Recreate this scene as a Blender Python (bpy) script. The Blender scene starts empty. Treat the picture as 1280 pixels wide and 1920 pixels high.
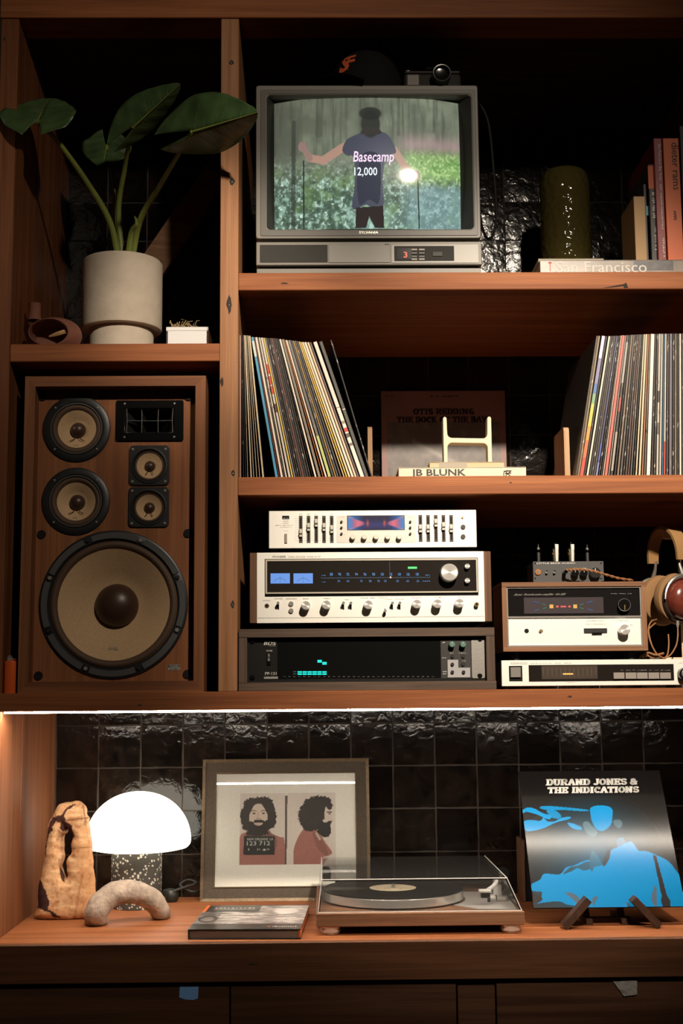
import bpy, math, random
import numpy as np
from mathutils import Matrix, Vector, noise as mnoise

random.seed(7); rng = np.random.default_rng(7)
SC = bpy.context.scene
COL = SC.collection
PI = math.pi

# ------------------------------------------------------------------ camera
F_PX, YAW, PITCH, ROLL = 2473.0, 0.0163, 0.1361, -0.0082
CAM = Vector((0.0, -2.69, 1.40))
_cy, _sy, _cp, _sp = math.cos(YAW), math.sin(YAW), math.cos(PITCH), math.sin(PITCH)
_fw = Vector((_sy*_cp, _cy*_cp, _sp)); _r0 = Vector((_cy, -_sy, 0)); _u0 = _r0.cross(_fw)
_rt = _r0*math.cos(ROLL) + _u0*math.sin(ROLL); _up = _u0*math.cos(ROLL) - _r0*math.sin(ROLL)
cd = bpy.data.cameras.new('camera'); cam = bpy.data.objects.new('camera', cd); COL.objects.link(cam)
cd.sensor_fit = 'VERTICAL'; cd.sensor_height = 36.0; cd.sensor_width = 24.0
cd.lens = F_PX/1920*36.0; cd.clip_start = 0.05; cd.clip_end = 50
M = Matrix.Identity(4)
for i in range(3):
    M[i][0] = _rt[i]; M[i][1] = _up[i]; M[i][2] = -_fw[i]; M[i][3] = CAM[i]
cam.matrix_world = M
cd.dof.use_dof = True; cd.dof.focus_distance = 2.72; cd.dof.aperture_fstop = 6.0
SC.camera = cam

# ------------------------------------------------------------------ light
vs = SC.view_settings
vs.view_transform = 'Standard'; vs.look = 'None'; vs.gamma = 1.0; vs.use_curve_mapping = False
vs.exposure = 0.0
W = bpy.data.worlds.new('world'); SC.world = W; W.use_nodes = True
W.node_tree.nodes['Background'].inputs[0].default_value = (1.0, 0.72, 0.5, 1)
W.node_tree.nodes['Background'].inputs[1].default_value = 0.006

def spot(name, loc, target, watts, size_deg, blend, color, radius=0.06):
    l = bpy.data.lights.new(name, 'SPOT'); l.energy = watts; l.color = color
    l.spot_size = math.radians(size_deg); l.spot_blend = blend; l.shadow_soft_size = radius
    o = bpy.data.objects.new(name, l); COL.objects.link(o); o.location = loc
    o.rotation_euler = (Vector(target) - Vector(loc)).to_track_quat('-Z', 'Y').to_euler()
    return o
WARM = (1.0, 0.86, 0.69)
spot('ceiling_or_added_spot', (0.70, -2.46, 3.33), (0.47, 0.0, 1.76), 640, 31, 1.0, WARM)
spot('ceiling_or_added_spot', (0.64, -2.46, 3.33), (-0.21, 0.0, 2.25), 400, 12.5, 1.0, WARM)  # added accent, no fixture of its own: brightens the divider post
spot('ceiling_or_added_spot', (0.70, -2.50, 3.33), (-0.20, 0.0, 1.95), 105, 60, 1.0, WARM)  # added wide fill, stands in for stray spill of the main spot
spot('ceiling_or_added_spot', (-2.9, -1.6, 3.30), (-0.44, 0.1, 2.2), 70, 14, 1.0, WARM)

# ------------------------------------------------------------------ picture <-> place
def AT(px, py, Y):
    """the point of the plane y = Y that a picture position shows"""
    v = _rt*((px-640)/F_PX) - _up*((py-960)/F_PX) + _fw
    p = CAM + v*((Y-CAM.y)/v.y)
    return p.x, p.z
def SCL(Y): return F_PX/(Y-CAM.y)
def RECT(p, Y):
    a, b, c, d = p
    return AT(a, (b+d)/2, Y)[0], AT(c, (b+d)/2, Y)[0], AT((a+c)/2, d, Y)[1], AT((a+c)/2, b, Y)[1]

# heights of the built-in (metres above the floor)
Z_TOP, Z_TV, Z_TVB, Z_LP, Z_LPB = 2.8495, 2.2788, 2.2409, 1.8423, 1.8040
Z_PL, Z_PLB, Z_BM, Z_BMB, Z_CT = 2.1267, 2.0887, 1.4041, 1.3670, 0.9185
X_L, X_C0, X_C1, X_R, Y_B = -0.6442, -0.2085, -0.1690, 0.8893, 0.567

# ------------------------------------------------------------------ materials
def lin(c):
    return tuple((x/12.92 if x <= 0.04045 else ((x+0.055)/1.055)**2.4) for x in c)
def rgb(r, g, b): return lin((r/255, g/255, b/255))
MATS = {}
def new_mat(name):
    m = bpy.data.materials.new(name); m.use_nodes = True
    nt = m.node_tree; b = nt.nodes['Principled BSDF']
    return m, nt, b
def N(nt, t, **kw):
    n = nt.nodes.new(t)
    for k, v in kw.items():
        if k.startswith('i_'):
            n.inputs[int(k[2:])].default_value = v
        else: setattr(n, k, v)
    return n
def mat(name, col, rough=0.5, metal=0.0, spec=0.5, emit=None, es=0.0, bump=None, vary=None, coat=0.0):
    """plain surface; bump=(scale, strength), vary=(scale, amount) mottles the colour"""
    if name in MATS: return MATS[name]
    m, nt, b = new_mat(name)
    b.inputs['Base Color'].default_value = (*col, 1); b.inputs['Roughness'].default_value = rough
    b.inputs['Metallic'].default_value = metal; b.inputs['Specular IOR Level'].default_value = spec
    b.inputs['Coat Weight'].default_value = coat
    if emit: b.inputs['Emission Color'].default_value = (*emit, 1); b.inputs['Emission Strength'].default_value = es
    if bump or vary:
        tc = N(nt, 'ShaderNodeTexCoord')
    if vary:
        no = N(nt, 'ShaderNodeTexNoise'); no.inputs['Scale'].default_value = vary[0]; no.inputs['Detail'].default_value = 6
        nt.links.new(tc.outputs['Object'], no.inputs['Vector'])
        mr = N(nt, 'ShaderNodeMapRange'); mr.inputs[1].default_value = 0.25; mr.inputs[2].default_value = 0.75
        mr.inputs[3].default_value = 1-vary[1]; mr.inputs[4].default_value = 1+vary[1]
        nt.links.new(no.outputs['Fac'], mr.inputs[0])
        mx = N(nt, 'ShaderNodeVectorMath', operation='SCALE'); mx.inputs[0].default_value = col
        nt.links.new(mr.outputs[0], mx.inputs['Scale']); nt.links.new(mx.outputs[0], b.inputs['Base Color'])
    if bump:
        n2 = N(nt, 'ShaderNodeTexNoise'); n2.inputs['Scale'].default_value = bump[0]; n2.inputs['Detail'].default_value = 5
        nt.links.new(tc.outputs['Object'], n2.inputs['Vector'])
        bp = N(nt, 'ShaderNodeBump'); bp.inputs['Strength'].default_value = bump[1]; bp.inputs['Distance'].default_value = 0.003
        nt.links.new(n2.outputs['Fac'], bp.inputs['Height']); nt.links.new(bp.outputs[0], b.inputs['Normal'])
    MATS[name] = m
    return m
def wood(name, dark, mid, light, axis='x', rough=0.6, across=38.0, along=1.6, streak=0.2, spec=0.28):
    if name in MATS: return MATS[name]
    m, nt, b = new_mat(name)
    tc = N(nt, 'ShaderNodeTexCoord'); oi = N(nt, 'ShaderNodeObjectInfo')
    ad = N(nt, 'ShaderNodeVectorMath', operation='ADD')
    sc = N(nt, 'ShaderNodeVectorMath', operation='SCALE'); sc.inputs[0].default_value = (7.3, 5.1, 3.7)
    nt.links.new(oi.outputs['Random'], sc.inputs['Scale']); nt.links.new(tc.outputs['Object'], ad.inputs[0]); nt.links.new(sc.outputs[0], ad.inputs[1])
    def mapped(a, c):
        mp = N(nt, 'ShaderNodeMapping')
        s = [c, c, c]; s['xyz'.index(axis)] = a
        mp.inputs['Scale'].default_value = s; nt.links.new(ad.outputs[0], mp.inputs['Vector'])
        return mp
    n1 = N(nt, 'ShaderNodeTexNoise'); n1.inputs['Scale'].default_value = 1; n1.inputs['Detail'].default_value = 5; n1.inputs['Distortion'].default_value = 0.9
    nt.links.new(mapped(along, across).outputs[0], n1.inputs['Vector'])
    cr = N(nt, 'ShaderNodeValToRGB'); e = cr.color_ramp.elements
    e[0].position = 0.30; e[0].color = (*dark, 1); e[1].position = 0.72; e[1].color = (*light, 1)
    x = cr.color_ramp.elements.new(0.5); x.color = (*mid, 1)
    nt.links.new(n1.outputs['Fac'], cr.inputs[0])
    n2 = N(nt, 'ShaderNodeTexNoise'); n2.inputs['Scale'].default_value = 1; n2.inputs['Detail'].default_value = 3
    nt.links.new(mapped(along*5, across*14).outputs[0], n2.inputs['Vector'])
    mr = N(nt, 'ShaderNodeMapRange'); mr.inputs[1].default_value = 0.3; mr.inputs[2].default_value = 0.7
    mr.inputs[3].default_value = 1-streak; mr.inputs[4].default_value = 1.08
    nt.links.new(n2.outputs['Fac'], mr.inputs[0])
    mx = N(nt, 'ShaderNodeVectorMath', operation='SCALE')
    vr = N(nt, 'ShaderNodeMapRange'); vr.inputs[3].default_value = .84; vr.inputs[4].default_value = 1.12; nt.links.new(oi.outputs['Random'], vr.inputs[0])
    mm = N(nt, 'ShaderNodeMath', operation='MULTIPLY'); nt.links.new(mr.outputs[0], mm.inputs[0]); nt.links.new(vr.outputs[0], mm.inputs[1])
    nt.links.new(cr.outputs[0], mx.inputs[0]); nt.links.new(mm.outputs[0], mx.inputs['Scale'])
    nt.links.new(mx.outputs[0], b.inputs['Base Color'])
    b.inputs['Roughness'].default_value = rough; b.inputs['Specular IOR Level'].default_value = spec
    bp = N(nt, 'ShaderNodeBump'); bp.inputs['Strength'].default_value = 0.18; bp.inputs['Distance'].default_value = 0.001
    nt.links.new(n2.outputs['Fac'], bp.inputs['Height']); nt.links.new(bp.outputs[0], b.inputs['Normal'])
    MATS[name] = m
    return m
def printed(name, rough=0.5, glow=0.0, coat=0.0, spec=0.5):
    """shows a mesh's painted colours (flat print or screen picture)"""
    if name in MATS: return MATS[name]
    m, nt, b = new_mat(name)
    at = N(nt, 'ShaderNodeAttribute'); at.attribute_name = 'Col'
    b.inputs['Roughness'].default_value = rough; b.inputs['Coat Weight'].default_value = coat
    b.inputs['Specular IOR Level'].default_value = spec
    if glow:
        b.inputs['Base Color'].default_value = (0.012, 0.012, 0.012, 1)
        nt.links.new(at.outputs['Color'], b.inputs['Emission Color']); b.inputs['Emission Strength'].default_value = glow
    else: nt.links.new(at.outputs['Color'], b.inputs['Base Color'])
    MATS[name] = m
    return m
def sheet_glass(name, tint=(1, 1, 1), rough=0.0, refl=1.0, dust=0.0):
    if name in MATS: return MATS[name]
    m, nt, b = new_mat(name); nt.nodes.remove(b)
    out = nt.nodes['Material Output']
    tr = N(nt, 'ShaderNodeBsdfTransparent'); tr.inputs[0].default_value = (*tint, 1)
    gl = N(nt, 'ShaderNodeBsdfGlossy'); gl.inputs['Roughness'].default_value = rough
    fr = N(nt, 'ShaderNodeFresnel'); fr.inputs[0].default_value = 1.48
    mu = N(nt, 'ShaderNodeMath', operation='MULTIPLY'); mu.inputs[1].default_value = refl
    mx = N(nt, 'ShaderNodeMixShader')
    if dust:
        df = N(nt, 'ShaderNodeBsdfDiffuse'); df.inputs[0].default_value = (.75, .72, .68, 1); m0 = N(nt, 'ShaderNodeMixShader'); m0.inputs[0].default_value = dust
        nt.links.new(tr.outputs[0], m0.inputs[1]); nt.links.new(df.outputs[0], m0.inputs[2]); tr = m0
    nt.links.new(fr.outputs[0], mu.inputs[0]); nt.links.new(mu.outputs[0], mx.inputs[0]); nt.links.new(tr.outputs[0], mx.inputs[1]); nt.links.new(gl.outputs[0], mx.inputs[2])
    nt.links.new(mx.outputs[0], out.inputs[0])
    MATS[name] = m
    return m

RW = dict(dark=(0.215, 0.065, 0.021), mid=(0.305, 0.098, 0.032), light=(0.385, 0.138, 0.049))
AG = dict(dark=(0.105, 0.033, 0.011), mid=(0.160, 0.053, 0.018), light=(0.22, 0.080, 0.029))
rw_x = wood('redwood_lengthwise', axis='x', **RW)
rw_z = wood('redwood_upright', axis='z', **RW)
SW = dict(dark=(0.30, 0.125, 0.052), mid=(0.40, 0.185, 0.084), light=(0.47, 0.235, 0.115))
rw_s = wood('redwood_sapwood', axis='z', **SW)
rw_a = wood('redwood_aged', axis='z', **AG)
rw_y = wood('redwood_deep', axis='y', **RW)
WN = dict(dark=(0.075, 0.034, 0.018), mid=(0.135, 0.062, 0.032), light=(0.20, 0.098, 0.052))
wn_x = wood('walnut_lengthwise', axis='x', **WN, across=70)
wn_z = wood('walnut_upright', axis='z', **WN, across=70)
TK = dict(dark=(0.14, 0.050, 0.020), mid=(0.20, 0.075, 0.029), light=(0.27, 0.105, 0.042))
tk_x = wood('teak_lengthwise', axis='x', **TK, across=60); tk_z = wood('teak_upright', axis='z', **TK, across=60)
DK = dict(dark=(0.030, 0.014, 0.008), mid=(0.050, 0.023, 0.013), light=(0.075, 0.036, 0.020))
dk_x = wood('dark_stained_wood', axis='x', **DK); dk_y = wood('dark_stained_block', axis='y', **DK)
GR = dict(dark=(0.070, 0.043, 0.029), mid=(0.098, 0.062, 0.043), light=(0.128, 0.084, 0.060))
gr_x = wood('grey_oak_laminate', axis='x', **GR, across=120, along=4); gr_z = wood('grey_oak_laminate_upright', axis='z', **GR, across=120, along=4)
bc_z = wood('birch_upright', axis='z', dark=(0.36, 0.20, 0.10), mid=(0.48, 0.29, 0.15), light=(0.58, 0.37, 0.21), across=60)
pine = wood('pale_pine', axis='x', dark=(0.62, 0.50, 0.34), mid=(0.72, 0.60, 0.43), light=(0.80, 0.69, 0.52), across=80)
silver = mat('silver_faceplate', (0.86, 0.83, 0.77), 0.45, 0.2, bump=(900, 0.05))
chrome = mat('polished_metal', (0.80, 0.77, 0.72), 0.2, 0.75)
alu = mat('brushed_aluminium', (0.70, 0.67, 0.63), 0.32, 0.9, bump=(700, 0.08))
brass = mat('brass', (0.70, 0.50, 0.24), 0.3, 1.0)
black = mat('black_plastic', (0.012, 0.011, 0.011), 0.45)
gloss = mat('gloss_black', (0.006, 0.006, 0.006), 0.12)
matte = mat('matte_black', (0.010, 0.009, 0.009), 0.8, spec=0.2)
rubber = mat('black_rubber', (0.010, 0.009, 0.008), 0.65)
white_ink = mat('white_ink', (0.62, 0.60, 0.56), 0.6)
grey_ink = mat('grey_ink', (0.20, 0.18, 0.165), 0.6)
dark_ink = mat('dark_ink', (0.03, 0.026, 0.022), 0.6)
paper = mat('paper', (0.62, 0.56, 0.46), 0.8)

# ------------------------------------------------------------------ mesh helpers
ORI = {}
class MB:
    def __init__(s): s.v = []; s.f = []; s.mi = []; s.cur = 0
    def add(s, vs_, fs):
        o = len(s.v); s.v += [tuple(p) for p in vs_]; s.f += [tuple(i+o for i in f) for f in fs]; s.mi += [s.cur]*len(fs); return s
    def box(s, x0, x1, y0, y1, z0, z1, b=0.0):
        if x1 < x0: x0, x1 = x1, x0
        if y1 < y0: y0, y1 = y1, y0
        if z1 < z0: z0, z1 = z1, z0
        b = min(b, (x1-x0)*.45, (y1-y0)*.45, (z1-z0)*.45)
        if b <= 0:
            return s.add([(x0,y0,z0),(x1,y0,z0),(x1,y1,z0),(x0,y1,z0),(x0,y0,z1),(x1,y0,z1),(x1,y1,z1),(x0,y1,z1)],
                         [(0,3,2,1),(4,5,6,7),(0,1,5,4),(1,2,6,5),(2,3,7,6),(3,0,4,7)])
        X, Y, Z = (x0, x1), (y0, y1), (z0, z1); vs_ = []; idx = {}
        for i in (0, 1):
            for j in (0, 1):
                for k in (0, 1):
                    sx, sy, sz = (b, -b)[i], (b, -b)[j], (b, -b)[k]
                    for a, p in enumerate(((X[i], Y[j]+sy, Z[k]+sz), (X[i]+sx, Y[j], Z[k]+sz), (X[i]+sx, Y[j]+sy, Z[k]))):
                        idx[i, j, k, a] = len(vs_); vs_.append(p)
        fs = []
        for i in (0, 1):
            q = [idx[i, 0, 0, 0], idx[i, 1, 0, 0], idx[i, 1, 1, 0], idx[i, 0, 1, 0]]; fs.append(q[::-1] if i == 0 else q)
            q = [idx[0, i, 0, 1], idx[1, i, 0, 1], idx[1, i, 1, 1], idx[0, i, 1, 1]]; fs.append(q if i == 0 else q[::-1])
            q = [idx[0, 0, i, 2], idx[1, 0, i, 2], idx[1, 1, i, 2], idx[0, 1, i, 2]]; fs.append(q[::-1] if i == 0 else q)
        for i in (0, 1):
            for j in (0, 1):
                q = [idx[i, j, 0, 0], idx[i, j, 1, 0], idx[i, j, 1, 1], idx[i, j, 0, 1]]; fs.append(q if (i == j) else q[::-1])
                q = [idx[i, 0, j, 0], idx[i, 1, j, 0], idx[i, 1, j, 2], idx[i, 0, j, 2]]; fs.append(q[::-1] if (i == j) else q)
                q = [idx[0, i, j, 1], idx[1, i, j, 1], idx[1, i, j, 2], idx[0, i, j, 2]]; fs.append(q if (i == j) else q[::-1])
                for k in (0, 1):
                    q = [idx[i, j, k, 0], idx[i, j, k, 1], idx[i, j, k, 2]]; fs.append(q if (i+j+k) % 2 == 0 else q[::-1])
        return s.add(vs_, fs)
    def lathe(s, prof, c=(0, 0, 0), axis='y', n=32, sx=1.0, sz=1.0, a0=0.0, a1=2*PI):
        """prof: (radius, along). axis y: along = +y; axis z: along = +z; axis x: along = +x. sx/sz squash the section"""
        full = abs(a1-a0-2*PI) < 1e-6; m = n if full else n+1
        vs_ = []; fs = []; ring = []
        for (r, h) in prof:
            row = []
            if r < 1e-7:
                row = [len(vs_)]*m; vs_.append(s._ax(0, 0, h, c, axis))
            else:
                for i in range(m):
                    a = a0+(a1-a0)*i/n
                    row.append(len(vs_)); vs_.append(s._ax(r*math.cos(a)*sx, r*math.sin(a)*sz, h, c, axis))
            ring.append(row)
        for k in range(len(ring)-1):
            A, B = ring[k], ring[k+1]
            for i in range(n):
                j = (i+1) % m
                q = []
                for t in (A[i], A[j], B[j], B[i]):
                    if t not in q: q.append(t)
                if len(q) > 2: fs.append(tuple(q) if axis != 'y' else tuple(q[::-1]))
        return s.add(vs_, fs)
    @staticmethod
    def _ax(u, v, h, c, axis):
        if axis == 'y': return (c[0]+u, c[1]+h, c[2]+v)
        if axis == 'z': return (c[0]+u, c[1]+v, c[2]+h)
        return (c[0]+h, c[1]+u, c[2]+v)
    def cyl(s, c, r, h, axis='y', n=24, r2=None, b=0.0):
        """solid cylinder from c along +axis by h"""
        r2 = r if r2 is None else r2
        if b > 0: p = [(0, 0), (r-b, 0), (r, b), (r2, h-b), (r2-b, h), (0, h)]
        else: p = [(0, 0), (r, 0), (r2, h), (0, h)]
        return s.lathe(p, c, axis, n)
    def tube(s, pts, r, n=8, cap=True):
        P = [Vector(p) for p in pts]; R_ = r if isinstance(r, (list, tuple)) else [r]*len(P)
        vs_ = []; fs = []; up = None
        for i, p in enumerate(P):
            t = (P[min(i+1, len(P)-1)]-P[max(i-1, 0)]).normalized()
            if up is None:
                up = Vector((0, 0, 1)) if abs(t.z) < .9 else Vector((1, 0, 0))
            a = t.cross(up).normalized(); up = a.cross(t).normalized()
            for k in range(n):
                w = 2*PI*k/n; vs_.append(p+(a*math.cos(w)+up*math.sin(w))*R_[i])
        for i in range(len(P)-1):
            for k in range(n):
                fs.append((i*n+k, i*n+(k+1) % n, (i+1)*n+(k+1) % n, (i+1)*n+k))
        if cap: fs.append(tuple(range(n))[::-1]); fs.append(tuple((len(P)-1)*n+k for k in range(n)))
        return s.add(vs_, fs)
    def prism(s, poly, y0, y1):
        """polygon in (x, z), extruded from y0 to y1"""
        n = len(poly); A = sum(poly[i][0]*poly[(i+1) % n][1]-poly[(i+1) % n][0]*poly[i][1] for i in range(n))
        if A < 0: poly = poly[::-1]
        vs_ = [(x, y0, z) for x, z in poly]+[(x, y1, z) for x, z in poly]
        fs = [tuple(range(n)), tuple(range(2*n-1, n-1, -1))]+[(i+n, (i+1) % n+n, (i+1) % n, i) for i in range(n)]
        return s.add(vs_, fs)
    def mesh(s, name, mats, off=(0, 0, 0), angle=35):
        me = bpy.data.meshes.new(name)
        me.from_pydata([(x-off[0], y-off[1], z-off[2]) for x, y, z in s.v], [], s.f)
        for m in (mats if isinstance(mats, (list, tuple)) else [mats]): me.materials.append(m)
        if any(s.mi): me.polygons.foreach_set('material_index', s.mi)
        me.validate(); me.update()
        if len(me.polygons):
            me.polygons.foreach_set('use_smooth', [True]*len(me.polygons)); me.set_sharp_from_angle(angle=math.radians(angle))
        return me
    def build(s, name, mats, parent=None, origin=None, angle=35):
        off = ORI[parent.name] if parent is not None else (Vector(origin) if origin is not None else s.base())
        return link(name, s.mesh(name, mats, off, angle), parent, off)
    def base(s):
        a = np.array(s.v); lo, hi = a.min(0), a.max(0)
        return Vector(((lo[0]+hi[0])/2, (lo[1]+hi[1])/2, lo[2]))
def link(name, me, parent=None, off=(0, 0, 0)):
    o = bpy.data.objects.new(name, me); COL.objects.link(o)
    if parent is not None: o.parent = parent; ORI[o.name] = Vector(off)
    else: o.location = off; ORI[o.name] = Vector(off)
    return o
def tag(o, label, cat=None, group=None, kind=None):
    o['label'] = label
    if cat: o['category'] = cat
    if group: o['group'] = group
    if kind: o['kind'] = kind
    return o
def thing(name, label, cat, loc, group=None, kind=None):
    o = bpy.data.objects.new(name, None); COL.objects.link(o); o.location = loc; o.empty_display_size = 0.05
    ORI[o.name] = Vector(loc); tag(o, label, cat, group, kind)
    return o
def pbox(mb, p, Yf, Yb, b=0.0):
    x0, x1, z0, z1 = RECT(p, Yf); return mb.box(x0, x1, Yf, Yb, z0, z1, b)
def part_box(name, p, Yf, Yb, m, parent, b=0.0004):
    return pbox(MB(), p, Yf, Yb, b).build(name, m, parent)
def pcyl(mb, px, py, rpx, Yf, Yb, n=20, b=0.0, r2=None):
    x, z = AT(px, py, Yf); r = rpx/SCL(Yf)
    return mb.cyl((x, Yf, z), r, Yb-Yf, 'y', n, r2=None if r2 is None else r2/SCL(Yf), b=b)
def part_cyl(name, px, py, rpx, Yf, Yb, m, parent, n=20, b=0.0004):
    return pcyl(MB(), px, py, rpx, Yf, Yb, n, b).build(name, m, parent)
def ring(mb, x0, x1, z0, z1, ix0, ix1, iz0, iz1, y0, y1):
    """rectangular frame with mitred corners"""
    o = [(x0, z0), (x1, z0), (x1, z1), (x0, z1)]; i = [(ix0, iz0), (ix1, iz0), (ix1, iz1), (ix0, iz1)]
    vs_ = [(x, y0, z) for x, z in o]+[(x, y0, z) for x, z in i]+[(x, y1, z) for x, z in o]+[(x, y1, z) for x, z in i]
    fs = []
    for k in range(4):
        j = (k+1) % 4
        fs += [(k, j, 4+j, 4+k), (8+j, 8+k, 12+k, 12+j), (8+k, 8+j, j, k), (4+k, 4+j, 12+j, 12+k)]
    return mb.add(vs_, fs)
_DG = None
def curve_mesh(loops, thick, bevel=0.0, res=2):
    """filled flat outline (holes allowed) in x/z, thick along y, front at y = 0"""
    cu = bpy.data.curves.new('outline', 'CURVE'); cu.dimensions = '2D'; cu.fill_mode = 'BOTH'
    cu.extrude = max(thick/2-bevel, 0); cu.bevel_depth = bevel; cu.offset = -bevel; cu.bevel_resolution = res
    for lp in loops:
        sp = cu.splines.new('POLY'); sp.points.add(len(lp)-1); sp.use_cyclic_u = True
        for p, (x, z) in zip(sp.points, lp): p.co = (x, z, 0, 1)
    o = bpy.data.objects.new('outline', cu); COL.objects.link(o)
    dg = bpy.context.evaluated_depsgraph_get()
    me = bpy.data.meshes.new_from_object(o.evaluated_get(dg))
    bpy.data.objects.remove(o); bpy.data.curves.remove(cu)
    mb = MB(); mb.v = [(v.co.x, thick/2-v.co.z, v.co.y) for v in me.vertices]; mb.f = [tuple(p.vertices) for p in me.polygons]; mb.mi = [0]*len(mb.f)
    bpy.data.meshes.remove(me)
    return mb
def move(mb, dx=0, dy=0, dz=0):
    mb.v = [(x+dx, y+dy, z+dz) for x, y, z in mb.v]; return mb
def rrect(x0, x1, z0, z1, r, n=5):
    out = []
    for cx, cz, a in ((x1-r, z0+r, -PI/2), (x1-r, z1-r, 0), (x0+r, z1-r, PI/2), (x0+r, z0+r, PI)):
        out += [(cx+r*math.cos(a+PI/2*k/n), cz+r*math.sin(a+PI/2*k/n)) for k in range(n+1)]
    return out
def circ(cx, cz, r, n=40, sx=1, sz=1): return [(cx+r*sx*math.cos(2*PI*k/n), cz+r*sz*math.sin(2*PI*k/n)) for k in range(n)]
_TX = {}
def text_mesh(body, bold=0.0):
    key = (body, bold)
    if key not in _TX:
        cu = bpy.data.curves.new('letters', 'FONT'); cu.body = body; cu.size = 1.0; cu.offset = bold; cu.resolution_u = 2; cu.fill_mode = 'FRONT'
        o = bpy.data.objects.new('letters', cu); COL.objects.link(o)
        dg = bpy.context.evaluated_depsgraph_get(); me = bpy.data.meshes.new_from_object(o.evaluated_get(dg))
        v = np.array([tuple(q.co) for q in me.vertices]); f = [tuple(p.vertices) for p in me.polygons]
        bpy.data.objects.remove(o); bpy.data.curves.remove(cu); bpy.data.meshes.remove(me)
        lo, hi = v.min(0), v.max(0); v = (v-lo)/np.maximum(hi-lo, 1e-6)
        _TX[key] = (v, f)
    return _TX[key]
def lettering(body, p0, ux, uz, m, parent, bold=0.0, name='lettering', shear=0.0):
    """letters filling the parallelogram p0, p0+ux (width), p0+uz (height); world coordinates"""
    v, f = text_mesh(body, bold); mb = MB(); p0, ux, uz = Vector(p0), Vector(ux), Vector(uz)
    mb.add([p0+ux*(float(a)+shear*float(b))+uz*float(b) for a, b, c in v], f)
    return mb.build(name, m, parent)
def ptext(body, p, Y, m, parent, bold=0.0, shear=0.0):
    x0, x1, z0, z1 = RECT(p, Y)
    return lettering(body, (x0, Y, z0), (x1-x0, 0, 0), (0, 0, z1-z0), m, parent, bold, shear=shear)

# flat prints painted point by point
def noise2(x, y, seed=0):
    x = np.asarray(x, float); y = np.asarray(y, float)
    xi = np.floor(x).astype(int); yi = np.floor(y).astype(int); fx = x-xi; fy = y-yi
    fx = fx*fx*(3-2*fx); fy = fy*fy*(3-2*fy)
    def h(a, b):
        n = (a*374761393+b*668265263+seed*974711) & 0x7fffffff
        n = ((n ^ (n >> 13))*1274126177) & 0x7fffffff
        return ((n ^ (n >> 16)) & 0xffff)/65535.0
    return (h(xi, yi)*(1-fx)+h(xi+1, yi)*fx)*(1-fy)+(h(xi, yi+1)*(1-fx)+h(xi+1, yi+1)*fx)*fy
def fbm(x, y, seed=0, o=4):
    t = 0; a = 0.5; s_ = 0
    for k in range(o): t = t+a*noise2(x*2**k, y*2**k, seed+k*17); s_ += a; a *= 0.5
    return t/s_
def inpoly(X, Y, poly):
    ins = np.zeros(X.shape, bool); n = len(poly); j = n-1
    for i in range(n):
        xi, yi = poly[i]; xj, yj = poly[j]
        if yi != yj:
            c = ((yi > Y) != (yj > Y)) & (X < (xj-xi)*(Y-yi)/(yj-yi)+xi); ins ^= c
        j = i
    return ins
def soft(poly, k=4):
    P = [Vector((*p, 0)) for p in poly]; n = len(P); out = []
    for i in range(n):
        a, b, c, d = P[i-1], P[i], P[(i+1) % n], P[(i+2) % n]
        for t in range(k):
            t /= k; q = 0.5*((2*b)+(c-a)*t+(2*a-5*b+4*c-d)*t*t+(3*b-a-3*c+d)*t**3); out.append((q.x, q.y))
    return out
def segd(X, Y, a, b):
    ax, ay = a; bx, by = b; dx, dy = bx-ax, by-ay; L = dx*dx+dy*dy
    t = np.clip(((X-ax)*dx+(Y-ay)*dy)/max(L, 1e-9), 0, 1); return np.hypot(X-ax-t*dx, Y-ay-t*dy)
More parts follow.
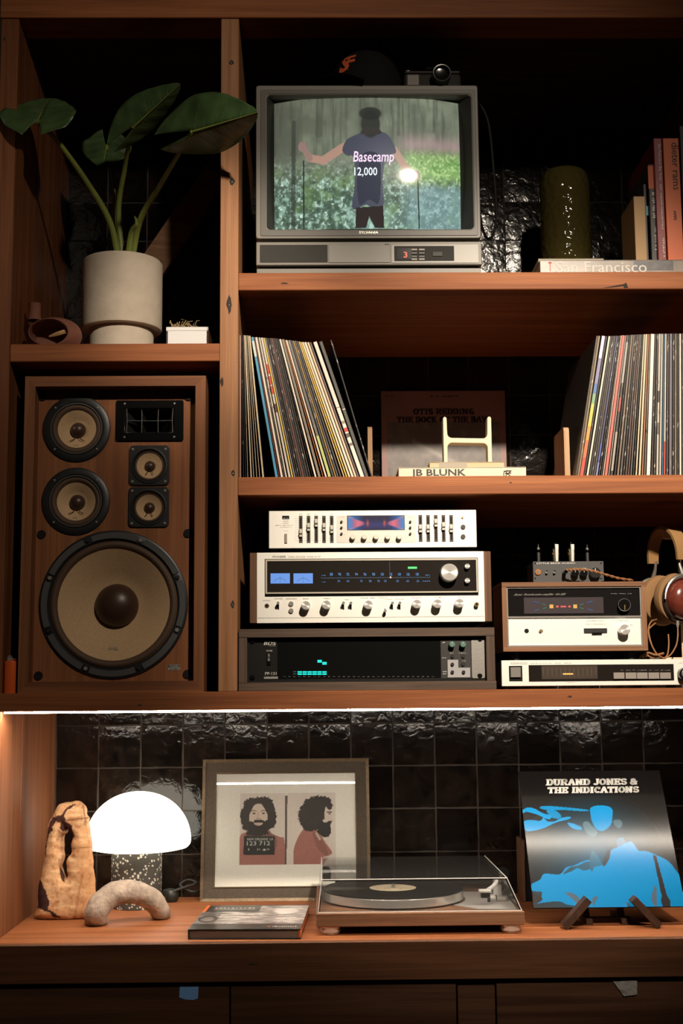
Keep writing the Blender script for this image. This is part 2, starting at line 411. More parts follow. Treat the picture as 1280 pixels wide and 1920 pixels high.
class Canvas:
    """picture positions x0..x1, y0 (top)..y1; colours in sRGB 0..255"""
    def __init__(s, x0, y0, x1, y1, nx, ny, col=(0, 0, 0)):
        s.nx, s.ny = nx, ny
        u, v = np.meshgrid(np.linspace(0, 1, nx), np.linspace(0, 1, ny)); s.u, s.v = u, v
        s.X = x0+(x1-x0)*u; s.Y = y0+(y1-y0)*v; s.c = np.zeros((ny, nx, 3))+np.array(col, float)
    def fill(s, mask, col, a=1.0):
        k = (np.asarray(mask, float)*a)[..., None]; s.c = s.c*(1-k)+np.asarray(col, float)*k
    def poly(s, pts, col, a=1.0, smooth=True, curl=0.0):
        dx = dy = 0
        if curl: dx = (fbm(s.X/2.6, s.Y/2.6, 31, 3)-.5)*curl; dy = (fbm(s.X/2.6, s.Y/2.6, 57, 3)-.5)*curl
        s.fill(inpoly(s.X+dx, s.Y+dy, soft(pts) if smooth else pts), col, a)
    def line(s, a, b, w, col, al=1.0): s.fill(np.clip(w-segd(s.X, s.Y, a, b)+.5, 0, 1), col, al)
    def ell(s, cx, cy, rx, ry, col, a=1.0, edge=0.08):
        d = np.hypot((s.X-cx)/rx, (s.Y-cy)/ry); s.fill(np.clip((1+edge-d)/edge, 0, 1), col, a)
    def build(s, name, m, parent, P):
        """P(u, v) -> world point arrays; v runs downwards"""
        x, y, z = P(s.u, s.v); off = ORI[parent.name]
        V = np.stack([np.broadcast_to(q, s.u.shape) for q in (x-off.x, y-off.y, z-off.z)], -1).reshape(-1, 3)
        i = np.arange(s.nx*s.ny).reshape(s.ny, s.nx)
        Fq = np.stack([i[1:, :-1], i[1:, 1:], i[:-1, 1:], i[:-1, :-1]], -1).reshape(-1, 4)
        me = bpy.data.meshes.new(name); me.vertices.add(len(V)); me.vertices.foreach_set('co', V.astype(np.float32).ravel())
        me.loops.add(Fq.size); me.loops.foreach_set('vertex_index', Fq.ravel().astype(np.int32))
        me.polygons.add(len(Fq)); me.polygons.foreach_set('loop_start', (np.arange(len(Fq))*4).astype(np.int32))
        me.update(); me.validate(); me.polygons.foreach_set('use_smooth', [True]*len(Fq))
        c = np.clip(s.c/255, 0, 1); c = np.where(c <= .04045, c/12.92, ((c+.055)/1.055)**2.4)
        at = me.color_attributes.new('Col', 'FLOAT_COLOR', 'POINT')
        at.data.foreach_set('color', np.concatenate([c.reshape(-1, 3), np.ones((len(V), 1))], 1).astype(np.float32).ravel())
        me.materials.append(m)
        return link(name, me, parent, off)
def catmull(pts, k=6):
    P = [Vector(p) for p in pts]; out = []
    for i in range(len(P)-1):
        a, b, c, d = P[max(i-1, 0)], P[i], P[i+1], P[min(i+2, len(P)-1)]
        for t in range(k):
            t /= k; out.append(0.5*((2*b)+(c-a)*t+(2*a-5*b+4*c-d)*t*t+(3*b-a-3*c+d)*t**3))
    out.append(P[-1]); return out
def A3(px, py, Y):
    x, z = AT(px, py, Y); return Vector((x, Y, z))
# ------------------------------------------------------------------ the setting
fl = MB().box(-3.5, 3.5, -4.5, 0.6, -0.05, 0.0).build('floor', wood('floor_boards', axis='y', **DK, across=12), origin=(0, 0, 0)); tag(fl, 'dark wooden floor', kind='structure')

# tiled back wall: grout bed with every glazed tile a piece of its own
grout = mat('grout', (0.060, 0.046, 0.038), 0.9, bump=(300, .3))
wb = MB().box(-0.70, 0.95, Y_B+0.0030, Y_B+0.09, 0.0, 3.0).build('wall_back', grout, origin=(0, Y_B, 0)); tag(wb, 'back wall of glossy dark square tiles with grey grout', kind='structure')
def tile_material():
    m, nt, b = new_mat('dark_glazed_tile')
    tc = N(nt, 'ShaderNodeTexCoord'); oi = N(nt, 'ShaderNodeObjectInfo')
    sc = N(nt, 'ShaderNodeVectorMath', operation='SCALE'); sc.inputs[0].default_value = (31, 17, 23); nt.links.new(oi.outputs['Random'], sc.inputs['Scale'])
    ad = N(nt, 'ShaderNodeVectorMath', operation='ADD'); nt.links.new(tc.outputs['Object'], ad.inputs[0]); nt.links.new(sc.outputs[0], ad.inputs[1])
    n1 = N(nt, 'ShaderNodeTexNoise'); n1.inputs['Scale'].default_value = 22; n1.inputs['Detail'].default_value = 5; n1.inputs['Distortion'].default_value = 1.2; nt.links.new(ad.outputs[0], n1.inputs['Vector'])
    cr = N(nt, 'ShaderNodeValToRGB'); e = cr.color_ramp.elements; e[0].position = .3; e[0].color = (0.003, 0.0024, 0.002, 1); e[1].position = .75; e[1].color = (0.018, 0.011, 0.008, 1)
    nt.links.new(n1.outputs['Fac'], cr.inputs[0])
    mr = N(nt, 'ShaderNodeMapRange'); mr.inputs[3].default_value = .55; mr.inputs[4].default_value = 1.35; nt.links.new(oi.outputs['Random'], mr.inputs[0])
    mx = N(nt, 'ShaderNodeVectorMath', operation='SCALE'); nt.links.new(cr.outputs[0], mx.inputs[0]); nt.links.new(mr.outputs[0], mx.inputs['Scale']); nt.links.new(mx.outputs[0], b.inputs['Base Color'])
    n2 = N(nt, 'ShaderNodeTexNoise'); n2.inputs['Scale'].default_value = 48; n2.inputs['Detail'].default_value = 3; n2.inputs['Distortion'].default_value = .6; nt.links.new(ad.outputs[0], n2.inputs['Vector'])
    bp = N(nt, 'ShaderNodeBump'); bp.inputs['Strength'].default_value = .3; bp.inputs['Distance'].default_value = .004
    nt.links.new(n2.outputs['Fac'], bp.inputs['Height']); nt.links.new(bp.outputs[0], b.inputs['Normal'])
    b.inputs['Roughness'].default_value = .13; b.inputs['Specular IOR Level'].default_value = .42
    return m
tile_m = tile_material()
def tile_mesh(seed):
    r = random.Random(seed); n = 4; h = 0.0492; mb = MB(); g = []
    tx, tz = r.uniform(-.0011, .0011), r.uniform(-.0011, .0011)
    for j in range(n+1):
        for i in range(n+1):
            u, v = i/n*2-1, j/n*2-1
            ed = max(abs(u), abs(v)) > .99
            x, z = u*h+(r.uniform(-.0007, .0007) if ed else 0), v*h+(r.uniform(-.0007, .0007) if ed else 0)
            g.append((x, tx*u+tz*v+r.uniform(-.0005, .0005)+(.0008 if ed else 0), z))
    fs = [(j*(n+1)+i, j*(n+1)+i+1, (j+1)*(n+1)+i+1, (j+1)*(n+1)+i) for j in range(n) for i in range(n)]
    rim = [i for i in range(n)]+[n+(n+1)*k for k in range(n)]+[(n+1)*n+n-i for i in range(n)]+[(n+1)*(n-k) for k in range(n)]
    o = len(g); g += [(g[k][0], .0075, g[k][2]) for k in rim]; L = len(rim)
    fs += [(rim[(k+1) % L], rim[k], o+k, o+(k+1) % L) for k in range(L)]
    mb.add(g, fs); return mb.mesh('tile', tile_m, angle=80)
tmeshes = [tile_mesh(s) for s in range(12)]
for r_ in range(19):
    for c_ in range(15):
        o = bpy.data.objects.new('tile', random.choice(tmeshes)); COL.objects.link(o); o.parent = wb
        o.location = (-0.6427+.051+.102*c_, 0, .9172+.051+.102*r_); o.rotation_euler = (0, random.choice((0, PI/2, PI, -PI/2)), 0)

# side walls and divider: upright planks
def plank_wall(name, label, x0, x1, z0, z1, cuts, kind, cat=None, m=None):
    if kind: w = thing(name, label, None, ((x0+x1)/2, 0, z0), kind=kind)
    else: w = thing(name, label, cat, ((x0+x1)/2, 0, z0))
    for a, b in zip(cuts[:-1], cuts[1:]):
        MB().box(x0+random.uniform(0, .0006), x1-random.uniform(0, .0006), a+.0005, b-.0005, z0, z1, .0012).build('plank', m or rw_z, w)
    return w
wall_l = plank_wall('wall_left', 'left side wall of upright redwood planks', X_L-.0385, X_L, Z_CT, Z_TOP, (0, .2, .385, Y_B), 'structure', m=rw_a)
wall_r = plank_wall('wall_right', 'right side wall of upright redwood planks', X_R, X_R+.0385, Z_BM, Z_TOP, (0, .29, Y_B), 'structure')
def front_plank(w): return min(w.children, key=lambda o: min(v.co.y for v in o.data.vertices))
div = plank_wall('upright_divider', 'tall redwood divider post with nail stains beside the television', X_C0, X_C1, Z_BM, Z_TOP, (0, .28, Y_B-.004), None, 'post')
front_plank(div).data.materials[0] = rw_s
def stain(parent, px, py, rx, rz, Y=-.0002, nail=True, seed=0):
    x, z = AT(px, py, Y); r = random.Random(seed+px); mb = MB()
    mb.prism([(x+rx*math.cos(a)*r.uniform(.6, 1.1)*(1-.25*abs(math.sin(a))), z+rz*math.sin(a)*r.uniform(.75, 1.2)) for a in [2*PI*k/14 for k in range(14)]], Y, Y+.0006)
    o = mb.build('nail_stain', mat('nail_stain', (0.035, 0.022, 0.016), .8, vary=(300, .5)), parent)
    if nail: MB().lathe([(0, -.0010), (.0008, -.0007), (.0011, 0)], (x-.0005, Y, z-.001), 'y', 10).build('nail_head', chrome, o)
    return o
for px, py, a, b in ((434, 117, .006, .006), (435, 340, .0065, .008), (430, 571, .0068, .019), (437, 887, .0045, .007), (436, 1133, .0045, .008)): stain(div, px, py, a, b)
stain(div, 416, 716, .004, .010, nail=False)
stain(wall_l, 8, 72, .003, .005, nail=False)

def board(name, label, cat, x0, x1, y0, y1, z0, z1, m, b=.0015):
    o = MB().box(x0, x1, y0, y1, z0, z1, b).build(name, m); tag(o, label, cat); return o
top = board('top_beam', 'horizontal redwood beam across the top of the shelving', 'beam', X_L-.04, X_R+.04, -.004, .09, Z_TOP, Z_TOP+.14, rw_x)
topb = MB().box(X_L-.04, X_R+.04, .09, Y_B+.05, Z_TOP, Z_TOP+.03).build('ceiling', dk_x); tag(topb, 'closed wooden top of the shelving', kind='structure')
tvs = board('shelf_board', 'redwood shelf board carrying the television', 'shelf', X_C1-.0004, X_R+.0002, .0006, Y_B-.0015, Z_TVB, Z_TV, rw_x)
lps = board('shelf_board', 'redwood shelf board carrying the record sleeves', 'shelf', X_C1-.0004, X_R+.0002, .0004, Y_B-.0015, Z_LPB, Z_LP, rw_x)
pls = board('shelf_board', 'short redwood shelf board under the potted plant', 'shelf', X_L-.0002, X_C0+.0004, .0012, Y_B-.0015, Z_PLB, Z_PL, rw_x)
bm = board('lower_beam', 'long redwood shelf beam under the speaker and hi-fi units', 'shelf', X_L-.04, X_R+.04, -.0008, Y_B-.0015, Z_BMB, Z_BM, rw_x)
stain(tvs, 533, 531, .011, .0016, Y=.0002, nail=False); stain(lps, 957, 905, .003, .0014, Y=.0001, nail=False); stain(bm, 1068, 1306, .006, .0018, Y=-.0012, nail=False); stain(bm, 262, 1322, .006, .0015, Y=-.0012, nail=False)
# black forked knot on the television shelf edge
x0, z0 = AT(1130, 540, .0002); s_ = 1/SCL(0)
kn = MB().prism([(x0, z0), (x0+30*s_, z0+6*s_), (x0+42*s_, z0+8*s_), (x0+44*s_, z0+11*s_), (x0+47*s_, z0+8*s_), (x0+49*s_, z0), (x0+41*s_, z0), (x0+40*s_, z0+4*s_), (x0+16*s_, z0+1*s_)], .0001, .0008)
kn.build('knot', mat('knot', (.02, .014, .011), .85), tvs)

# led strip in its channel under the beam
ls = thing('led_strip', 'thin glowing light strip along the underside of the long beam', 'light strip', (0.12, .02, 1.3632))
MB().box(X_L+.004, X_R-.004, .0165, .026, 1.3650, Z_BMB).build('channel', alu, ls)
led = mat('led_diffuser', (.9, .9, .9), .5, emit=(1.0, .88, .73), es=150)
q_ = [(.0045, Z_BMB), (.0045, 1.3640), (.0060, 1.3635), (.0085, 1.3638), (.0160, Z_BMB)]; n_ = len(q_)
MB().add([(X_L+.006, y, z) for y, z in q_]+[(X_R-.006, y, z) for y, z in q_], [tuple(range(n_)), tuple(range(2*n_-1, n_-1, -1))]+[(i+n_, (i+1) % n_+n_, (i+1) % n_, i) for i in range(n_)]).build('diffuser', led, ls)

# counter of long planks, fascia and drawer cabinet
ct = thing('countertop', 'redwood plank counter under the light strip', 'counter', (0.12, .27, Z_CT-.038))
for a, b in ((-.008, .105), (.105, .30), (.30, Y_B-.001)):
    MB().box(X_L-.25, X_R+.25, a+.0004, b-.0004, Z_CT-.038+random.uniform(0, .0003), Z_CT, .0014).build('plank', rw_x, ct)
fz = AT(600, 1840, -.027)[1]
fa = MB().box(X_L-.25, X_R+.25, -.027, -.0082, fz, Z_CT, .0016).build('fascia_board', wood('fascia_wood', axis='x', dark=(.085, .032, .014), mid=(.13, .050, .021), light=(.175, .070, .030))); tag(fa, 'plain wooden fascia board below the counter edge', 'board')
stain(fa, 472, 1808, .011, .0014, Y=-.0274, nail=False)
cab = thing('drawer_cabinet', 'dark wooden drawer cabinet under the counter', 'cabinet', (0.12, .25, 0.0))
cabw = wood('cabinet_wood', axis='x', dark=(.055, .022, .011), mid=(.085, .036, .018), light=(.12, .052, .026))
MB().box(X_L-.25, X_R+.25, .004, Y_B-.002, .0, Z_CT-.040).build('carcass', cabw, cab)
for a, b in ((-180, 429.5), (432.5, 855), (931, 1500)):
    x0, x1 = AT(a, 1880, -.015)[0], AT(b, 1880, -.015)[0]
    MB().box(x0, x1, -.015, .004, fz-.30, fz-.0045, .001).build('drawer_front', cabw, cab)
x0, x1 = AT(858, 1880, -.012)[0], AT(928, 1880, -.012)[0]
MB().box(x0, x1, -.012, .004, .0, fz-.001, .001).build('stile', cabw, cab)
# tape tabs stuck on two drawers
x0, x1, z0, z1 = RECT((336, 1847, 372, 1876), -.0155)
tp = MB().prism([(x0+.001, z1), (x1, z1-.001), (x1-.001, z0+.004), (x1-.010, z0+.001), (x0+.012, z0+.002), (x0, z0+.006)], -.0157, -.0151).build('tape_tab', mat('blue_tape', (.20, .44, .90), .7, bump=(600, .3))); tag(tp, 'torn piece of blue masking tape on a drawer front', 'tape')
x0, x1, z0, z1 = RECT((1150, 1838, 1195, 1868), -.019)
mb = MB(); g = []; n = 9
for j in range(n):
    for i in range(n):
        u, v = i/(n-1), j/(n-1)
        g.append((x0+(x1-x0)*(u*(.55+.45*v)+(1-v)*.42), -.0165-.0035*random.random(), z0+(z1-z0)*(v*.92+.08*u)))
mb.add(g, [(j*n+i, j*n+i+1, (j+1)*n+i+1, (j+1)*n+i) for j in range(n-1) for i in range(n-1)])
tp2 = mb.build('tape_tab', mat('shiny_clear_tape', (.62, .60, .58), .12, .4), angle=180); tag(tp2, 'crumpled shiny clear tape on the right drawer', 'tape')
# ------------------------------------------------------------------ television
TF = .02
tv = thing('television', 'grey box television showing a hiker in a forest', 'television', (0.107, .2, Z_TV))
tvg = mat('tv_plastic', (.185, .168, .142), .45, bump=(900, .05)); tvd = mat('tv_dark_plastic', (.035, .034, .032), .5)
x0, x1 = -.1335, .3472; zt = AT(690, 160, TF)[1]; zb = AT(690, 447, TF)[1]
ix0, ix1, iz0, iz1 = RECT((500, 178, 885, 430), TF)
mb = curve_mesh([rrect(x0, x1, zb, zt, .006), rrect(ix0, ix1, iz0, iz1, .008)], .03, .0015); move(mb, 0, TF, 0); mb.build('bezel', tvg, tv)
a, b, c, d = RECT((488, 168, 893, 442), TF-.001)
m2 = curve_mesh([rrect(a, b, c, d, .004), rrect(ix0-.002, ix1+.002, iz0-.002, iz1+.002, .007)], .004, .0008); move(m2, 0, TF-.0012, 0); m2.build('bezel_step', mat('tv_grey', (.105, .096, .083), .45), tv)
# funnel from opening to picture tube
sx0, sx1, sz0, sz1 = RECT((514, 184, 861, 433), TF+.028)
mb = MB(); o4 = [(ix0, iz0), (ix1, iz0), (ix1, iz1), (ix0, iz1)]; i4 = [(sx0, sz0), (sx1, sz0), (sx1, sz1), (sx0, sz1)]
mb.add([(x, TF+.002, z) for x, z in o4]+[(x, TF+.030, z) for x, z in i4], [(k, (k+1) % 4, 4+(k+1) % 4, 4+k) for k in range(4)]); mb.build('screen_mask', tvd, tv)
# tapering cabinet behind
mb = MB(); q = [(x0+.004, Z_TV+.012), (x1-.004, Z_TV+.012), (x1-.004, zt-.004), (x0+.004, zt-.004)]; p = [(x0+.06, Z_TV+.012), (x1-.06, Z_TV+.012), (x1-.06, zt-.10), (x0+.06, zt-.10)]
mb.add([(x, TF+.03, z) for x, z in q]+[(x, .20, z) for x, z in q]+[(x, .44, z) for x, z in p],
       [(0, 1, 5, 4), (1, 2, 6, 5), (2, 3, 7, 6), (3, 0, 4, 7), (4, 5, 9, 8), (5, 6, 10, 9), (6, 7, 11, 10), (7, 4, 8, 11), (8, 9, 10, 11)]); mb.build('cabinet', tvd, tv)
# picture
cv = Canvas(514, 186, 861, 433, 350, 250)
X, Y = cv.X, cv.Y
n1 = fbm(X/26, Y/30, 3); n2 = fbm(X/7, Y/7, 9); n3 = fbm(X/3.2, Y/3.6, 21, 3); nv = fbm(X/5, Y/60, 41)
cv.c[...] = (88, 94, 80)
cv.fill(np.clip((n1-.35)*2.2, 0, 1), (118, 124, 104), .7)
cv.fill(np.clip((nv-.45)*3, 0, 1)*(Y < 300), (62, 66, 56), .6)
cv.fill(np.clip((575-X)/70, 0, 1)*np.clip((330-Y)/50, 0, 1), (58, 60, 52), .7)
cv.fill(np.clip((Y-318)/60, 0, 1), (64, 84, 70), .9)
lo = np.clip((Y-300)/50, 0, 1)
cv.fill(np.clip((n2-.50)*4, 0, 1)*lo, (140, 170, 154), .8)
cv.fill(np.clip((n3-.60)*6, 0, 1)*lo, (205, 226, 216), .7)
cv.fill(np.clip((.46-n2)*4, 0, 1)*lo, (44, 60, 50), .75)
ng = fbm(X/18, Y/22, 77); cv.fill(np.clip((ng-.5)*4, 0, 1)*lo, (92, 118, 70), .55)
cv.fill(np.clip((X-735)/30, 0, 1)*np.exp(-((Y-281-(X-800)*.05)/17)**2), (158, 128, 130), .6)
gz = np.clip((X-742)/25, 0, 1)*np.exp(-((Y-322)/27.)**4)
cv.fill(gz, (112, 148, 84), .85); cv.fill(gz*np.clip((n3-.5)*6, 0, 1), (176, 204, 136), .6); cv.fill(gz*np.clip((.45-n2)*5, 0, 1), (60, 104, 50), .6)
cv.fill(np.clip((X-745)/25, 0, 1)*np.clip((Y-352)/12, 0, 1), (120, 150, 158), .55)
cv.fill(np.exp(-((X-700)/40)**2-((Y-420)/30)**2), (190, 230, 225), .4)
for xx, w, y0, y1, al_ in ((551, 4, 236, 431, .6), (600, 7, 190, 260, .3), (748, 3, 190, 262, .3), (815, 2.5, 190, 255, .3)): cv.line((xx, y0), (xx-2, y1), w, (40, 44, 38), al_)
cv.line((569, 310), (569, 431), 1.1, (24, 30, 28)); cv.line((781, 345), (783, 431), 1.1, (24, 30, 28))
# hiker
sk = (150, 118, 104)
cv.line((644, 286), (606, 310), 8, sk); cv.line((606, 310), (580, 305), 7, sk); cv.line((580, 305), (569, 285), 6, (128, 104, 96)); cv.ell(567, 283, 7, 8.5, (128, 104, 98), 1, .3)
cv.line((738, 292), (757, 322), 7, sk); cv.line((757, 322), (776, 338), 6, sk); cv.ell(778, 337, 7, 9, (96, 78, 70))
cv.poly([(641, 292), (650, 272), (668, 263), (684, 256), (706, 256), (722, 260), (733, 272), (741, 296), (724, 304), (716, 340), (717, 376), (716, 392), (700, 398), (684, 391), (668, 398), (658, 394), (664, 350), (662, 306), (650, 302)], (58, 60, 72))
cv.fill(np.exp(-((X-735)/60)**2-((Y-330)/60)**2), (210, 205, 190), .22)
cv.poly([(678, 300), (708, 300), (712, 345), (708, 388), (690, 382), (672, 390), (668, 345)], (44, 46, 56), .8)
cv.poly([(666, 396), (716, 393), (718, 432), (701, 432), (690, 412), (684, 432), (664, 432)], (42, 36, 34), smooth=False)
cv.ell(694, 242, 16, 24, (42, 44, 40), .95, .2); cv.ell(694, 222, 18, 11, (36, 38, 35), .9, .3); cv.poly([(682, 250), (708, 250), (712, 262), (678, 262)], (50, 48, 44))
cv.fill(np.exp(-((X-560)/90)**2-((Y-215)/60)**2), (60, 60, 50), .35)
def scr(u, v):
    bu = (u*2-1); bv = (v*2-1)
    bul = .030-.027*(1-.55*bu*bu-.45*bv*bv)
    zz = sz1+(sz0-sz1)*v
    zz = zz-np.clip(1-v*6, 0, 1)*.012*bu*bu
    return sx0+(sx1-sx0)*u, TF+bul, zz
pic = cv.build('screen', printed('crt_picture', .07, 1.5), tv, scr)
for body, p, col in (('Basecamp', (661, 284, 737, 310), (1, .72, .95)), ('12,000', (664, 314, 707, 332), (.85, .95, 1))):
    a, b, c, d = RECT(p, TF+.003); lettering(body, (a, TF+.0015, c), (b-a, 0, 0), (0, 0, d-c), mat('screen_text_'+body[0], (0, 0, 0), .5, emit=col, es=1.1), pic, .01, shear=.04 if body[0] == 'B' else 0)
# chin, controls and foot
part_box('chin_panel', (480, 453, 903, 497), TF+.001, TF+.03, tvg, tv, .0015)
part_box('speaker_grille', (487, 459, 614, 492), TF, TF+.01, mat('tv_grille', (.055, .052, .047), .7, bump=(1500, .6)), tv)
part_box('door_panel', (616, 459, 731, 492), TF-.0005, TF+.01, mat('tv_door', (.20, .183, .156), .45), tv)
part_box('control_frame', (733, 458, 897, 493), TF-.0003, TF+.01, mat('tv_light_panel', (.25, .228, .192), .4), tv)
part_box('control_window', (739, 461, 851, 489), TF-.0012, TF+.01, mat('tv_window', (.035, .033, .030), .6, spec=.15), tv)
w = part_box('channel_display', (743, 465, 772, 486), TF-.0016, TF+.01, gloss, tv)
ptext('3', (756.5, 472, 763.5, 483), TF-.0019, mat('red_digit', (.1, 0, 0), emit=(1, .12, .07), es=1.3), w, .01)
for r0 in (466, 472.5, 479, 484): part_box('button', (771, r0, 782, r0+3.6), TF-.003, TF+.01, black if r0 not in (466, 484) else mat('tv_key_bar', (.30, .27, .23), .5), tv); part_box('button', (785, r0, 796, r0+3.6), TF-.003, TF+.01, black if r0 not in (466, 484) else mat('tv_key_bar', (.30, .27, .23), .5), tv)
part_box('button', (811, 472, 829, 480), TF-.003, TF+.01, mat('tv_key', (.10, .095, .088), .6, spec=.2), tv)
part_box('plinth_gap', (486, 497, 897, 504), TF+.012, TF+.05, black, tv)
x0b, x1b, _, z1b = RECT((481, 503, 901, 511), TF-.004)
MB().box(x0b, x1b, TF-.004, .40, Z_TV, z1b, .001).build('base', tvg, tv)
ptext('SYLVANIA', (673, 433.5, 709, 438), TF-.0018, mat('pale_metal_letter', (.6, .56, .5), .3, .6), tv, .01)
part_box('power_lamp', (721, 457, 729, 459), TF-.001, TF+.01, black, tv)
# cable looping down beside the set
cbl = MB().tube(catmull([A3(896, 190, .30), A3(915, 230, .31), A3(925, 320, .33), A3(930, 400, .34), A3(924, 440, .34), A3(912, 446, .33), A3(902, 420, .31), A3(898, 380, .29)]), .0035, 8).build('cable', rubber); tag(cbl, 'black cable hanging in a loop beside the television', 'cable')
ZT = zt
# baseball cap on the set
cx, cz = AT(676, 160, .12)[0], ZT
cap = thing('baseball_cap', 'black baseball cap with orange letters on the television', 'cap', (cx, .10, cz))
felt = mat('black_felt', (.010, .0095, .009), .95, spec=.1)
mb = MB(); rows = []; nu = 36
for k in range(11):
    t = k/10; h = .112*math.sin(t*PI/2); r = .086*math.cos(t*PI/2)**.75
    rows.append((max(r, 0), h+.0045))
mb.lathe(rows, (cx+.012, .115, cz), 'z', nu, sx=1.0, sz=1.05); mb.lathe([(.086, .0006), (.086, .0045)], (cx+.012, .115, cz), 'z', nu, sx=1.0, sz=1.05); mb.build('crown', felt, cap)
mb = MB(); g = []
for j in range(9):
    for i in range(17):
        u = i/16*2-1; v = j/8
        ang = PI+.45+u*1.05
        r = .084+v*.070*math.cos(u*1.25)
        g.append((cx+.012+r*math.cos(ang)*1.0, .115+r*math.sin(ang)*1.05, cz+.0265-.016*u*u*(.4+.6*v)-.010*v+.0035))
mb.add(g+[(x, y, z-.0025) for x, y, z in g], [(j*17+i, j*17+i+1, (j+1)*17+i+1, (j+1)*17+i) for j in range(8) for i in range(16)]+[(153+(j+1)*17+i, 153+(j+1)*17+i+1, 153+j*17+i+1, 153+j*17+i) for j in range(8) for i in range(16)])
mb.build('brim', felt, cap)
MB().lathe([(.006, 0), (.005, .003), (0, .004)], (cx+.012, .115, cz+.1160), 'z', 12).build('button', felt, cap)
org = mat('orange_thread', (.75, .13, .035), .8, bump=(1500, .4))
# raised letters wrapped on the crown front
def crown_pt(u, v):
    ang = PI+.98+u*.55; t = .20+v*.34; r = .0872*math.cos(t*PI/2)**.75; h = .112*math.sin(t*PI/2)+.006
    return (cx+.012+r*math.cos(ang), .115+r*math.sin(ang)*1.05, cz+h)
mb = MB()
for ch, o_, s2 in (('S', (0.02, .05), (.62, .85)), ('F', (.36, .12), (.55, .78))):
    vv, ff = text_mesh(ch, .035); mb.add([crown_pt(o_[0]+float(p[0])*s2[0]-.5, o_[1]+float(p[1])*s2[1]) for p in vv], ff)
mb.build('emblem', org, cap, angle=180)
# film camera
fx = AT(808, 160, .04)[0]
cm = thing('film_camera', 'black film camera lying on the television', 'camera', (fx, .045, ZT))
def pb(name, p, Yf, Yb, m, b=.002): return part_box(name, p, Yf, Yb, m, cm, b)
_, zz = AT(800, 160, .08)
a, b, c, d = RECT((757, 130, 864, 160), .034); MB().box(a, b, .034, .066, ZT, ZT+.034, .004).build('body', mat('camera_leather', (.016, .014, .013), .55, bump=(900, .5)), cm)
MB().box(a+.001, b-.001, .035, .065, ZT+.034, ZT+.042, .003).build('top_plate', mat('camera_plate', (.03, .028, .027), .25, .4), cm)
MB().box(a+.046, a+.074, .032, .064, ZT+.041, ZT+.050, .003).build('prism_housing', gloss, cm)
MB().box(a+.006, a+.034, .0325, .04, ZT+.005, ZT+.032, .002).build('grip_plate', mat('camera_grip', (.10, .085, .072), .4), cm)
lx = AT(828, 142, .01)[0]; lz = ZT+.0215
MB().lathe([(.0195, .035), (.0205, .018), (.0205, .004), (.019, 0), (.016, 0), (.0155, .008), (0, .010)], (lx, .006, lz), 'y', 28).build('lens_barrel', gloss, cm)
MB().lathe([(.0185, 0), (.0195, -.0012), (.0178, -.001), (.0175, 0)], (lx, .0055, lz), 'y', 28).build('lens_ring', mat('lens_ring', (.07, .068, .065), .3, .5), cm)
for dx in (.010, .085): MB().cyl((a+dx, .05, ZT+.042), .007, .005, 'z', 16, b=.001).build('dial', chrome, cm)

# ------------------------------------------------------------------ glass jar and books beside it
jx, _ = AT(1059, 400, .33); jz = AT(1059, 325, .33)[1]
def hammered(name, col):
    m, nt, b = new_mat(name); tc = N(nt, 'ShaderNodeTexCoord'); vo = N(nt, 'ShaderNodeTexVoronoi'); vo.feature = 'SMOOTH_F1'; vo.inputs['Scale'].default_value = 75
    nt.links.new(tc.outputs['Object'], vo.inputs['Vector']); bp = N(nt, 'ShaderNodeBump'); bp.inputs['Strength'].default_value = .9; bp.inputs['Distance'].default_value = .004
    nt.links.new(vo.outputs['Distance'], bp.inputs['Height']); nt.links.new(bp.outputs[0], b.inputs['Normal'])
    b.inputs['Base Color'].default_value = (*col, 1); b.inputs['Roughness'].default_value = .08; b.inputs['Transmission Weight'].default_value = .25; return m
R_ = 49/SCL(.33)
jar = MB().lathe([(0, 0), (R_*.97, 0), (R_, .004), (R_, jz-Z_TV-.03), (R_*.93, jz-Z_TV-.008), (R_*.80, jz-Z_TV), (R_*.74, jz-Z_TV-.002), (R_*.90, jz-Z_TV-.03), (R_*.94, .012), (0, .010)], (jx, .33, Z_TV), 'z', 48).build('glass_vase', hammered('hammered_olive_glass', (.13, .105, .030))); tag(jar, 'tall hammered olive glass cylinder vase on the television shelf', 'vase')
def flat_book(name, label, x0, x1, y0, y1, z0, z1, cover, spine_front=True):
    t = thing(name, label, 'book', ((x0+x1)/2, (y0+y1)/2, z0)); h = .0022
    MB().box(x0, x1, y0, y1, z0, z0+h, .0005).build('cover', cover, t); MB().box(x0, x1, y0, y1, z1-h, z1, .0005).build('cover', cover, t)
    if spine_front: MB().box(x0, x1, y0, y0+h, z0, z1, .0008).build('spine', cover, t)
    MB().box(x0+.003, x1-.003, y0+.003, y1-.003, z0+h, z1-h).build('pages', paper, t)
    return t
SFY = .028
a, b, c, d = RECT((1012, 487, 1420, 510), SFY); b = min(b, X_R-.006)
sfb = flat_book('coffee_table_book', 'large flat book with white serif title under the upright books', a, b, SFY, .27, Z_TV, d, mat('sf_cover', (.23, .19, .16), .35, vary=(22, .45)))
ptext('San Francisco', (1042, 490, 1212, 511), SFY-.0006, white_ink, sfb, .004)
ptext('T', (1028, 491, 1034, 508), SFY-.0006, mat('red_ink', (.5, .06, .04), .6), sfb, .01)
part_box('photo_band', (1188, 489, 1262, 507), SFY-.0003, SFY+.001, mat('sf_photo', (.08, .075, .08), .4, vary=(60, .6)), sfb)
ZS = d
pm = flat_book('thin_notebook', 'thin cream paperback lying on the large flat book', AT(1008, 480, .05)[0], AT(1130, 480, .05)[0], .045, .20, ZS, ZS+.009, mat('cream_cover', (.55, .48, .36), .6))
a, b, c, d = RECT((966, 499, 1004, 510), .05)
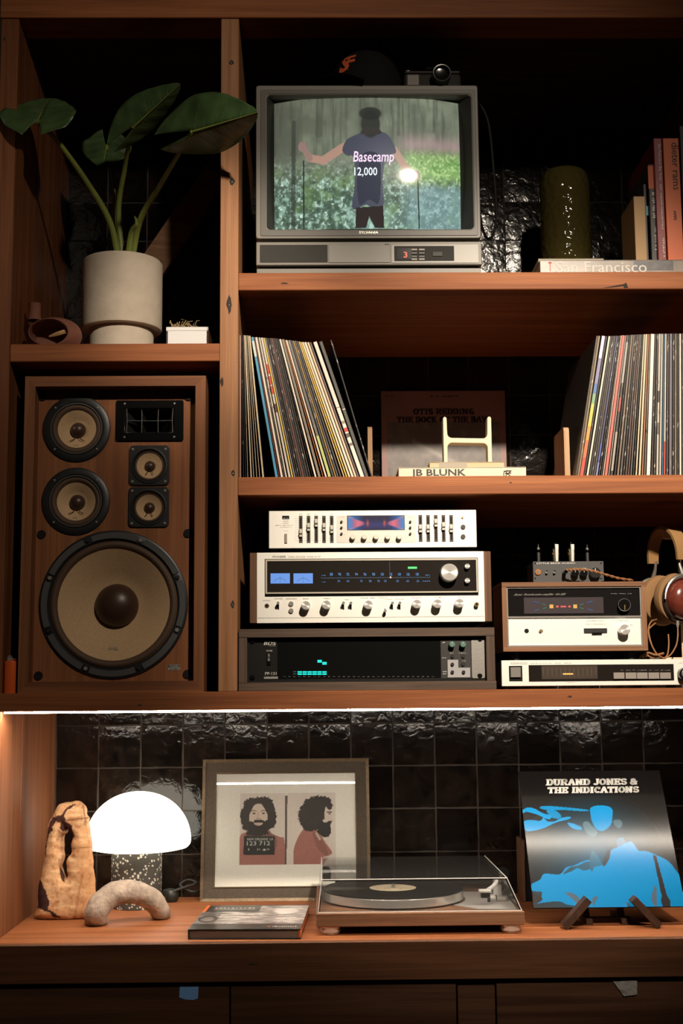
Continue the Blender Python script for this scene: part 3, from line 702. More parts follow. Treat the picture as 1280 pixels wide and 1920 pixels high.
pap = MB().box(a, b-.003, .045, .17, Z_TV, Z_TV+.008, .002).build('folded_leaflet', mat('leaflet', (.42, .37, .31), .6)); tag(pap, 'small folded leaflet lying between vase and television', 'leaflet')
def up_book(name, label, pT, pB, w, depth, Yf, z0, cover, pages=True):
    """upright book, spine to the front; pT/pB: picture x of spine left edge at top and bottom"""
    xl = AT(pB[0], pB[1], Yf)[0]; w = w/SCL(Yf); zt_ = AT(pT[0], pT[1], Yf)[1]
    t = thing(name, label, 'book', (xl+w/2, Yf+depth/2, z0))
    MB().box(xl, xl+w, Yf, Yf+.003, z0, zt_, .001).build('spine', cover, t)
    MB().box(xl, xl+.0025, Yf+.001, Yf+depth, z0, zt_, .0006).build('cover', cover, t); MB().box(xl+w-.0025, xl+w, Yf+.001, Yf+depth, z0, zt_, .0006).build('cover', cover, t)
    MB().box(xl+.0025, xl+w-.0025, Yf+.003, Yf+depth-.003, z0+.002, zt_-.003).build('pages', paper, t)
    return t, xl, w, zt_
YB_ = .045
def spine_text(t, body, px, y0, y1, Y, m, wpx, bold=0.0):
    xa, zt_ = AT(px, y0, Y); _, zb_ = AT(px, y1, Y); w_ = wpx/SCL(Y)
    lettering(body, (xa, Y, zt_), (0, 0, zb_-zt_), (w_, 0, 0), m, t, bold)
def spine_marks(t, px, y0, y1, Y, m, wpx, n):
    """lettering too small to read: a row of short strokes down a spine"""
    r = random.Random(int(px*7)); mb = MB(); xa, zt_ = AT(px, y0, Y); _, zb_ = AT(px, y1, Y); w_ = wpx/SCL(Y); st = (zt_-zb_)/n
    for k in range(n):
        if r.random() < .12: continue
        z = zt_-st*(k+.15); a_ = r.choice((0, 0, .3)); b_ = r.choice((1, 1, .75))
        mb.box(xa+w_*a_, xa+w_*b_, Y, Y+.0004, z-st*r.uniform(.45, .75), z)
    return mb.build('lettering', m, t)
bk, *_ = up_book('hardback_book', 'plain tan hardback book, shortest of the upright row', (1189, 368), (1192, 486), 22, .12, .055, ZS, mat('tan_cover', (.46, .29, .15), .7))
bk, *_ = up_book('paperback_book', 'slim dark book with pale blue spine patch next to tan book', (1203, 345), (1211.0, 486), 5.6, .17, .075, ZS, mat('dusk_cover', (.05, .05, .055), .5, vary=(30, .5)))
part_box('spine_patch', (1210.5, 386, 1214.5, 404), .0746, .08, mat('blue_patch', (.12, .30, .36), .5), bk)
bk, xl, w_, z_ = up_book('paperback_book', 'dark grey book with orange block on its spine', (1215, 308), (1221.8, 486), 11.5, .18, .06, ZS, mat('charcoal_cover', (.045, .042, .04), .5, vary=(40, .3)))
part_box('spine_label', (1214.7, 311, 1226, 354), .0594, .062, mat('orange_block', (.60, .14, .06), .6), bk)
spine_marks(bk, 1221.5, 360, 410, .0592, white_ink, 5, 14); spine_marks(bk, 1226, 425, 470, .0592, white_ink, 4, 12)
bk, *_ = up_book('hardback_book', 'dark red hardback book with white spine lettering', (1228, 259), (1234.2, 486), 16, .24, YB_, ZS, mat('crimson_cover', (.24, .028, .030), .4))
spine_text(bk, 'San Francisco Bay Area', 1231.5, 270, 338, YB_-.0007, white_ink, 7, .01); spine_marks(bk, 1237, 345, 430, YB_-.0007, white_ink, 2.6, 26); spine_marks(bk, 1241, 446, 482, YB_-.0007, white_ink, 4, 11)
bk, *_ = up_book('hardback_book', 'bright orange hardback with black lowercase title on its spine', (1246, 259), (1252, 486), 31, .22, YB_-.005, ZS, mat('orange_cover', (.62, .115, .022), .45))
spine_text(bk, 'dieter rams', 1258, 267, 356, YB_-.0057, dark_ink, 14, .004)
spine_marks(bk, 1262, 395, 412, YB_-.0057, dark_ink, 6, 7)
bk, *_ = up_book('hardback_book', 'tall dark blue book at the frame edge behind orange book', (1280, 236), (1284.5, 486), 22, .24, YB_+.01, ZS, mat('navy_cover', (.022, .022, .034), .5))
def marks(p, Y, m, parent, n, rows=1, seed=0):
    """print too small to read: short strokes in rows across a panel"""
    r = random.Random(seed+int(p[0]*13)); mb = MB(); x0, x1, z0, z1 = RECT(p, Y); st = (x1-x0)/n; rh = (z1-z0)/rows
    for q in range(rows):
        for k in range(n):
            if r.random() < .1: continue
            x = x0+st*(k+.1); zc = z0+rh*q
            mb.box(x, x+st*r.uniform(.45, .8), Y, Y+.0003, zc+rh*r.choice((.15, .15, .35)), zc+rh*r.choice((.8, .8, .6)))
    return mb.build('lettering', m, parent)

# ------------------------------------------------------------------ potted plant
PY = .24; pcx = (AT(152, 540, PY)[0]+AT(306, 540, PY)[0])/2; R = 77/SCL(PY); ptz = AT(229, 472, PY-.08)[1]; zc_ = Z_PL
pot = thing('potted_plant', 'big-leaved green plant in a pale concrete pot', 'plant', (pcx, PY, Z_PL))
conc = mat('pale_concrete', (.44, .375, .30), .85, bump=(260, .25), vary=(28, .09))
zs = AT(229, 603, PY-.08)[1]
MB().lathe([(0, zs-zc_+.008), (R*.80, zs-zc_), (R*.985, zs-zc_+.001), (R, zs-zc_+.004), (R, ptz-zc_-.004), (R-.003, ptz-zc_), (R-.010, ptz-zc_), (R-.012, ptz-zc_-.03), (0, ptz-zc_-.03)], (pcx, PY, zc_), 'z', 64).build('pot', conc, pot)
MB().lathe([(0, 0), (R*.76, 0), (R*.795, .003), (R*.795, zs-zc_-.004), (R*.78, zs-zc_+.004), (0, zs-zc_+.004)], (pcx, PY, zc_), 'z', 56).build('saucer', conc, pot)
MB().lathe([(R-.012, ptz-zc_-.022), (R*.5, ptz-zc_-.018), (0, ptz-zc_-.016)], (pcx, PY, zc_), 'z', 32).build('soil', mat('soil', (.03, .02, .013), .95, bump=(200, 1)), pot)
leafm = mat('leaf_green', (.050, .092, .032), .38, bump=(60, .25), vary=(25, .35)); stemm = mat('stem_green', (.20, .24, .055), .45, vary=(20, .3))
def stem(pts, r0, r1):
    P = catmull(pts, 8); n = len(P); MB().tube(P, [r0+(r1-r0)*i/(n-1) for i in range(n)], 10).build('stem', stemm, pot)
bx = pcx; bz = ptz-.02
attach = {'L4': A3(70, 228, -.02), 'L2': A3(250, 238, .06), 'L1': A3(360, 247, -.10), 'L3': A3(200, 272, .28)}
stem([Vector((bx-.006, PY+.01, bz)), A3(207, 420, .20), A3(165, 345, .13), A3(110, 268, .04), attach['L4']], .0085, .0042)
stem([Vector((bx+.002, PY+.02, bz)), A3(222, 400, .23), A3(233, 320, .18), A3(243, 262, .10), attach['L2']], .0075, .0035)
stem([Vector((bx+.020, PY-.01, bz)), A3(262, 415, .18), A3(300, 348, .09), A3(338, 283, -.03), attach['L1']], .0080, .0038)
stem([Vector((bx-.008, PY+.04, bz)), A3(214, 410, .28), A3(213, 345, .27), attach['L3']], .0050, .0030)
P = catmull([Vector((bx+.012, PY-.015, bz)), A3(246, 440, .20), A3(256, 420, .18), A3(252, 405, .18)], 6)
MB().tube(P, [.008*(1-.9*(i/(len(P)-1))**2) for i in range(len(P))], 8).build('leaf_sheath', stemm, pot)
def leaf(attach_, fwd, side, length, width, lobe=.32, fold=.35, droop=.25, wav=.004, seed=0):
    f = Vector(fwd).normalized(); s = Vector(side); s = (s-f*s.dot(f)).normalized(); nrm = s.cross(f).normalized()
    mb = MB(); NT, NS = 26, 7; r = random.Random(seed)
    def surf(t, q, sg):
        e = q/width
        up = fold*q*(.6+.4*e)-droop*length*max(t, 0)**2*.9+wav*math.sin(9*t+3*e+seed)*e*1.5+.0012*math.sin(22*t-6*e)*min(1, e*4)-.35*lobe*length*max(-t, 0)*.6
        return attach_+f*(t*length)+s*(sg*q)+nrm*up
    def half_w(t):
        return width*max(0.0, math.sin(PI*min(1, (t+lobe)/(1+lobe)*.97+.03))**.62*(1-.35*max(t, 0)))
    for sg in (-1, 1):
        g = []
        for i in range(NT+1):
            t = -lobe+(1+lobe)*i/NT; w = half_w(t)
            inn = 0 if t >= 0 else min(w, .22*width*(-t/lobe)**.8+.02*width)
            for k in range(NS+1):
                g.append(surf(t, inn+(w-inn)*k/NS, sg))
        fs = [(i*(NS+1)+k, i*(NS+1)+k+1, (i+1)*(NS+1)+k+1, (i+1)*(NS+1)+k) for i in range(NT) for k in range(NS)]
        mb.add(g, fs if sg < 0 else [x[::-1] for x in fs])
    o = mb.build('leaf', leafm, pot, angle=180)
    so = o.modifiers.new('thick', 'SOLIDIFY'); so.thickness = .0006
    rib = [attach_+f*(t*length)+nrm*(-droop*length*t*t*.9-.0006) for t in [k/12 for k in range(13)]]
    MB().tube(rib, [.0022*(1-.8*k/12) for k in range(13)], 6).build('midrib', stemm, o)
    vm = mat('leaf_vein', (.085, .125, .05), .45)
    for k in range(6):
        for sg in (-1, 1):
            t0 = .04+.14*k; pts = []
            for j in range(6):
                t = t0+.13*(j/5)**1.4; pts.append(surf(t, half_w(t)*.9*j/5, sg)+nrm*.0003)
            MB().tube(pts, [.0008*(1-.14*j) for j in range(6)], 4, cap=False).build('vein', vm, o)
    return o
f1 = A3(482, 211, -.19)-attach['L1']; leaf(attach['L1'], f1, (-.1, -.62, .75), f1.length, .066, lobe=.55, fold=.80, droop=-.02, wav=.003, seed=1)
f2 = A3(338, 157, .0)-attach['L2']; leaf(attach['L2'], f2, (-.70, -.55, .45), f2.length, .046, lobe=.5, fold=.75, droop=.0, wav=.002, seed=2)
leaf(attach['L3'], (-.004, -.02, -.060), (.10, .0, .0), .070, .061, lobe=.60, fold=.06, droop=.02, wav=.002, seed=3)
leaf(attach['L4'], (.012, .050, .080), (.09, .01, .024), .105, .088, lobe=.45, fold=.12, droop=.12, wav=.003, seed=4)

# leaning plank behind the pot
pa, pb_ = A3(282, 512, .44), A3(412, 340, .50)
d_ = (pb_-pa).normalized(); n_ = Vector((-d_.z, 0, d_.x)); pa = pa-d_*((pa.z-n_.z*0-(Z_PL+.03))/d_.z)
pk = MB(); hw = .034; pb_.x = min(pb_.x, X_C0-.075)
crn = [pa+n_*hw, pa-n_*hw, pb_+d_*.05-n_*hw, pb_+d_*.05+n_*hw]
lift = Z_PL-min(c.z for c in crn); crn = [c+Vector((0, 0, lift)) for c in crn]
pk.add([tuple(c) for c in crn]+[(c.x, c.y+.018, c.z) for c in crn], [(0, 1, 2, 3), (7, 6, 5, 4), (0, 4, 5, 1), (1, 5, 6, 2), (2, 6, 7, 3), (3, 7, 4, 0)])
pk = pk.build('wood_offcut', wood('offcut_wood', axis='x', dark=(.16, .08, .04), mid=(.24, .12, .06), light=(.30, .16, .08))); tag(pk, 'wooden plank leaning diagonally behind the concrete pot', 'plank')

# terracotta burner with oval mouth
TY = .09; tx = (AT(50, 615, TY)[0]+AT(154, 615, TY)[0])/2; a_, b_, c_, d2 = RECT((50, 595, 154, 643), TY); rx = (b_-a_)/2; rz = (d2-Z_PL)/2
terra = mat('terracotta', (.20, .075, .048), .8, bump=(200, .2), vary=(40, .15))
bn = thing('incense_burner', 'terracotta vessel with oval mouth and short chimney beside the pot', 'vessel', (tx, TY, Z_PL))
mb = MB(); zc = Z_PL+rz
mb.lathe([(1.0*math.cos(k/12*PI/2)*1.0, .045*math.sin(k/12*PI/2)) for k in range(13)], (tx, TY, zc), 'y', 48, sx=rx, sz=rz)
ox = tx-.007; oz = zc+.001
fr = []
for k in range(9):
    t = k/8; fr.append((1-t, t))
vs_ = []; n = 48
for k in range(9):
    t = k/8
    for i in range(n):
        a = 2*PI*i/n
        X1, Z1 = tx+rx*math.cos(a), zc+rz*math.sin(a); X0, Z0 = ox+rx*.68*math.cos(a), oz+rz*.66*math.sin(a)
        vs_.append((X1+(X0-X1)*t, TY-.030*math.sin(t*PI/2)+(.004 if k == 8 else 0), Z1+(Z0-Z1)*t))
mb.add(vs_, [(k*n+i, k*n+(i+1) % n, (k+1)*n+(i+1) % n, (k+1)*n+i) for k in range(8) for i in range(n)])
mb.lathe([(1, 0), (1.05, .03), (.9, .052), (0, .06)], (ox, TY-.026, oz), 'y', n, sx=rx*.68, sz=rz*.66)
mb.build('body', terra, bn, angle=60)
cxp, czp = AT(64, 590, TY)
MB().lathe([(.0155, -.012), (.013, .0), (.0125, .024), (.0135, .026), (.010, .027), (.009, .0)], (cxp, TY+.005, czp), 'z', 24).build('chimney', terra, bn)
w0 = A3(92, 631, TY-.018); w1 = A3(122, 622, TY-.022)
ws = MB().tube([w0, w0.lerp(w1, .4), w0.lerp(w1, .7), w1], [.002, .0045, .0052, .005], 6).build('scent_wood', mat('scent_wood', (.50, .30, .13), .7)); tag(ws, 'small pale stick of wood lying in the terracotta mouth', 'wood stick')
# white dish with dried moss
WY = .10; a, b, c, d = RECT((312, 613, 390, 643), WY)
dish = MB(); ring(dish, a, b, 0, 0, a, b, 0, 0, 0, 0); dish = MB()
wt = mat('white_ceramic', (.66, .66, .66), .35)
z1 = d
dish.box(a, b, WY, WY+.11, Z_PL, Z_PL+.012, .002)
for q in ((a, a+.004, WY, WY+.11), (b-.004, b, WY, WY+.11), (a, b, WY, WY+.004), (a, b, WY+.106, WY+.11)): dish.box(*q, Z_PL+.010, z1, .001)
dish.box(a-.001, b+.001, WY-.001, WY+.003, z1-.009, z1, .001)
dish = dish.build('ceramic_box', wt); tag(dish, 'small white open ceramic box at the divider post', 'box')
mb = MB(); r = random.Random(3)
for k in range(150):
    p = Vector((r.uniform(a+.007, b-.007), r.uniform(WY+.008, WY+.09), z1-.008)); q = p+Vector((r.uniform(-.02, .02), r.uniform(-.02, .02), r.uniform(.008, .028)*(1 if p.x < b-.03 else .6))); e = q+Vector((r.uniform(-.014, .014), r.uniform(-.01, .01), r.uniform(-.014, .004)))
    q, e = (Vector((min(max(w_.x, a+.006), b-.006), min(max(w_.y, WY+.006), WY+.104), max(w_.z, z1-.004))) for w_ in (q, e))
    mb.tube([p, q, e], [.0011, .0009, .0005], 4, cap=False)
ms = mb.build('dried_moss', mat('dried_moss', (.30, .21, .10), .9)); tag(ms, 'tangle of dried straw-coloured moss in the white box', 'moss', kind='stuff')

# ------------------------------------------------------------------ loudspeaker
SF = .02; SB = SF+.040
sx0_, sx1_, szt = -.616, -.2384, 2.062
spk = thing('loudspeaker', 'large wooden loudspeaker with six exposed drivers', 'speaker', ((sx0_+sx1_)/2, .19, Z_BM))
fw_ = .0215; mb = MB()
ix0_, ix1_, iz0_, iz1_ = sx0_+fw_, sx1_-fw_, Z_BM+fw_+.001, szt-fw_
def board4(nm, pts, m):
    q = MB(); q.add([(x, SF, z) for x, z in pts]+[(x, .36, z) for x, z in pts], [(0, 1, 2, 3), (7, 6, 5, 4), (4, 5, 1, 0), (5, 6, 2, 1), (6, 7, 3, 2), (7, 4, 0, 3)]); return q.build(nm, m, spk)
board4('cabinet_top', [(ix0_, iz1_), (ix1_, iz1_), (sx1_, szt), (sx0_, szt)], tk_x); board4('cabinet_base', [(sx0_, Z_BM), (sx1_, Z_BM), (ix1_, iz0_), (ix0_, iz0_)], tk_x)
board4('cabinet_side', [(sx0_, Z_BM), (ix0_, iz0_), (ix0_, iz1_), (sx0_, szt)], tk_z); board4('cabinet_side', [(ix1_, iz0_), (sx1_, Z_BM), (sx1_, szt), (ix1_, iz1_)], tk_z)
MB().box(ix0_, ix1_, .35, .358, iz0_, iz1_).build('back_panel', matte, spk)
def PC(px, py): return AT(px, py, SB)
S_ = 1/SCL(SB)
wx, wz = PC(213, 1133); holes = [circ(wx, wz, .136, 64)]
mids = [PC(144, 804), PC(142.5, 940)]; tws = [PC(280, 873), PC(279, 951)]; hx, hz = PC(281, 789)
holes += [circ(x, z, .058, 40) for x, z in mids]+[circ(x, z, .034, 32) for x, z in tws]+[[(hx-.052, hz-.026), (hx+.052, hz-.026), (hx+.052, hz+.026), (hx-.052, hz+.026)]]
bf = curve_mesh([[(ix0_, iz0_), (ix1_, iz0_), (ix1_, iz1_), (ix0_, iz1_)]]+holes, .012); move(bf, 0, SB, 0); bf.build('baffle', wood('baffle_veneer', axis='z', dark=(.22, .078, .028), mid=(.285, .104, .039), light=(.35, .135, .053), across=40), spk)
cone = mat('paper_cone', (.58, .385, .215), .8, bump=(1200, .3), vary=(300, .12)); capm = mat('dust_cap', (.055, .027, .018), .38); surr = mat('cone_surround', (.085, .048, .028), .7); fg = mat('driver_frame', (.016, .016, .017), .4); gask = mat('gasket', (.062, .062, .066), .6, bump=(900, .3))
def driver(name, x, z, R0, rs, rc, rd, depth, dome):
    """ring R0..rs, surround rs..rc, cone rc..rd, dust cap rd"""
    d = MB().lathe([(R0, .002), (R0, -.003), (R0-.003, -.005), (rs+.003, -.005), (rs, -.002), (rs-.001, .004)], (x, SB, z), 'y', 64).build(name, fg, spk)
    w = rs-rc
    MB().lathe([(rs, .001)]+[(rs-w*k/8, .001-.35*w*math.sin(PI*k/8)) for k in range(1, 8)]+[(rc, .002)], (x, SB, z), 'y', 64).build('surround', surr, d)
    MB().lathe([(rc, .002), (rc*.7+rd*.3, depth*.34), (rc*.35+rd*.65, depth*.68), (rd, depth), (0, depth)], (x, SB, z), 'y', 64).build('cone', cone, d)
    MB().lathe([(rd*math.cos(k/8*PI/2), depth-.001-dome*math.sin(k/8*PI/2)) for k in range(9)], (x, SB, z), 'y', 40).build('dust_cap', capm, d)
    return d
wf = driver('woofer', wx, wz, .1545, .1335, .1165, .046, .045, .034)
for k in range(8):
    a0 = PI/8+k*PI/4+.06; a1 = PI/8+(k+1)*PI/4-.06
    MB().lathe([(.1365, -.004), (.1375, -.0075), (.1495, -.0075), (.1505, -.004)], (wx, SB, wz), 'y', 10, a0=a0, a1=a1).build('gasket', gask, wf)
    a = PI/8+k*PI/4; bxx, bzz = wx+.1435*math.cos(a), wz+.1435*math.sin(a)
    MB().cyl((bxx, SB-.009, bzz), .0042, .006, 'y', 10, b=.0008).build('bolt', chrome if k % 2 else fg, wf)
for x, z in mids:
    d = driver('midrange_driver', x, z, .0715, .0545, .0405, .0165, .018, .015)
    MB().lathe([(.0555, -.0052), (.0550, -.0065), (.0525, -.0065), (.0520, -.004)], (x, SB, z), 'y', 48).build('trim_ring', mat('dull_ring', (.14, .135, .13), .35, .6), d)
    for k in range(4): a = PI/4+k*PI/2; MB().cyl((x+.063*math.cos(a), SB-.0065, z+.063*math.sin(a)), .0022, .003, 'y', 8).build('bolt', chrome, d)
    for sg in (-1, 1): MB().tube([(x+sg*.004, SB+.009, z-.016), (x+sg*.008, SB+.007, z-.022), (x+sg*.015, SB+.004, z-.025)], .0009, 5).build('lead_wire', capm, d)
for x, z in tws:
    pl = curve_mesh([rrect(x-.0425, x+.0425, z-.0425, z+.0425, .009), circ(x, z, .034, 40)], .005, .001); move(pl, 0, SB-.0045, 0); d = pl.build('tweeter', fg, spk)
    MB().lathe([(.039, -.0042), (.0385, -.0065), (.035, -.0068), (.034, -.003), (.031, .0)], (x, SB, z), 'y', 48).build('trim_ring', fg, d)
    MB().lathe([(.032, .001), (.030, -.001), (.027, .001)], (x, SB, z), 'y', 40).build('surround', surr, d)
    MB().lathe([(.027, .001), (.011, .011), (0, .011)], (x, SB, z), 'y', 40).build('cone', cone, d)
    MB().lathe([(.0115*math.cos(k/6*PI/2), .010-.010*math.sin(k/6*PI/2)) for k in range(7)], (x, SB, z), 'y', 28).build('dust_cap', capm, d)
    for sx_ in (-1, 1):
        for sz_ in (-1, 1): MB().cyl((x+sx_*.0345, SB-.006, z+sz_*.0345), .0028, .003, 'y', 8).build('bolt', chrome, d)
    for sg in (-1, 1): MB().tube([(x+sg*.003, SB+.004, z-.011), (x+sg*.006, SB+.002, z-.016), (x+sg*.008, SB, z-.019)], .0008, 5).build('lead_wire', capm, d)
hp = curve_mesh([rrect(hx-.0715, hx+.0715, hz-.0435, hz+.0435, .004), [(hx-.052, hz-.0265), (hx+.052, hz-.0265), (hx+.052, hz+.0265), (hx-.052, hz+.0265)]], .006, .001); move(hp, 0, SB-.0055, 0); hp = hp.build('horn_tweeter', gloss, spk)
mb = MB(); o4 = [(hx-.052, hz-.0265), (hx+.052, hz-.0265), (hx+.052, hz+.0265), (hx-.052, hz+.0265)]; i4 = [(hx-.014, hz-.008), (hx+.014, hz-.008), (hx+.014, hz+.008), (hx-.014, hz+.008)]
mb.add([(x, SB-.002, z) for x, z in o4]+[(x, SB+.07, z) for x, z in i4], [(k, (k+1) % 4, 4+(k+1) % 4, 4+k) for k in range(4)]+[(4, 5, 6, 7)]); mb.build('horn_throat', black, hp)
def hc(u, v): return (hx+u*.0475*(1+.03*abs(v)), hz+v*.026)
sl = mat('horn_edge', (.36, .35, .34), .3, .7)
for v in (-1, 0, 1):
    MB().tube([(hc(u/6, v)[0], SB-.003+.004*(1-(u/6)**2), hc(u/6, v)[1]*1+((1-(u/6)**2)*.0015*v)) for u in range(-6, 7)], .0007, 5).build('cell_divider', sl, hp)
for u in (-1, -.36, .36, 1):
    mb = MB(); pts = [(hc(u, v/4)[0], SB-.003+.004*(1-u*u), hc(u, v/4)[1]) for v in range(-4, 5)]; mb.tube(pts, .0007, 5); mb.build('cell_divider', sl, hp)
for u in (-.36, .36):
    x = hc(u, 0)[0]; MB().add([(x, SB, hz-.026), (x, SB, hz+.026), (hx+u*.014, SB+.066, hz+.008), (hx+u*.014, SB+.066, hz-.008)], [(0, 1, 2, 3)]).build('cell_wall', black, hp)
MB().add([(hx-.047, SB, hz), (hx+.047, SB, hz), (hx+.014, SB+.066, hz), (hx-.014, SB+.066, hz)], [(0, 1, 2, 3)]).build('cell_wall', black, hp)
for sx_ in (-1, 1):
    for sz_ in (-1, 1): MB().cyl((hx+sx_*.0525, SB-.007, hz+sz_*.036), .0022, .003, 'y', 8).build('bolt', chrome, hp)
for px, py in ((80, 744), (354, 744), (78, 1002), (352, 1000), (72, 1267), (351, 1264)):
    x, z = PC(px, py); MB().lathe([(.0092, 0), (.0088, -.003), (0, -.0035)], (x, SB, z), 'y', 20).build('grille_fastener', matte, spk)
a, b, c, d = RECT((314.5, 1246, 337, 1256.5), SB-.001); bd = MB().box(a, b, SB-.001, SB, c, d, .0002).build('badge', mat('badge', (.42, .40, .37), .4, .3), spk)
MB().box(a+.0008, b-.0008, SB-.0013, SB-.0008, (c+d)/2, d-.0008).build('badge_field', matte, bd)
ptext('PIONEER', (317, 1247.4, 335, 1251), SB-.0016, mat('badge_ink', (.5, .48, .45), .5), bd, .01); ptext('CS-88A', (317, 1252.3, 335, 1255.6), SB-.0013, dark_ink, bd, .01)
for px, py, w_ in ((213, 1216, 9), (143, 836, 5), (141, 971, 4.5)):
    ptext('FB', (px-w_, py-w_*.42, px+w_, py+w_*.42), SB+(.0145 if w_ > 6 else .004), mat('logo_ink', (.42, .36, .28), .5), spk, .02)
# orange lighter
LY = -.0005+.010; a, b, c, d = RECT((6.5, 1242, 28.5, 1300), LY)
lx_ = (a+b)/2; lg = thing('pocket_lighter', 'orange pocket lighter standing beside the loudspeaker', 'lighter', (lx_, LY+.006, Z_BM))
orp = mat('orange_plastic', (.62, .10, .018), .3)
ztop = AT(17, 1239, LY)[1]
MB().lathe([(0, 0), (.98, 0), (1, .002), (1, ztop-Z_BM-.002), (.95, ztop-Z_BM), (0, ztop-Z_BM)], (lx_, LY+.006, Z_BM), 'z', 28, sx=(b-a)/2, sz=.0065).build('body', orp, lg)
MB().box(lx_-.006, lx_+.0065, LY+.001, LY+.011, ztop, ztop+.0055, .001).build('valve_guard', chrome, lg)
MB().cyl((lx_-.001, LY+.002, ztop+.0075), .0042, .008, 'y', 16).build('spark_wheel', alu, lg)
MB().box(lx_+.004, lx_+.0115, LY+.001, LY+.011, ztop+.0005, ztop+.004, .001).build('thumb_lever', mat('lever', (.35, .05, .015), .4), lg)
# ------------------------------------------------------------------ record sleeves
LPY = .040; LPH = .3125
def C(*a): return rgb(*a)
CREAM, WHITE, DKB, BLK, GRY, YEL = C(205, 190, 160), C(225, 215, 200), C(70, 52, 44), C(26, 22, 21), C(130, 120, 108), C(226, 190, 60)
def sleeve_mat(col, fleck, idx):
    key = 'sleeve_%d_%d_%d_%d' % (*[int(c*999) for c in col], int(fleck*100)+(idx % 3)*1000)
    if key in MATS: return MATS[key]
    m, nt, b = new_mat(key); tc = N(nt, 'ShaderNodeTexCoord'); mp = N(nt, 'ShaderNodeMapping'); mp.inputs['Scale'].default_value = (330, 1, 75); mp.inputs['Location'].default_value = (idx*3.7, 0, idx*1.3)
    no = N(nt, 'ShaderNodeTexNoise'); no.inputs['Scale'].default_value = 1; no.inputs['Detail'].default_value = 4
    mp2 = N(nt, 'ShaderNodeMapping'); mp2.inputs['Scale'].default_value = (1, 1, 9); mp2.inputs['Location'].default_value = (0, 0, idx*2.9); n2 = N(nt, 'ShaderNodeTexNoise'); n2.inputs['Scale'].default_value = 1; n2.inputs['Detail'].default_value = 1
    nt.links.new(tc.outputs['Object'], mp.inputs[0]); nt.links.new(mp.outputs[0], no.inputs['Vector']); nt.links.new(tc.outputs['Object'], mp2.inputs[0]); nt.links.new(mp2.outputs[0], n2.inputs['Vector'])
    a1 = N(nt, 'ShaderNodeMapRange'); a1.inputs[1].default_value = .56; a1.inputs[2].default_value = .62; nt.links.new(no.outputs['Fac'], a1.inputs[0])
    a2 = N(nt, 'ShaderNodeMapRange'); a2.inputs[1].default_value = .50; a2.inputs[2].default_value = .56; nt.links.new(n2.outputs['Fac'], a2.inputs[0])
    mu = N(nt, 'ShaderNodeMath', operation='MULTIPLY'); nt.links.new(a1.outputs[0], mu.inputs[0]); nt.links.new(a2.outputs[0], mu.inputs[1])
    m3 = N(nt, 'ShaderNodeMath', operation='MULTIPLY'); m3.inputs[1].default_value = fleck; nt.links.new(mu.outputs[0], m3.inputs[0])
    lum = sum(col)/3; ink = (.03, .025, .02, 1) if lum > .16 else (.55, .50, .42, 1)
    mx = N(nt, 'ShaderNodeMix'); mx.data_type = 'RGBA'; mx.inputs[6].default_value = (*col, 1); mx.inputs[7].default_value = ink
    nt.links.new(m3.outputs[0], mx.inputs[0]); nt.links.new(mx.outputs[2], b.inputs['Base Color']); b.inputs['Roughness'].default_value = .45
    MATS[key] = m
    return m
cover_dark = mat('sleeve_side', (.035, .030, .028), .5)
ORD = lambda n: '%d%s' % (n, 'th' if 10 <= n % 100 <= 20 else {1: 'st', 2: 'nd', 3: 'rd'}.get(n % 10, 'th'))
def sleeve(i, row, xb, xt, wpx, col, cname, fleck=.8, top=None, yb=893.5, Yf=LPY, decor=(), note='', side=None):
    xB, zB = AT(xb, yb, Yf); yt = top if top else (626 if row == 'left' else 625)
    xT, zT = AT(xt, yt, Yf)
    xB = xB+(xB-xT)*((zB-Z_LP)/(zT-zB))*1.0 if zT != zB else xB
    ang = math.atan2(xT-xB, zT-Z_LP)          # lean; + = towards the right
    w = wpx/SCL(Yf)*math.cos(ang)*.97
    pos = Vector((xB, Yf, Z_LP+abs(math.sin(ang))*w/2))
    mb = MB(); mb.box(-w/2, w/2, .0006, LPH, 0, LPH, 0)
    mb.cur = 1; b_ = min(.0009, w*.3); mb.box(-w/2, w/2, 0, .0026, 0, LPH, b_)
    me = mb.mesh('record_sleeve', [side or cover_dark, sleeve_mat(col, fleck, i)])
    o = bpy.data.objects.new('record_sleeve', me); COL.objects.link(o); o.location = pos; o.rotation_euler = (0, ang, 0); ORI[o.name] = Vector((0, 0, 0))
    where = 'left leaning row, %s from the divider post' if row == 'left' else 'right row, %s from the right bookend'
    tag(o, ('%s-spined record sleeve%s in the ' % (cname, note))+where % ORD(i+1), 'record', 'record sleeves in the %s row' % row)
    for (z0, z1, c) in decor:
        p = MB().box(-w/2+.0002, w/2-.0002, -.0004, .001, LPH*z0, LPH*z1, .0002).mesh('spine_patch', mat('patch_%d_%d_%d' % tuple(int(k*999) for k in c), c, .5))
        q = bpy.data.objects.new('spine_patch', p); COL.objects.link(q); q.parent = o
    return o
def space(L):
    L = [list(r) for r in L]
    for _ in range(6):
        for a, b in zip(L[:-1], L[1:]):
            for k in (0, 1):
                s_ = (b[k]-a[k])*.97; t_ = (a[2]+b[2])/2
                if t_ > s_:
                    la, lb = sum(a[3])+.05, sum(b[3])+.05; ex = 2*(t_-s_); wa = lb/(la+lb)
                    ca = min(ex*wa, a[2]*.6); a[2] -= ca; b[2] = max(b[2]-(ex-ca), .8)
    return L
def D(v=1): return C(int(48*v), int(39*v), int(34*v))
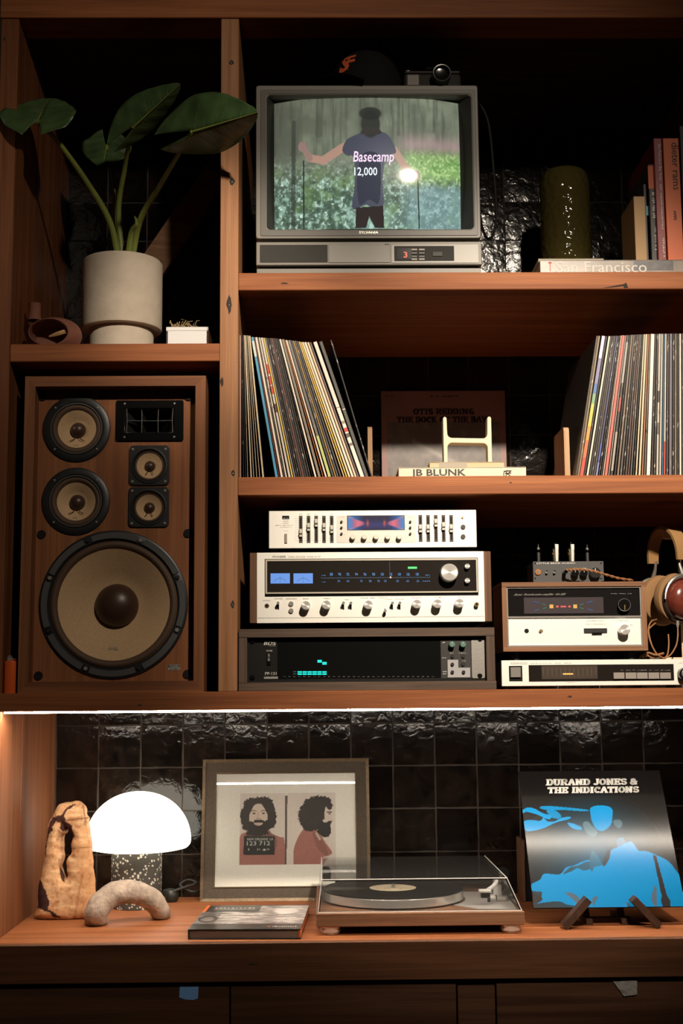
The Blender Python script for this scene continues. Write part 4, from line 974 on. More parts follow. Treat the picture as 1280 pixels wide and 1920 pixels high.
LEFT = [
 (450.5, 449.5, 3.6, C(150, 118, 108), 'mauve', .5), (456.5, 452.3, 3.4, BLK, 'black', .5), (460.5, 454.2, 2.6, D(.8), 'black-brown', .5), (464.5, 456.2, 3.0, C(170, 150, 118), 'speckled cream', 1.), (470.8, 453.6+4.6, 4.4, C(222, 208, 182), 'ivory', .2),
 (475.6, 460.6, 3.4, C(150, 138, 116), 'speckled grey', 1.), (481.2, 463.2, 3.6, C(176, 168, 152), 'pale grey', .5), (486.8, 464.4, 3.6, C(214, 192, 156), 'cream', .3), (493.2, 467.0, 3.8, C(206, 190, 156), 'sand', .3),
 (518.4, 471.6, 5.8, C(62, 150, 186), 'bright blue', .25),
 (523.4, 475.7, 2.0, C(120, 56, 44), 'thin rust', .3), (528.2, 478.8, 4.6, C(228, 212, 196), 'off-white', .25), (532.6, 482.0, 2.0, C(90, 78, 66), 'brown-grey', .8), (536.4, 484.8, 4.0, C(206, 194, 178), 'light stone', .9), (542.6, 489.2, 5.6, C(200, 192, 180), 'light grey red-marked', .3),
 (548.0, 493.2, 3.8, C(228, 196, 74), 'thin yellow', .0), (552.2, 496.2, 3.2, C(132, 126, 136), 'lilac-grey', .3), (556.2, 499.2, 3.2, D(1.2), 'dark umber', 1.), (560.2, 501.5, 3.4, D(1), 'white-flecked dark', 1.), (564.6, 505.2, 3.6, D(1.1), 'dark cocoa', 1.),
 (568.6, 508.6, 3.2, C(112, 62, 50), 'russet', .4), (572.6, 512.0, 3.4, BLK, 'jet', .7), (577.0, 515.6, 3.6, D(1), 'coal', .9), (581.4, 518.8, 3.6, D(1.3), 'smoke grey', .7), (586.0, 521.0, 3.4, D(.9), 'near-black', .8),
 (591.4, 523.6, 4.6, C(224, 214, 194), 'chalk white', .15), (598.6, 528.6, 7.0, C(126, 112, 98), 'wide taupe', .25), (605.4, 532.4, 2.6, C(170, 96, 46), 'thin orange', .2), (610.8, 535.2, 4.0, C(226, 208, 186), 'warm white', .2), (617.6, 540.0, 6.2, C(104, 98, 92), 'grey green-footed', .2),
 (624.4, 545.0, 4.4, C(60, 56, 62), 'slate', .9), (629.0, 548.2, 2.4, C(190, 150, 74), 'thin amber', .2), (633.2, 551.4, 4.2, C(82, 74, 72), 'dim grey', 1.), (638.6, 555.0, 4.4, C(74, 70, 72), 'graphite', 1.), (644.6, 558.4, 3.6, C(224, 184, 116), 'pale orange', .1), (649.4, 561.4, 4.2, C(232, 198, 78), 'golden yellow', .1),
 (654.6, 565.0, 4.6, C(236, 208, 170), 'peach', .1), (660.6, 569.6, 5.0, C(242, 222, 196), 'light peach', .1), (666.4, 575.0, 4.4, C(230, 190, 160), 'salmon', .1), (671.4, 579.6, 3.2, C(110, 92, 90), 'dusty brown', .4), (678.8, 588.4, 8.0, C(236, 222, 206), 'wide white', .1), (687.4, 599.6, 6.8, C(66, 62, 54), 'olive-grey', .05)]
GREEN = C(180, 190, 112); REDP = C(190, 58, 46)
for i, (xb, xt, w, col, nm, fl_) in enumerate(space(LEFT)):
    dec = ()
    if 'red-marked' in nm: dec = ((.74, .81, REDP), (.665, .725, REDP), (.60, .655, REDP), (.47, .53, C(70, 40, 30)))
    if 'green-footed' in nm: dec = ((.02, .31, GREEN),)
    if nm == 'wide white': dec = ((.34, .37, REDP), (.30, .33, C(90, 76, 66)), (.24, .26, C(120, 104, 92)), (.40, .42, C(150, 134, 118)), (.515, .52, C(120, 100, 90)))
    if nm == 'olive-grey': dec = ((.50, .506, WHITE),)
    if nm == 'bright blue': dec = ((.86, .97, C(196, 206, 200)),)
    sleeve(i, 'left', xb-.2, xt-.2+(1-i/42)*1.0, w, col, nm, fl_, top=626+(i/42)*11, decor=dec)
lastL = sleeve(len(LEFT), 'left', 696.5, 618.5, 2.6, C(34, 32, 30), 'thin black', 1.0, top=632, note=' leaning outermost')
RIGHT = [
 (1080.0, 1119.5, 3.4, C(66, 54, 44), 'thin brown', .3), (1084.2, 1123.4, 4.2, C(118, 98, 62), 'speckled gold', 1.), (1090.0, 1131.4, 6.8, C(200, 60, 44), 'rainbow', .1), (1095.6, 1137.0, 3.2, BLK, 'black', .3), (1101.0, 1142.6, 4.0, C(214, 206, 184), 'cream-white', .1), (1105.8, 1146.4, 3.2, D(.9), 'dark brown', .4),
 (1109.8, 1149.8, 3.2, D(1), 'flecked black', 1.), (1113.8, 1153.0, 3.2, C(70, 64, 60), 'charcoal', .5), (1118.2, 1157.0, 4.0, C(58, 58, 96), 'navy', .5), (1123.0, 1160.2, 3.2, D(1), 'dusky', 1.), (1127.0, 1163.0, 3.4, C(52, 46, 50), 'ink grey', .5), (1130.6, 1165.2, 2.2, C(206, 180, 160), 'thin pale pink', .2), (1135.6, 1169.2, 6.2, C(206, 92, 84), 'coral red', .1), (1140.9, 1173.2, 2.6, C(150, 140, 128), 'thin silver', .3),
 (1146.0, 1177.0, 5.6, C(46, 42, 40), 'black white-blocked', .3), (1152.4, 1181.0, 4.4, BLK, 'deep black', .5), (1158.0, 1184.6, 4.2, C(120, 100, 84), 'dull tan', .6), (1163.6, 1188.6, 4.6, C(82, 76, 70), 'stone grey', .9), (1168.6, 1192.0, 3.4, D(1.2), 'bistre', 1.), (1173.4, 1195.2, 4.0, C(72, 62, 58), 'brown-black', 1.), (1178.0, 1198.6, 3.4, C(104, 74, 66), 'brick grey', .5), (1182.6, 1201.4, 3.4, C(96, 92, 90), 'steel grey', .5), (1187.2, 1204.4, 3.2, C(60, 58, 56), 'iron grey', .5),
 (1192.4, 1207.8, 4.6, C(196, 184, 154), 'oatmeal', .6), (1198.6, 1211.6, 5.2, C(206, 190, 156), 'light sand', .2), (1204.0, 1215.4, 3.0, C(160, 106, 78), 'copper', .2), (1208.4, 1218.6, 2.8, C(130, 114, 92), 'khaki', 1.), (1215.0, 1223.6, 7.4, C(222, 216, 204), 'broad white', .1), (1221.8, 1229.0, 3.6, D(1.1), 'sooty', .6), (1226.6, 1232.8, 3.4, C(62, 58, 54), 'lead grey', .8), (1231.8, 1236.6, 4.4, C(176, 170, 158), 'white black-banded', .5), (1237.2, 1241.0, 4.0, C(176, 168, 154), 'ash', .6), (1241.7, 1244.6, 2.2, C(48, 112, 146), 'thin teal blue', .2),
 (1245.4, 1248.0, 3.2, C(204, 190, 180), 'white red-footed', .2), (1250.2, 1252.4, 3.6, C(66, 58, 54), 'umber-grey', 1.), (1256.4, 1257.6, 5.4, C(98, 92, 104), 'violet-grey', .4), (1261.8, 1262.6, 3.0, D(1), 'tar black', 1.), (1266.2, 1266.6, 3.6, C(120, 106, 90), 'drab', .6), (1270.6, 1270.6, 3.2, D(1.1), 'dim black', .6), (1275.4, 1274.8, 3.8, C(214, 206, 194), 'bright white', .2), (1280.4, 1279.8, 4.2, D(1.2), 'dark umber', .5)]
for i, (xb, xt, w, col, nm, fl_) in enumerate(space(RIGHT)):
    dec = ()
    if nm == 'rainbow': dec = tuple((a, b, c) for a, b, c in ((.0, .14, C(196, 58, 46)), (.14, .26, C(216, 96, 44)), (.26, .36, C(224, 136, 52)), (.36, .44, C(216, 174, 62)), (.44, .52, C(170, 178, 74)), (.52, .59, C(110, 150, 110)), (.59, .66, C(62, 104, 158)), (.66, .84, C(120, 116, 150)), (.84, 1.0, C(190, 186, 210))))
    if 'white-blocked' in nm: dec = ((.05, .32, C(150, 142, 130)), (.46, .56, C(150, 60, 54)), (.66, .95, C(150, 146, 142)))
    if nm == 'navy': dec = ((.12, .24, C(60, 78, 150)), (.01, .11, C(110, 116, 170)))
    if 'black-banded' in nm: dec = ((.52, .60, C(50, 46, 42)), (.30, .38, C(90, 84, 78)))
    if 'red-footed' in nm: dec = ((.0, .25, C(176, 56, 46)),)
    sleeve(i, 'right', xb, xt, w, col, nm, fl_, top=629-(i/42)*7, yb=891.5, decor=dec)
# wooden bookends
def bookend(px0, px1, py0, Yf, label):
    a, b, c, d = RECT((px0, py0, px1, 893), Yf); t = thing('bookend', label, 'bookend', ((a+b)/2, Yf+.06, Z_LP)); dd = .12
    r = .010; mb = MB(); pr_ = [(Yf, Z_LP+.003), (Yf, d-r)]+[(Yf+r-r*math.cos(k/6*PI/2), d-r+r*math.sin(k/6*PI/2)) for k in range(1, 7)]+[(Yf+dd-r+r*math.sin(k/6*PI/2), d-r+r*math.cos(k/6*PI/2)) for k in range(7)]+[(Yf+dd, Z_LP+.003)]
    n = len(pr_); mb.add([(a, y, z) for y, z in pr_]+[(b, y, z) for y, z in pr_], [tuple(range(n)), tuple(range(2*n-1, n-1, -1))]+[(i+n, (i+1) % n+n, (i+1) % n, i) for i in range(n)])
    mb.build('upright', bc_z, t)
    MB().box(a-.002, b+.002, Yf+.006, Yf+dd-.006, Z_LP, Z_LP+.003).build('base_plate', black, t)
    return t
bookend(689.5, 698, 799, .372, 'wooden bookend holding the left leaning records'); bookend(1057.5, 1067.5, 800, .085, 'wooden bookend holding the right row of records')

# ------------------------------------------------------------------ middle of the record shelf
OY = .545
ot = thing('record_cover', 'old pinkish record cover with black title leaning at the tiles', 'record', (.31, OY, Z_LP))
oa, ob = AT(714, 735, OY)[0], AT(946, 735, OY)[0]; oz1 = Z_LP+.306
MB().box(oa, ob, OY+.0006, OY+.004, Z_LP, oz1).build('sleeve', mat('old_cardboard', (.22, .13, .11), .55), ot)
cv = Canvas(0, 0, 100, 100, 120, 120, (150, 112, 104)); X, Y = cv.X, cv.Y
n1 = fbm(X/6, Y/6, 5); n2 = fbm(X/20, Y/14, 8)
ph = (X > 5) & (X < 95) & (Y > 25.5)
cv.fill(ph, (112, 104, 100)); cv.fill(ph*np.clip((n1-.4)*2, 0, 1), (150, 142, 136), .7); cv.fill(ph*np.clip((n2-.5)*3, 0, 1), (70, 64, 62), .5); cv.fill(ph*np.exp(-((Y-(28+X*.55))/2.2)**2)*(X > 25)*(X < 62), (200, 192, 184), .5)
cv.build('cover_print', printed('otis_print', .32, coat=.2), ot, lambda u, v: (oa+(ob-oa)*u, OY+0*u, oz1+(Z_LP-oz1)*v))
# heavy slab letters, stroke by stroke
def arc(cx, cy, rx, ry, a0, a1, n=10): return [(cx+rx*math.cos(math.radians(a0+(a1-a0)*k/n)), cy+ry*math.sin(math.radians(a0+(a1-a0)*k/n))) for k in range(n+1)]
def sv(x, y, w=.17): return [(x-w, y), (x+w, y)]
GL = {
 'D': (.86, [[(.2, 0), (.2, 1)], [(.2, 1), (.42, 1)]+arc(.42, .5, .30, .5, 90, -90)+[(.2, 0)], sv(.16, 0), sv(.16, 1)]),
 'U': (.9, [[(.2, 1), (.2, .35)]+arc(.45, .33, .25, .33, 180, 360)+[(.7, 1)], sv(.2, 1), sv(.7, 1)]),
 'R': (.9, [[(.2, 0), (.2, 1)], [(.2, 1), (.5, 1)]+arc(.5, .76, .2, .24, 90, -90)+[(.2, .52)], [(.45, .5), (.72, .03)], sv(.2, 0), sv(.2, 1, .14), sv(.74, 0, .12)]),
 'A': (.92, [[(.14, 0), (.44, 1), (.48, 1), (.78, 0)], [(.28, .34), (.66, .34)], sv(.14, 0), sv(.78, 0)]),
 'N': (.96, [[(.2, 0), (.2, 1)], [(.2, 1), (.72, 0)], [(.72, 0), (.72, 1)], sv(.2, 0), sv(.72, 1), sv(.14, 1, .1)]),
 'J': (.7, [[(.5, 1), (.5, .28)]+arc(.3, .26, .2, .24, 0, -150), sv(.5, 1)]),
 'O': (.9, [arc(.45, .5, .30, .48, 0, 360, 18)]),
 'E': (.8, [[(.2, 0), (.2, 1)], [(.2, 1), (.66, 1), (.66, .82)], [(.2, .5), (.5, .5)], [(.5, .4), (.5, .62)], [(.2, 0), (.66, 0), (.66, .2)], sv(.18, 0), sv(.18, 1)]),
 'S': (.78, [arc(.4, .74, .24, .25, 20, 250)+arc(.4, .26, .25, .25, 80, -160)]),
 'T': (.84, [[(.42, 0), (.42, 1)], [(.1, .8), (.1, 1), (.74, 1), (.74, .8)], sv(.42, 0)]),
 'H': (.96, [[(.22, 0), (.22, 1)], [(.72, 0), (.72, 1)], [(.22, .5), (.72, .5)], sv(.22, 0), sv(.22, 1), sv(.72, 0), sv(.72, 1)]),
 'I': (.5, [[(.25, 0), (.25, 1)], sv(.25, 0), sv(.25, 1)]),
 'C': (.82, [arc(.45, .5, .28, .48, 50, 310, 14), [(.66, .7), (.66, .95)]]),
 'G': (.88, [arc(.45, .5, .28, .48, 50, 320, 14), [(.5, .42), (.74, .42)], [(.68, .42), (.68, .05)]]),
 'B': (.84, [[(.2, 0), (.2, 1)], [(.2, 1), (.45, 1)]+arc(.45, .77, .18, .23, 90, -90)+[(.2, .54)], [(.45, .54)]+arc(.46, .27, .22, .27, 90, -90)+[(.2, 0)], sv(.16, 0), sv(.16, 1)]),
 'K': (.92, [[(.2, 0), (.2, 1)], [(.2, .42), (.66, 1)], [(.36, .6), (.72, 0)], sv(.2, 0), sv(.2, 1), sv(.68, 1, .13), sv(.74, 0, .13)]),
 'F': (.76, [[(.2, 0), (.2, 1)], [(.2, 1), (.64, 1), (.64, .8)], [(.2, .5), (.5, .5)], sv(.2, 0), sv(.18, 1)]),
 'Y': (.9, [[(.14, 1), (.44, .45), (.74, 1)], [(.44, .45), (.44, 0)], sv(.44, 0), sv(.14, 1, .14), sv(.74, 1, .14)]),
 '&': (.95, [arc(.36, .78, .17, .2, -60, 240)+[(.30, .55), (.74, .02)], arc(.34, .26, .24, .26, 110, 330)+[(.72, .52), (.84, .52)]])}
def slab(body, p0, ux, uz, m, parent, stem_=.20, thin=.13, name='lettering'):
    mb = MB(); p0, ux, uz = Vector(p0), Vector(ux), Vector(uz)
    tot = sum(GL[c][0] if c in GL else .42 for c in body); asp = ux.length/uz.length/tot; x = 0
    def pt(a, b): return p0+ux*(a/tot)+uz*b
    for ch in body:
        if ch not in GL: x += .42; continue
        for st in GL[ch][1]:
            for (a, b), (c, d) in zip(st[:-1], st[1:]):
                ln = math.hypot((c-a)*asp, d-b)
                if ln < 1e-6: continue
                vert = abs(d-b)/ln; t = (thin+(stem_-thin)*vert)/2
                nx, ny = -(d-b)/ln*t/asp, (c-a)*asp/ln*t
                ex, ey = (c-a)/ln*t*.5, (d-b)/ln*t*.5
                q = [(a-ex+nx, b-ey+ny), (a-ex-nx, b-ey-ny), (c+ex-nx, d+ey-ny), (c+ex+nx, d+ey+ny)]
                mb.add([pt(x+u, thin*.5+v*(1-thin)) for u, v in q], [(0, 1, 2, 3)])
        x += GL[ch][0]
    return mb.build(name, m, parent)
def pslab(body, p, Y, m, parent, stem_=.2, thin=.13):
    x0, x1, z0, z1 = RECT(p, Y); return slab(body, (x0, Y, z0), (x1-x0, 0, 0), (0, 0, z1-z0), m, parent, stem_, thin)
oink = mat('faded_black_ink', (.035, .018, .016), .7)
pslab('OTIS REDDING', (774, 766, 889, 777), OY-.0006, oink, ot, .3, .12); pslab('THE DOCK OF THE BAY', (744, 781, 913, 792), OY-.0006, oink, ot, .3, .12)
marks((720, 741, 738, 744), OY-.0006, oink, ot, 8); marks((806, 741, 858, 745), OY-.0006, oink, ot, 16)

JY = .085
a, b, c, d = RECT((747, 876, 986, 893), JY)
cream2 = mat('ivory_cover', (.66, .58, .45), .55)
jz0, jz1 = Z_LP, AT(860, 876, JY)[1]
jb = flat_book('art_book', 'thick ivory art book with black capital title lying flat', a, b, JY, JY+.22, jz0, jz1, cream2)
ptext('JB BLUNK', (771, 879.5, 873, 896), JY-.0006, dark_ink, jb, .02)
r_ = random.Random(5); mb = MB(); sx_, sz_ = AT(951, 888, JY)
for k in range(1): mb.tube([(sx_+.0085*math.cos(t*.35+.6), JY-.0004, sz_-.001+.0075*math.sin(t*.35+.6)) for t in range(13)], .0007, 4)
sx_, sz_ = AT(951, 888, JY)
for (u, v) in (((-.004, -.004), (.006, .004)), ((-.004, .004), (.006, -.005)), ((-.006, 0), (.008, .001)), ((-.008, .005), (.009, .006))):
    mb.tube([(sx_+u[0], JY-.0004, sz_+u[1]), ((sx_+v[0]), JY-.0004, sz_+v[1])], .0009, 4)
mb.build('spine_emblem', dark_ink, jb)
a, b, c, d = RECT((805, 866, 945, 876), JY+.02); z2 = AT(870, 866, JY+.02)[1]
sb = flat_book('small_paperback', 'thin tan paperback lying on the ivory book', a, b, JY+.02, JY+.19, jz1, z2, mat('tan_paper', (.52, .40, .24), .6))
part_box('spine_patch', (823, 867, 875, 875.5), JY+.0195, JY+.021, mat('grey_spine', (.34, .30, .24), .6), sb)
# pale wooden H-shaped stand
HY = JY+.035; S = 1/SCL(HY)
def hp_(px, py): return AT(px, py, HY)
xs = [AT(831, 825, HY)[0], AT(838.5, 825, HY)[0], AT(913.5, 825, HY)[0], AT(921.5, 825, HY)[0]]; zt_ = AT(876, 781, HY)[1]; zc0, zc1 = AT(876, 830, HY)[1], AT(876, 822, HY)[1]; r = .006
loop = [(xs[0], z2), (xs[1], z2)]+[(xs[1], zc0-.012)]+[(xs[1]+.010-.010*math.cos(k/5*PI/2), zc0-.010+.010*math.sin(k/5*PI/2)) for k in range(6)]+[(xs[2]-.010+.010*math.sin(k/5*PI/2), zc0-.010+.010*math.cos(k/5*PI/2)-.0015) for k in range(6)]+[(xs[2], z2), (xs[3], z2)]
def tip(xa, xb): return [(xb, zt_-.004), (xb-.0015, zt_-.001), ((xa+xb)/2, zt_), (xa+.0015, zt_-.001), (xa, zt_-.004)]
loop += tip(xs[2]+.0008, xs[3])+[(xs[2], zc1+.012)]+[(xs[2]-.010+.010*math.cos(k/5*PI/2), zc1+.010-.010*math.sin(k/5*PI/2)) for k in range(6)]+[(xs[1]+.010-.010*math.sin(k/5*PI/2), zc1+.0115-.010*math.cos(k/5*PI/2)) for k in range(6)]+[(xs[1]-.0003, zc1+.02)]+tip(xs[0], xs[1]-.0008)
hs = curve_mesh([loop], .034, .0012); move(hs, 0, HY, 0)
hs = hs.build('h_shaped_stand', mat('pale_limed_wood', (.66, .57, .42), .55, bump=(200, .1))); tag(hs, 'pale H-shaped wooden stand on the thin paperback', 'stand')
hs.name = 'wooden_stand'
# ------------------------------------------------------------------ hi-fi units
def knob(px, py, r, Yf, h, m, parent, name='knob', n=28, pointer=None):
    x, z = AT(px, py, Yf-h); R = r/SCL(Yf)
    o = MB().lathe([(0, 0), (R*.86, 0), (R*.94, R*.06), (R*.97, h*.3), (R, h)], (x, Yf-h, z), 'y', n).build(name, m, parent)
    if pointer: MB().box(x-R*.06, x+R*.06, Yf-h-.0004, Yf-h+.0005, z+R*.2, z+R*.8).build('pointer', pointer, o)
    return o
def spun(name, col):
    m, nt, b = new_mat(name); b.inputs['Base Color'].default_value = (*col, 1); b.inputs['Metallic'].default_value = .55; b.inputs['Roughness'].default_value = .3
    b.inputs['Anisotropic'].default_value = .85
    tg = N(nt, 'ShaderNodeTangent'); tg.direction_type = 'RADIAL'; tg.axis = 'Y'; nt.links.new(tg.outputs[0], b.inputs['Tangent']); return m
spunm = spun('spun_aluminium', (.80, .77, .72))
def lever(px, py, Yf, parent, up=True, L=.012):
    x, z = AT(px, py, Yf); sg = 1 if up else -1
    sl_ = MB().box(x-.0016, x+.0016, Yf-.0004, Yf+.001, z-.011, z+.003).build('switch_slot', matte, parent)
    MB().lathe([(0, 0), (.0028, 0), (.0032, .001), (.0022, L)], (x, Yf-L, z+sg*.002), 'y', 14).build('toggle', chrome, parent)
BF = .003
# -- analyser in a wooden rack case
bds = thing('spectrum_analyser', 'black spectrum analyser with teal bars in a wooden rack case', 'audio unit', (.11, .17, Z_BM))
cx0, cx1 = AT(447, 1236, BF)[0], AT(928, 1236, BF)[0]; cx0 = max(cx0, X_C1+.0015); bz1 = AT(688, 1178, BF)[1]; tw = 16/SCL(BF)
MB().box(cx0, cx1, BF, .33, bz1-tw, bz1, .0008).build('case_top', gr_x, bds); MB().box(cx0, cx1+.0015, BF, .33, Z_BM, Z_BM+tw, .0008).build('case_base', gr_x, bds)
MB().box(cx0, cx0+tw, BF+.0008, .33, Z_BM+tw, bz1-tw, .0006).build('case_side', gr_z, bds); MB().box(cx1-tw, cx1, BF+.0008, .33, Z_BM+tw, bz1-tw, .0006).build('case_side', gr_z, bds)
PF = BF+.014
MB().box(cx0+tw, cx1-tw, PF, PF+.2, Z_BM+tw, bz1-tw).build('front_panel', mat('panel_black', (.010, .0095, .009), .5, spec=.15), bds)
part_box('display_window', (520, 1199, 826, 1272), PF-.0008, PF, gloss, bds)
part_box('control_panel', (826, 1199, 883, 1272), PF-.001, PF, mat('panel_grey', (.055, .052, .05), .4, .4), bds)
a, b, c, d = RECT((883.5, 1197.5, 908.5, 1272), PF-.002); mb = curve_mesh([rrect(a, b, c, d, .004)], .003, .0006); move(mb, 0, PF-.002, 0); mb.build('rack_ear', alu, bds)
for px, py in ((473, 1202), (473, 1270), (899.5, 1198.5), (899.5, 1267)):
    x, z = AT(px, py, PF-.003); MB().lathe([(0, 0), (.004, .0004), (.0052, .0025)], (x, PF-.0045, z), 'y', 14).build('screw', gloss, bds)
ptext('BDS', (494, 1203, 516, 1209.5), PF-.0013, white_ink, bds, .01, shear=.1); marks((503, 1210.5, 518, 1211.6), PF-.0013, white_ink, bds, 1)
ptext('POWER', (499, 1219, 510.5, 1221.5), PF-.0013, white_ink, bds)
sw = part_box('power_switch', (500, 1224.5, 507.5, 1247), PF-.003, PF, gloss, bds, .0008); part_box('rocker', (501, 1225, 506.5, 1240), PF-.0042, PF, mat('rocker', (.05, .048, .046), .3), sw)
ptext('I', (503.4, 1227, 504.2, 1231), PF-.0046, white_ink, sw); ptext('O', (502.3, 1235, 505.2, 1239), PF-.0046, white_ink, sw)
ptext('PP-131', (497, 1260, 518, 1265.5), PF-.0013, white_ink, bds); part_box('name_plate', (494.5, 1268.8, 521, 1273), PF-.0014, PF, mat('plate_grey', (.30, .28, .26), .4), bds)
teal = mat('teal_led', (0, .1, .08), .5, emit=(.0, .92, .72), es=1.25); teal_dim = mat('dim_led', (.02, .05, .045), .5, emit=(.05, .2, .17), es=.3)
for k in range(6):
    x0_ = 557.8+k*9.27
    for y0_ in (1258.7, 1262.7): part_box('led_bar', (x0_, y0_, x0_+7.9, y0_+2.4), PF-.0013, PF, teal, bds, 0)
for y0_ in (1258.9, 1262.9): part_box('led_bar', (549.3, y0_, 555.5, y0_+1.2), PF-.0013, PF, teal_dim, bds, 0)
for x0_, y0_ in ((595, 1237.4), (604.1, 1241.2)):
    part_box('led_bar', (x0_, y0_, x0_+8, y0_+2.2), PF-.0013, PF, teal, bds, 0); part_box('led_bar', (x0_, y0_+2.7, x0_+8, y0_+4.9), PF-.0013, PF, teal, bds, 0)
for k in range(31): x0_ = 531+k*9.27; marks((x0_, 1267.8, x0_+4.5, 1269.3), PF-.0013, mat('dim_ink', (.22, .21, .2), .6), bds, 3, seed=k)
for px in (847.5, 868): knob(px, 1208, 5.6, PF, .014, mat('green_knob', (.10, .20, .16), .35), bds, pointer=white_ink)
for px, py in ((848, 1230.5), (868, 1230.5), (868, 1245.5)): part_cyl('button', px, py, 3.2, PF-.004, PF, black, bds)
x0_, x1_, z0_, z1_ = RECT((839, 1237, 881, 1270), PF-.0015); xm, zm = AT(859, 1252, PF-.0015)
lp_ = MB().prism([(x0_, z0_), (x1_, z0_), (x1_, zm), (xm, zm), (xm, z1_), (x0_, z1_)], PF-.0016, PF).build('label_field', mat('field_grey', (.34, .33, .34), .5), bds)
for px, py in ((848, 1245.5), (848, 1260), (869, 1260)): part_cyl('button', px, py, 3.2, PF-.005, PF, black, bds)
for p in ((828, 1203, 834, 1206), (829, 1232, 836, 1234.5), (830, 1258, 837, 1260.5), (830, 1262, 836, 1264.5), (843, 1223.5, 852, 1225.5), (859, 1223.5, 879, 1225.5), (866, 1238.5, 873, 1240)): marks(p, PF-.0013, white_ink, bds, 5)

# -- stereo receiver
RF = .022
rc = thing('stereo_receiver', 'silver-faced stereo receiver with blue meters and wooden cheeks', 'audio unit', (.10, .2, bz1))
rz0, rz1 = AT(694, 1167, RF)[1], AT(694, 1035, RF)[1]; rx0, rx1 = AT(468, 1101, RF)[0], AT(921, 1101, RF)[0]; cw = 13.5/SCL(RF)
MB().box(rx0, rx0+cw, RF, .36, rz0, rz1, .001).build('wood_cheek', wn_z, rc); MB().box(rx1-cw, rx1, RF, .36, rz0, rz1, .001).build('wood_cheek', wn_z, rc)
MB().box(rx0+cw, rx1-cw, RF+.006, .35, rz0+.003, rz1-.002).build('chassis', black, rc)
dx0, dx1, dz0, dz1 = RECT((496, 1047, 896, 1118), RF)
fp = curve_mesh([[(rx0+cw, rz0), (rx1-cw, rz0), (rx1-cw, rz1), (rx0+cw, rz1)], [(dx0, dz0), (dx1, dz0), (dx1, dz1), (dx0, dz1)]], .006, .0004); move(fp, 0, RF-.001, 0); fp.build('faceplate', silver, rc)
for x in (rx0+.05, rx1-.05):
    for y in (RF+.06, .30): MB().cyl((x, y, bz1), .014, rz0-bz1+.003, 'z', 16, b=.001).build('foot', rubber, rc)
MB().box(dx0, dx1, RF+.004, RF+.012, dz0, dz1).build('dial_recess', matte, rc)
bx0, bx1, bz0_, bz1_ = RECT((497.5, 1048, 895, 1112), RF); gx0, gx1, gz0, gz1 = RECT((500.5, 1051, 892.5, 1109.5), RF)
mb = ring(MB(), bx0, bx1, bz0_, bz1_, gx0, gx1, gz0, gz1, RF-.0014, RF+.006); mb.build('dial_bezel', mat('pale_bezel', (.66, .60, .50), .3, .4), rc)
dg_ = MB().box(gx0, gx1, RF+.0005, RF+.006, gz0, gz1).build('dial_glass', mat('dial_black', (.020, .017, .015), .10), rc)
DY = RF+.0002
blue = mat('meter_blue', (.03, .06, .15), .4, emit=(.13, .31, .80), es=.85); bl2 = mat('scale_blue', (.02, .06, .15), .5, emit=(.07, .25, .62), es=.75)
for px in (507, 550):
    m_ = part_box('signal_meter', (px, 1075, px+36.3, 1094), DY-.0006, DY+.001, blue, dg_, 0)
    x, z = AT(px+18, 1092, DY-.0008)
    MB().tube([(x+.0145*math.sin(t), DY-.0008, z-.006+.0145*math.cos(t)) for t in [k*.2-1 for k in range(11)]], .00025, 4).build('meter_arc', dark_ink, m_)
    MB().box(x-.0002, x+.0002, DY-.001, DY-.0008, z, z+.014).build('needle', dark_ink, m_)
for px, s_t in zip((621, 636.5, 652, 668, 684, 700, 716.5, 732.6, 748.6, 765, 782), '88 90 92 94 96 98 100 102 104 106 108'.split()): ptext(s_t, (px-2.6, 1074, px+2.6, 1079.5), DY-.0006, bl2, dg_, .01)
for px, s_t in zip((635, 652, 677, 694, 709.5, 722, 745, 764, 783), '54 60 70 80 90 100 120 140 160'.split()): ptext(s_t, (px-2.3, 1087.5, px+2.3, 1091.5), DY-.0006, bl2, dg_)
mb = MB(); x0_, zz = AT(602, 1084, DY); x1_, _ = AT(806, 1084, DY); mb.box(x0_, x1_, DY-.0005, DY, zz-.0003, zz+.0003)
for k in range(45):
    x = x0_+(x1_-x0_)*k/44; mb.box(x-.00018, x+.00018, DY-.0005, DY, zz-(.0018 if k % 2 else .001), zz+(.0034 if k % 4 == 0 else .0015))
mb.build('tuning_scale', mat('scale_dim', (.02, .04, .08), .5, emit=(.10, .18, .30), es=.5), dg_)
for p in ((603, 1077.5, 610, 1080), (603, 1090, 610, 1092), (797, 1077, 806, 1079.5), (792, 1088.5, 807, 1091)): marks(p, DY-.0006, bl2, dg_, 4)
part_box('stereo_lamp', (764.5, 1062.5, 781.5, 1066.5), DY-.0006, DY, mat('green_lamp', (0, .1, .02), emit=(.10, .72, .20), es=1.0), dg_, 0)
a, b, c, d = RECT((729.6, 1053, 730.6, 1081), DY); MB().box(a, b, DY-.0006, DY, c, d).build('tuning_pointer', dark_ink, dg_)
part_cyl('pointer_lamp', 732, 1082.5, 1.7, DY-.001, DY, mat('red_point', (.3, .05, .02), emit=(1, .45, .25), es=1.6), dg_, 10)
knob(842.5, 1073, 17.2, RF+.001, .022, spunm, rc, 'tuning_knob', 48); knob(876, 1061.5, 5, RF+.001, .010, spunm, rc, n=20); knob(876, 1088.5, 5, RF+.001, .010, spunm, rc, n=20)
FF = RF-.001
part_cyl('headphone_jack', 500, 1136, 4.4, FF-.0006, FF, brass, rc); part_cyl('jack_hole', 500, 1136, 3.1, FF-.0009, FF, matte, rc)
for px, up in ((521.5, 1), (643.5, 1), (657.5, 1), (721.5, 0), (735, 1), (749, 1)): lever(px, 1133 if up else 1144, FF, rc, up, .014)
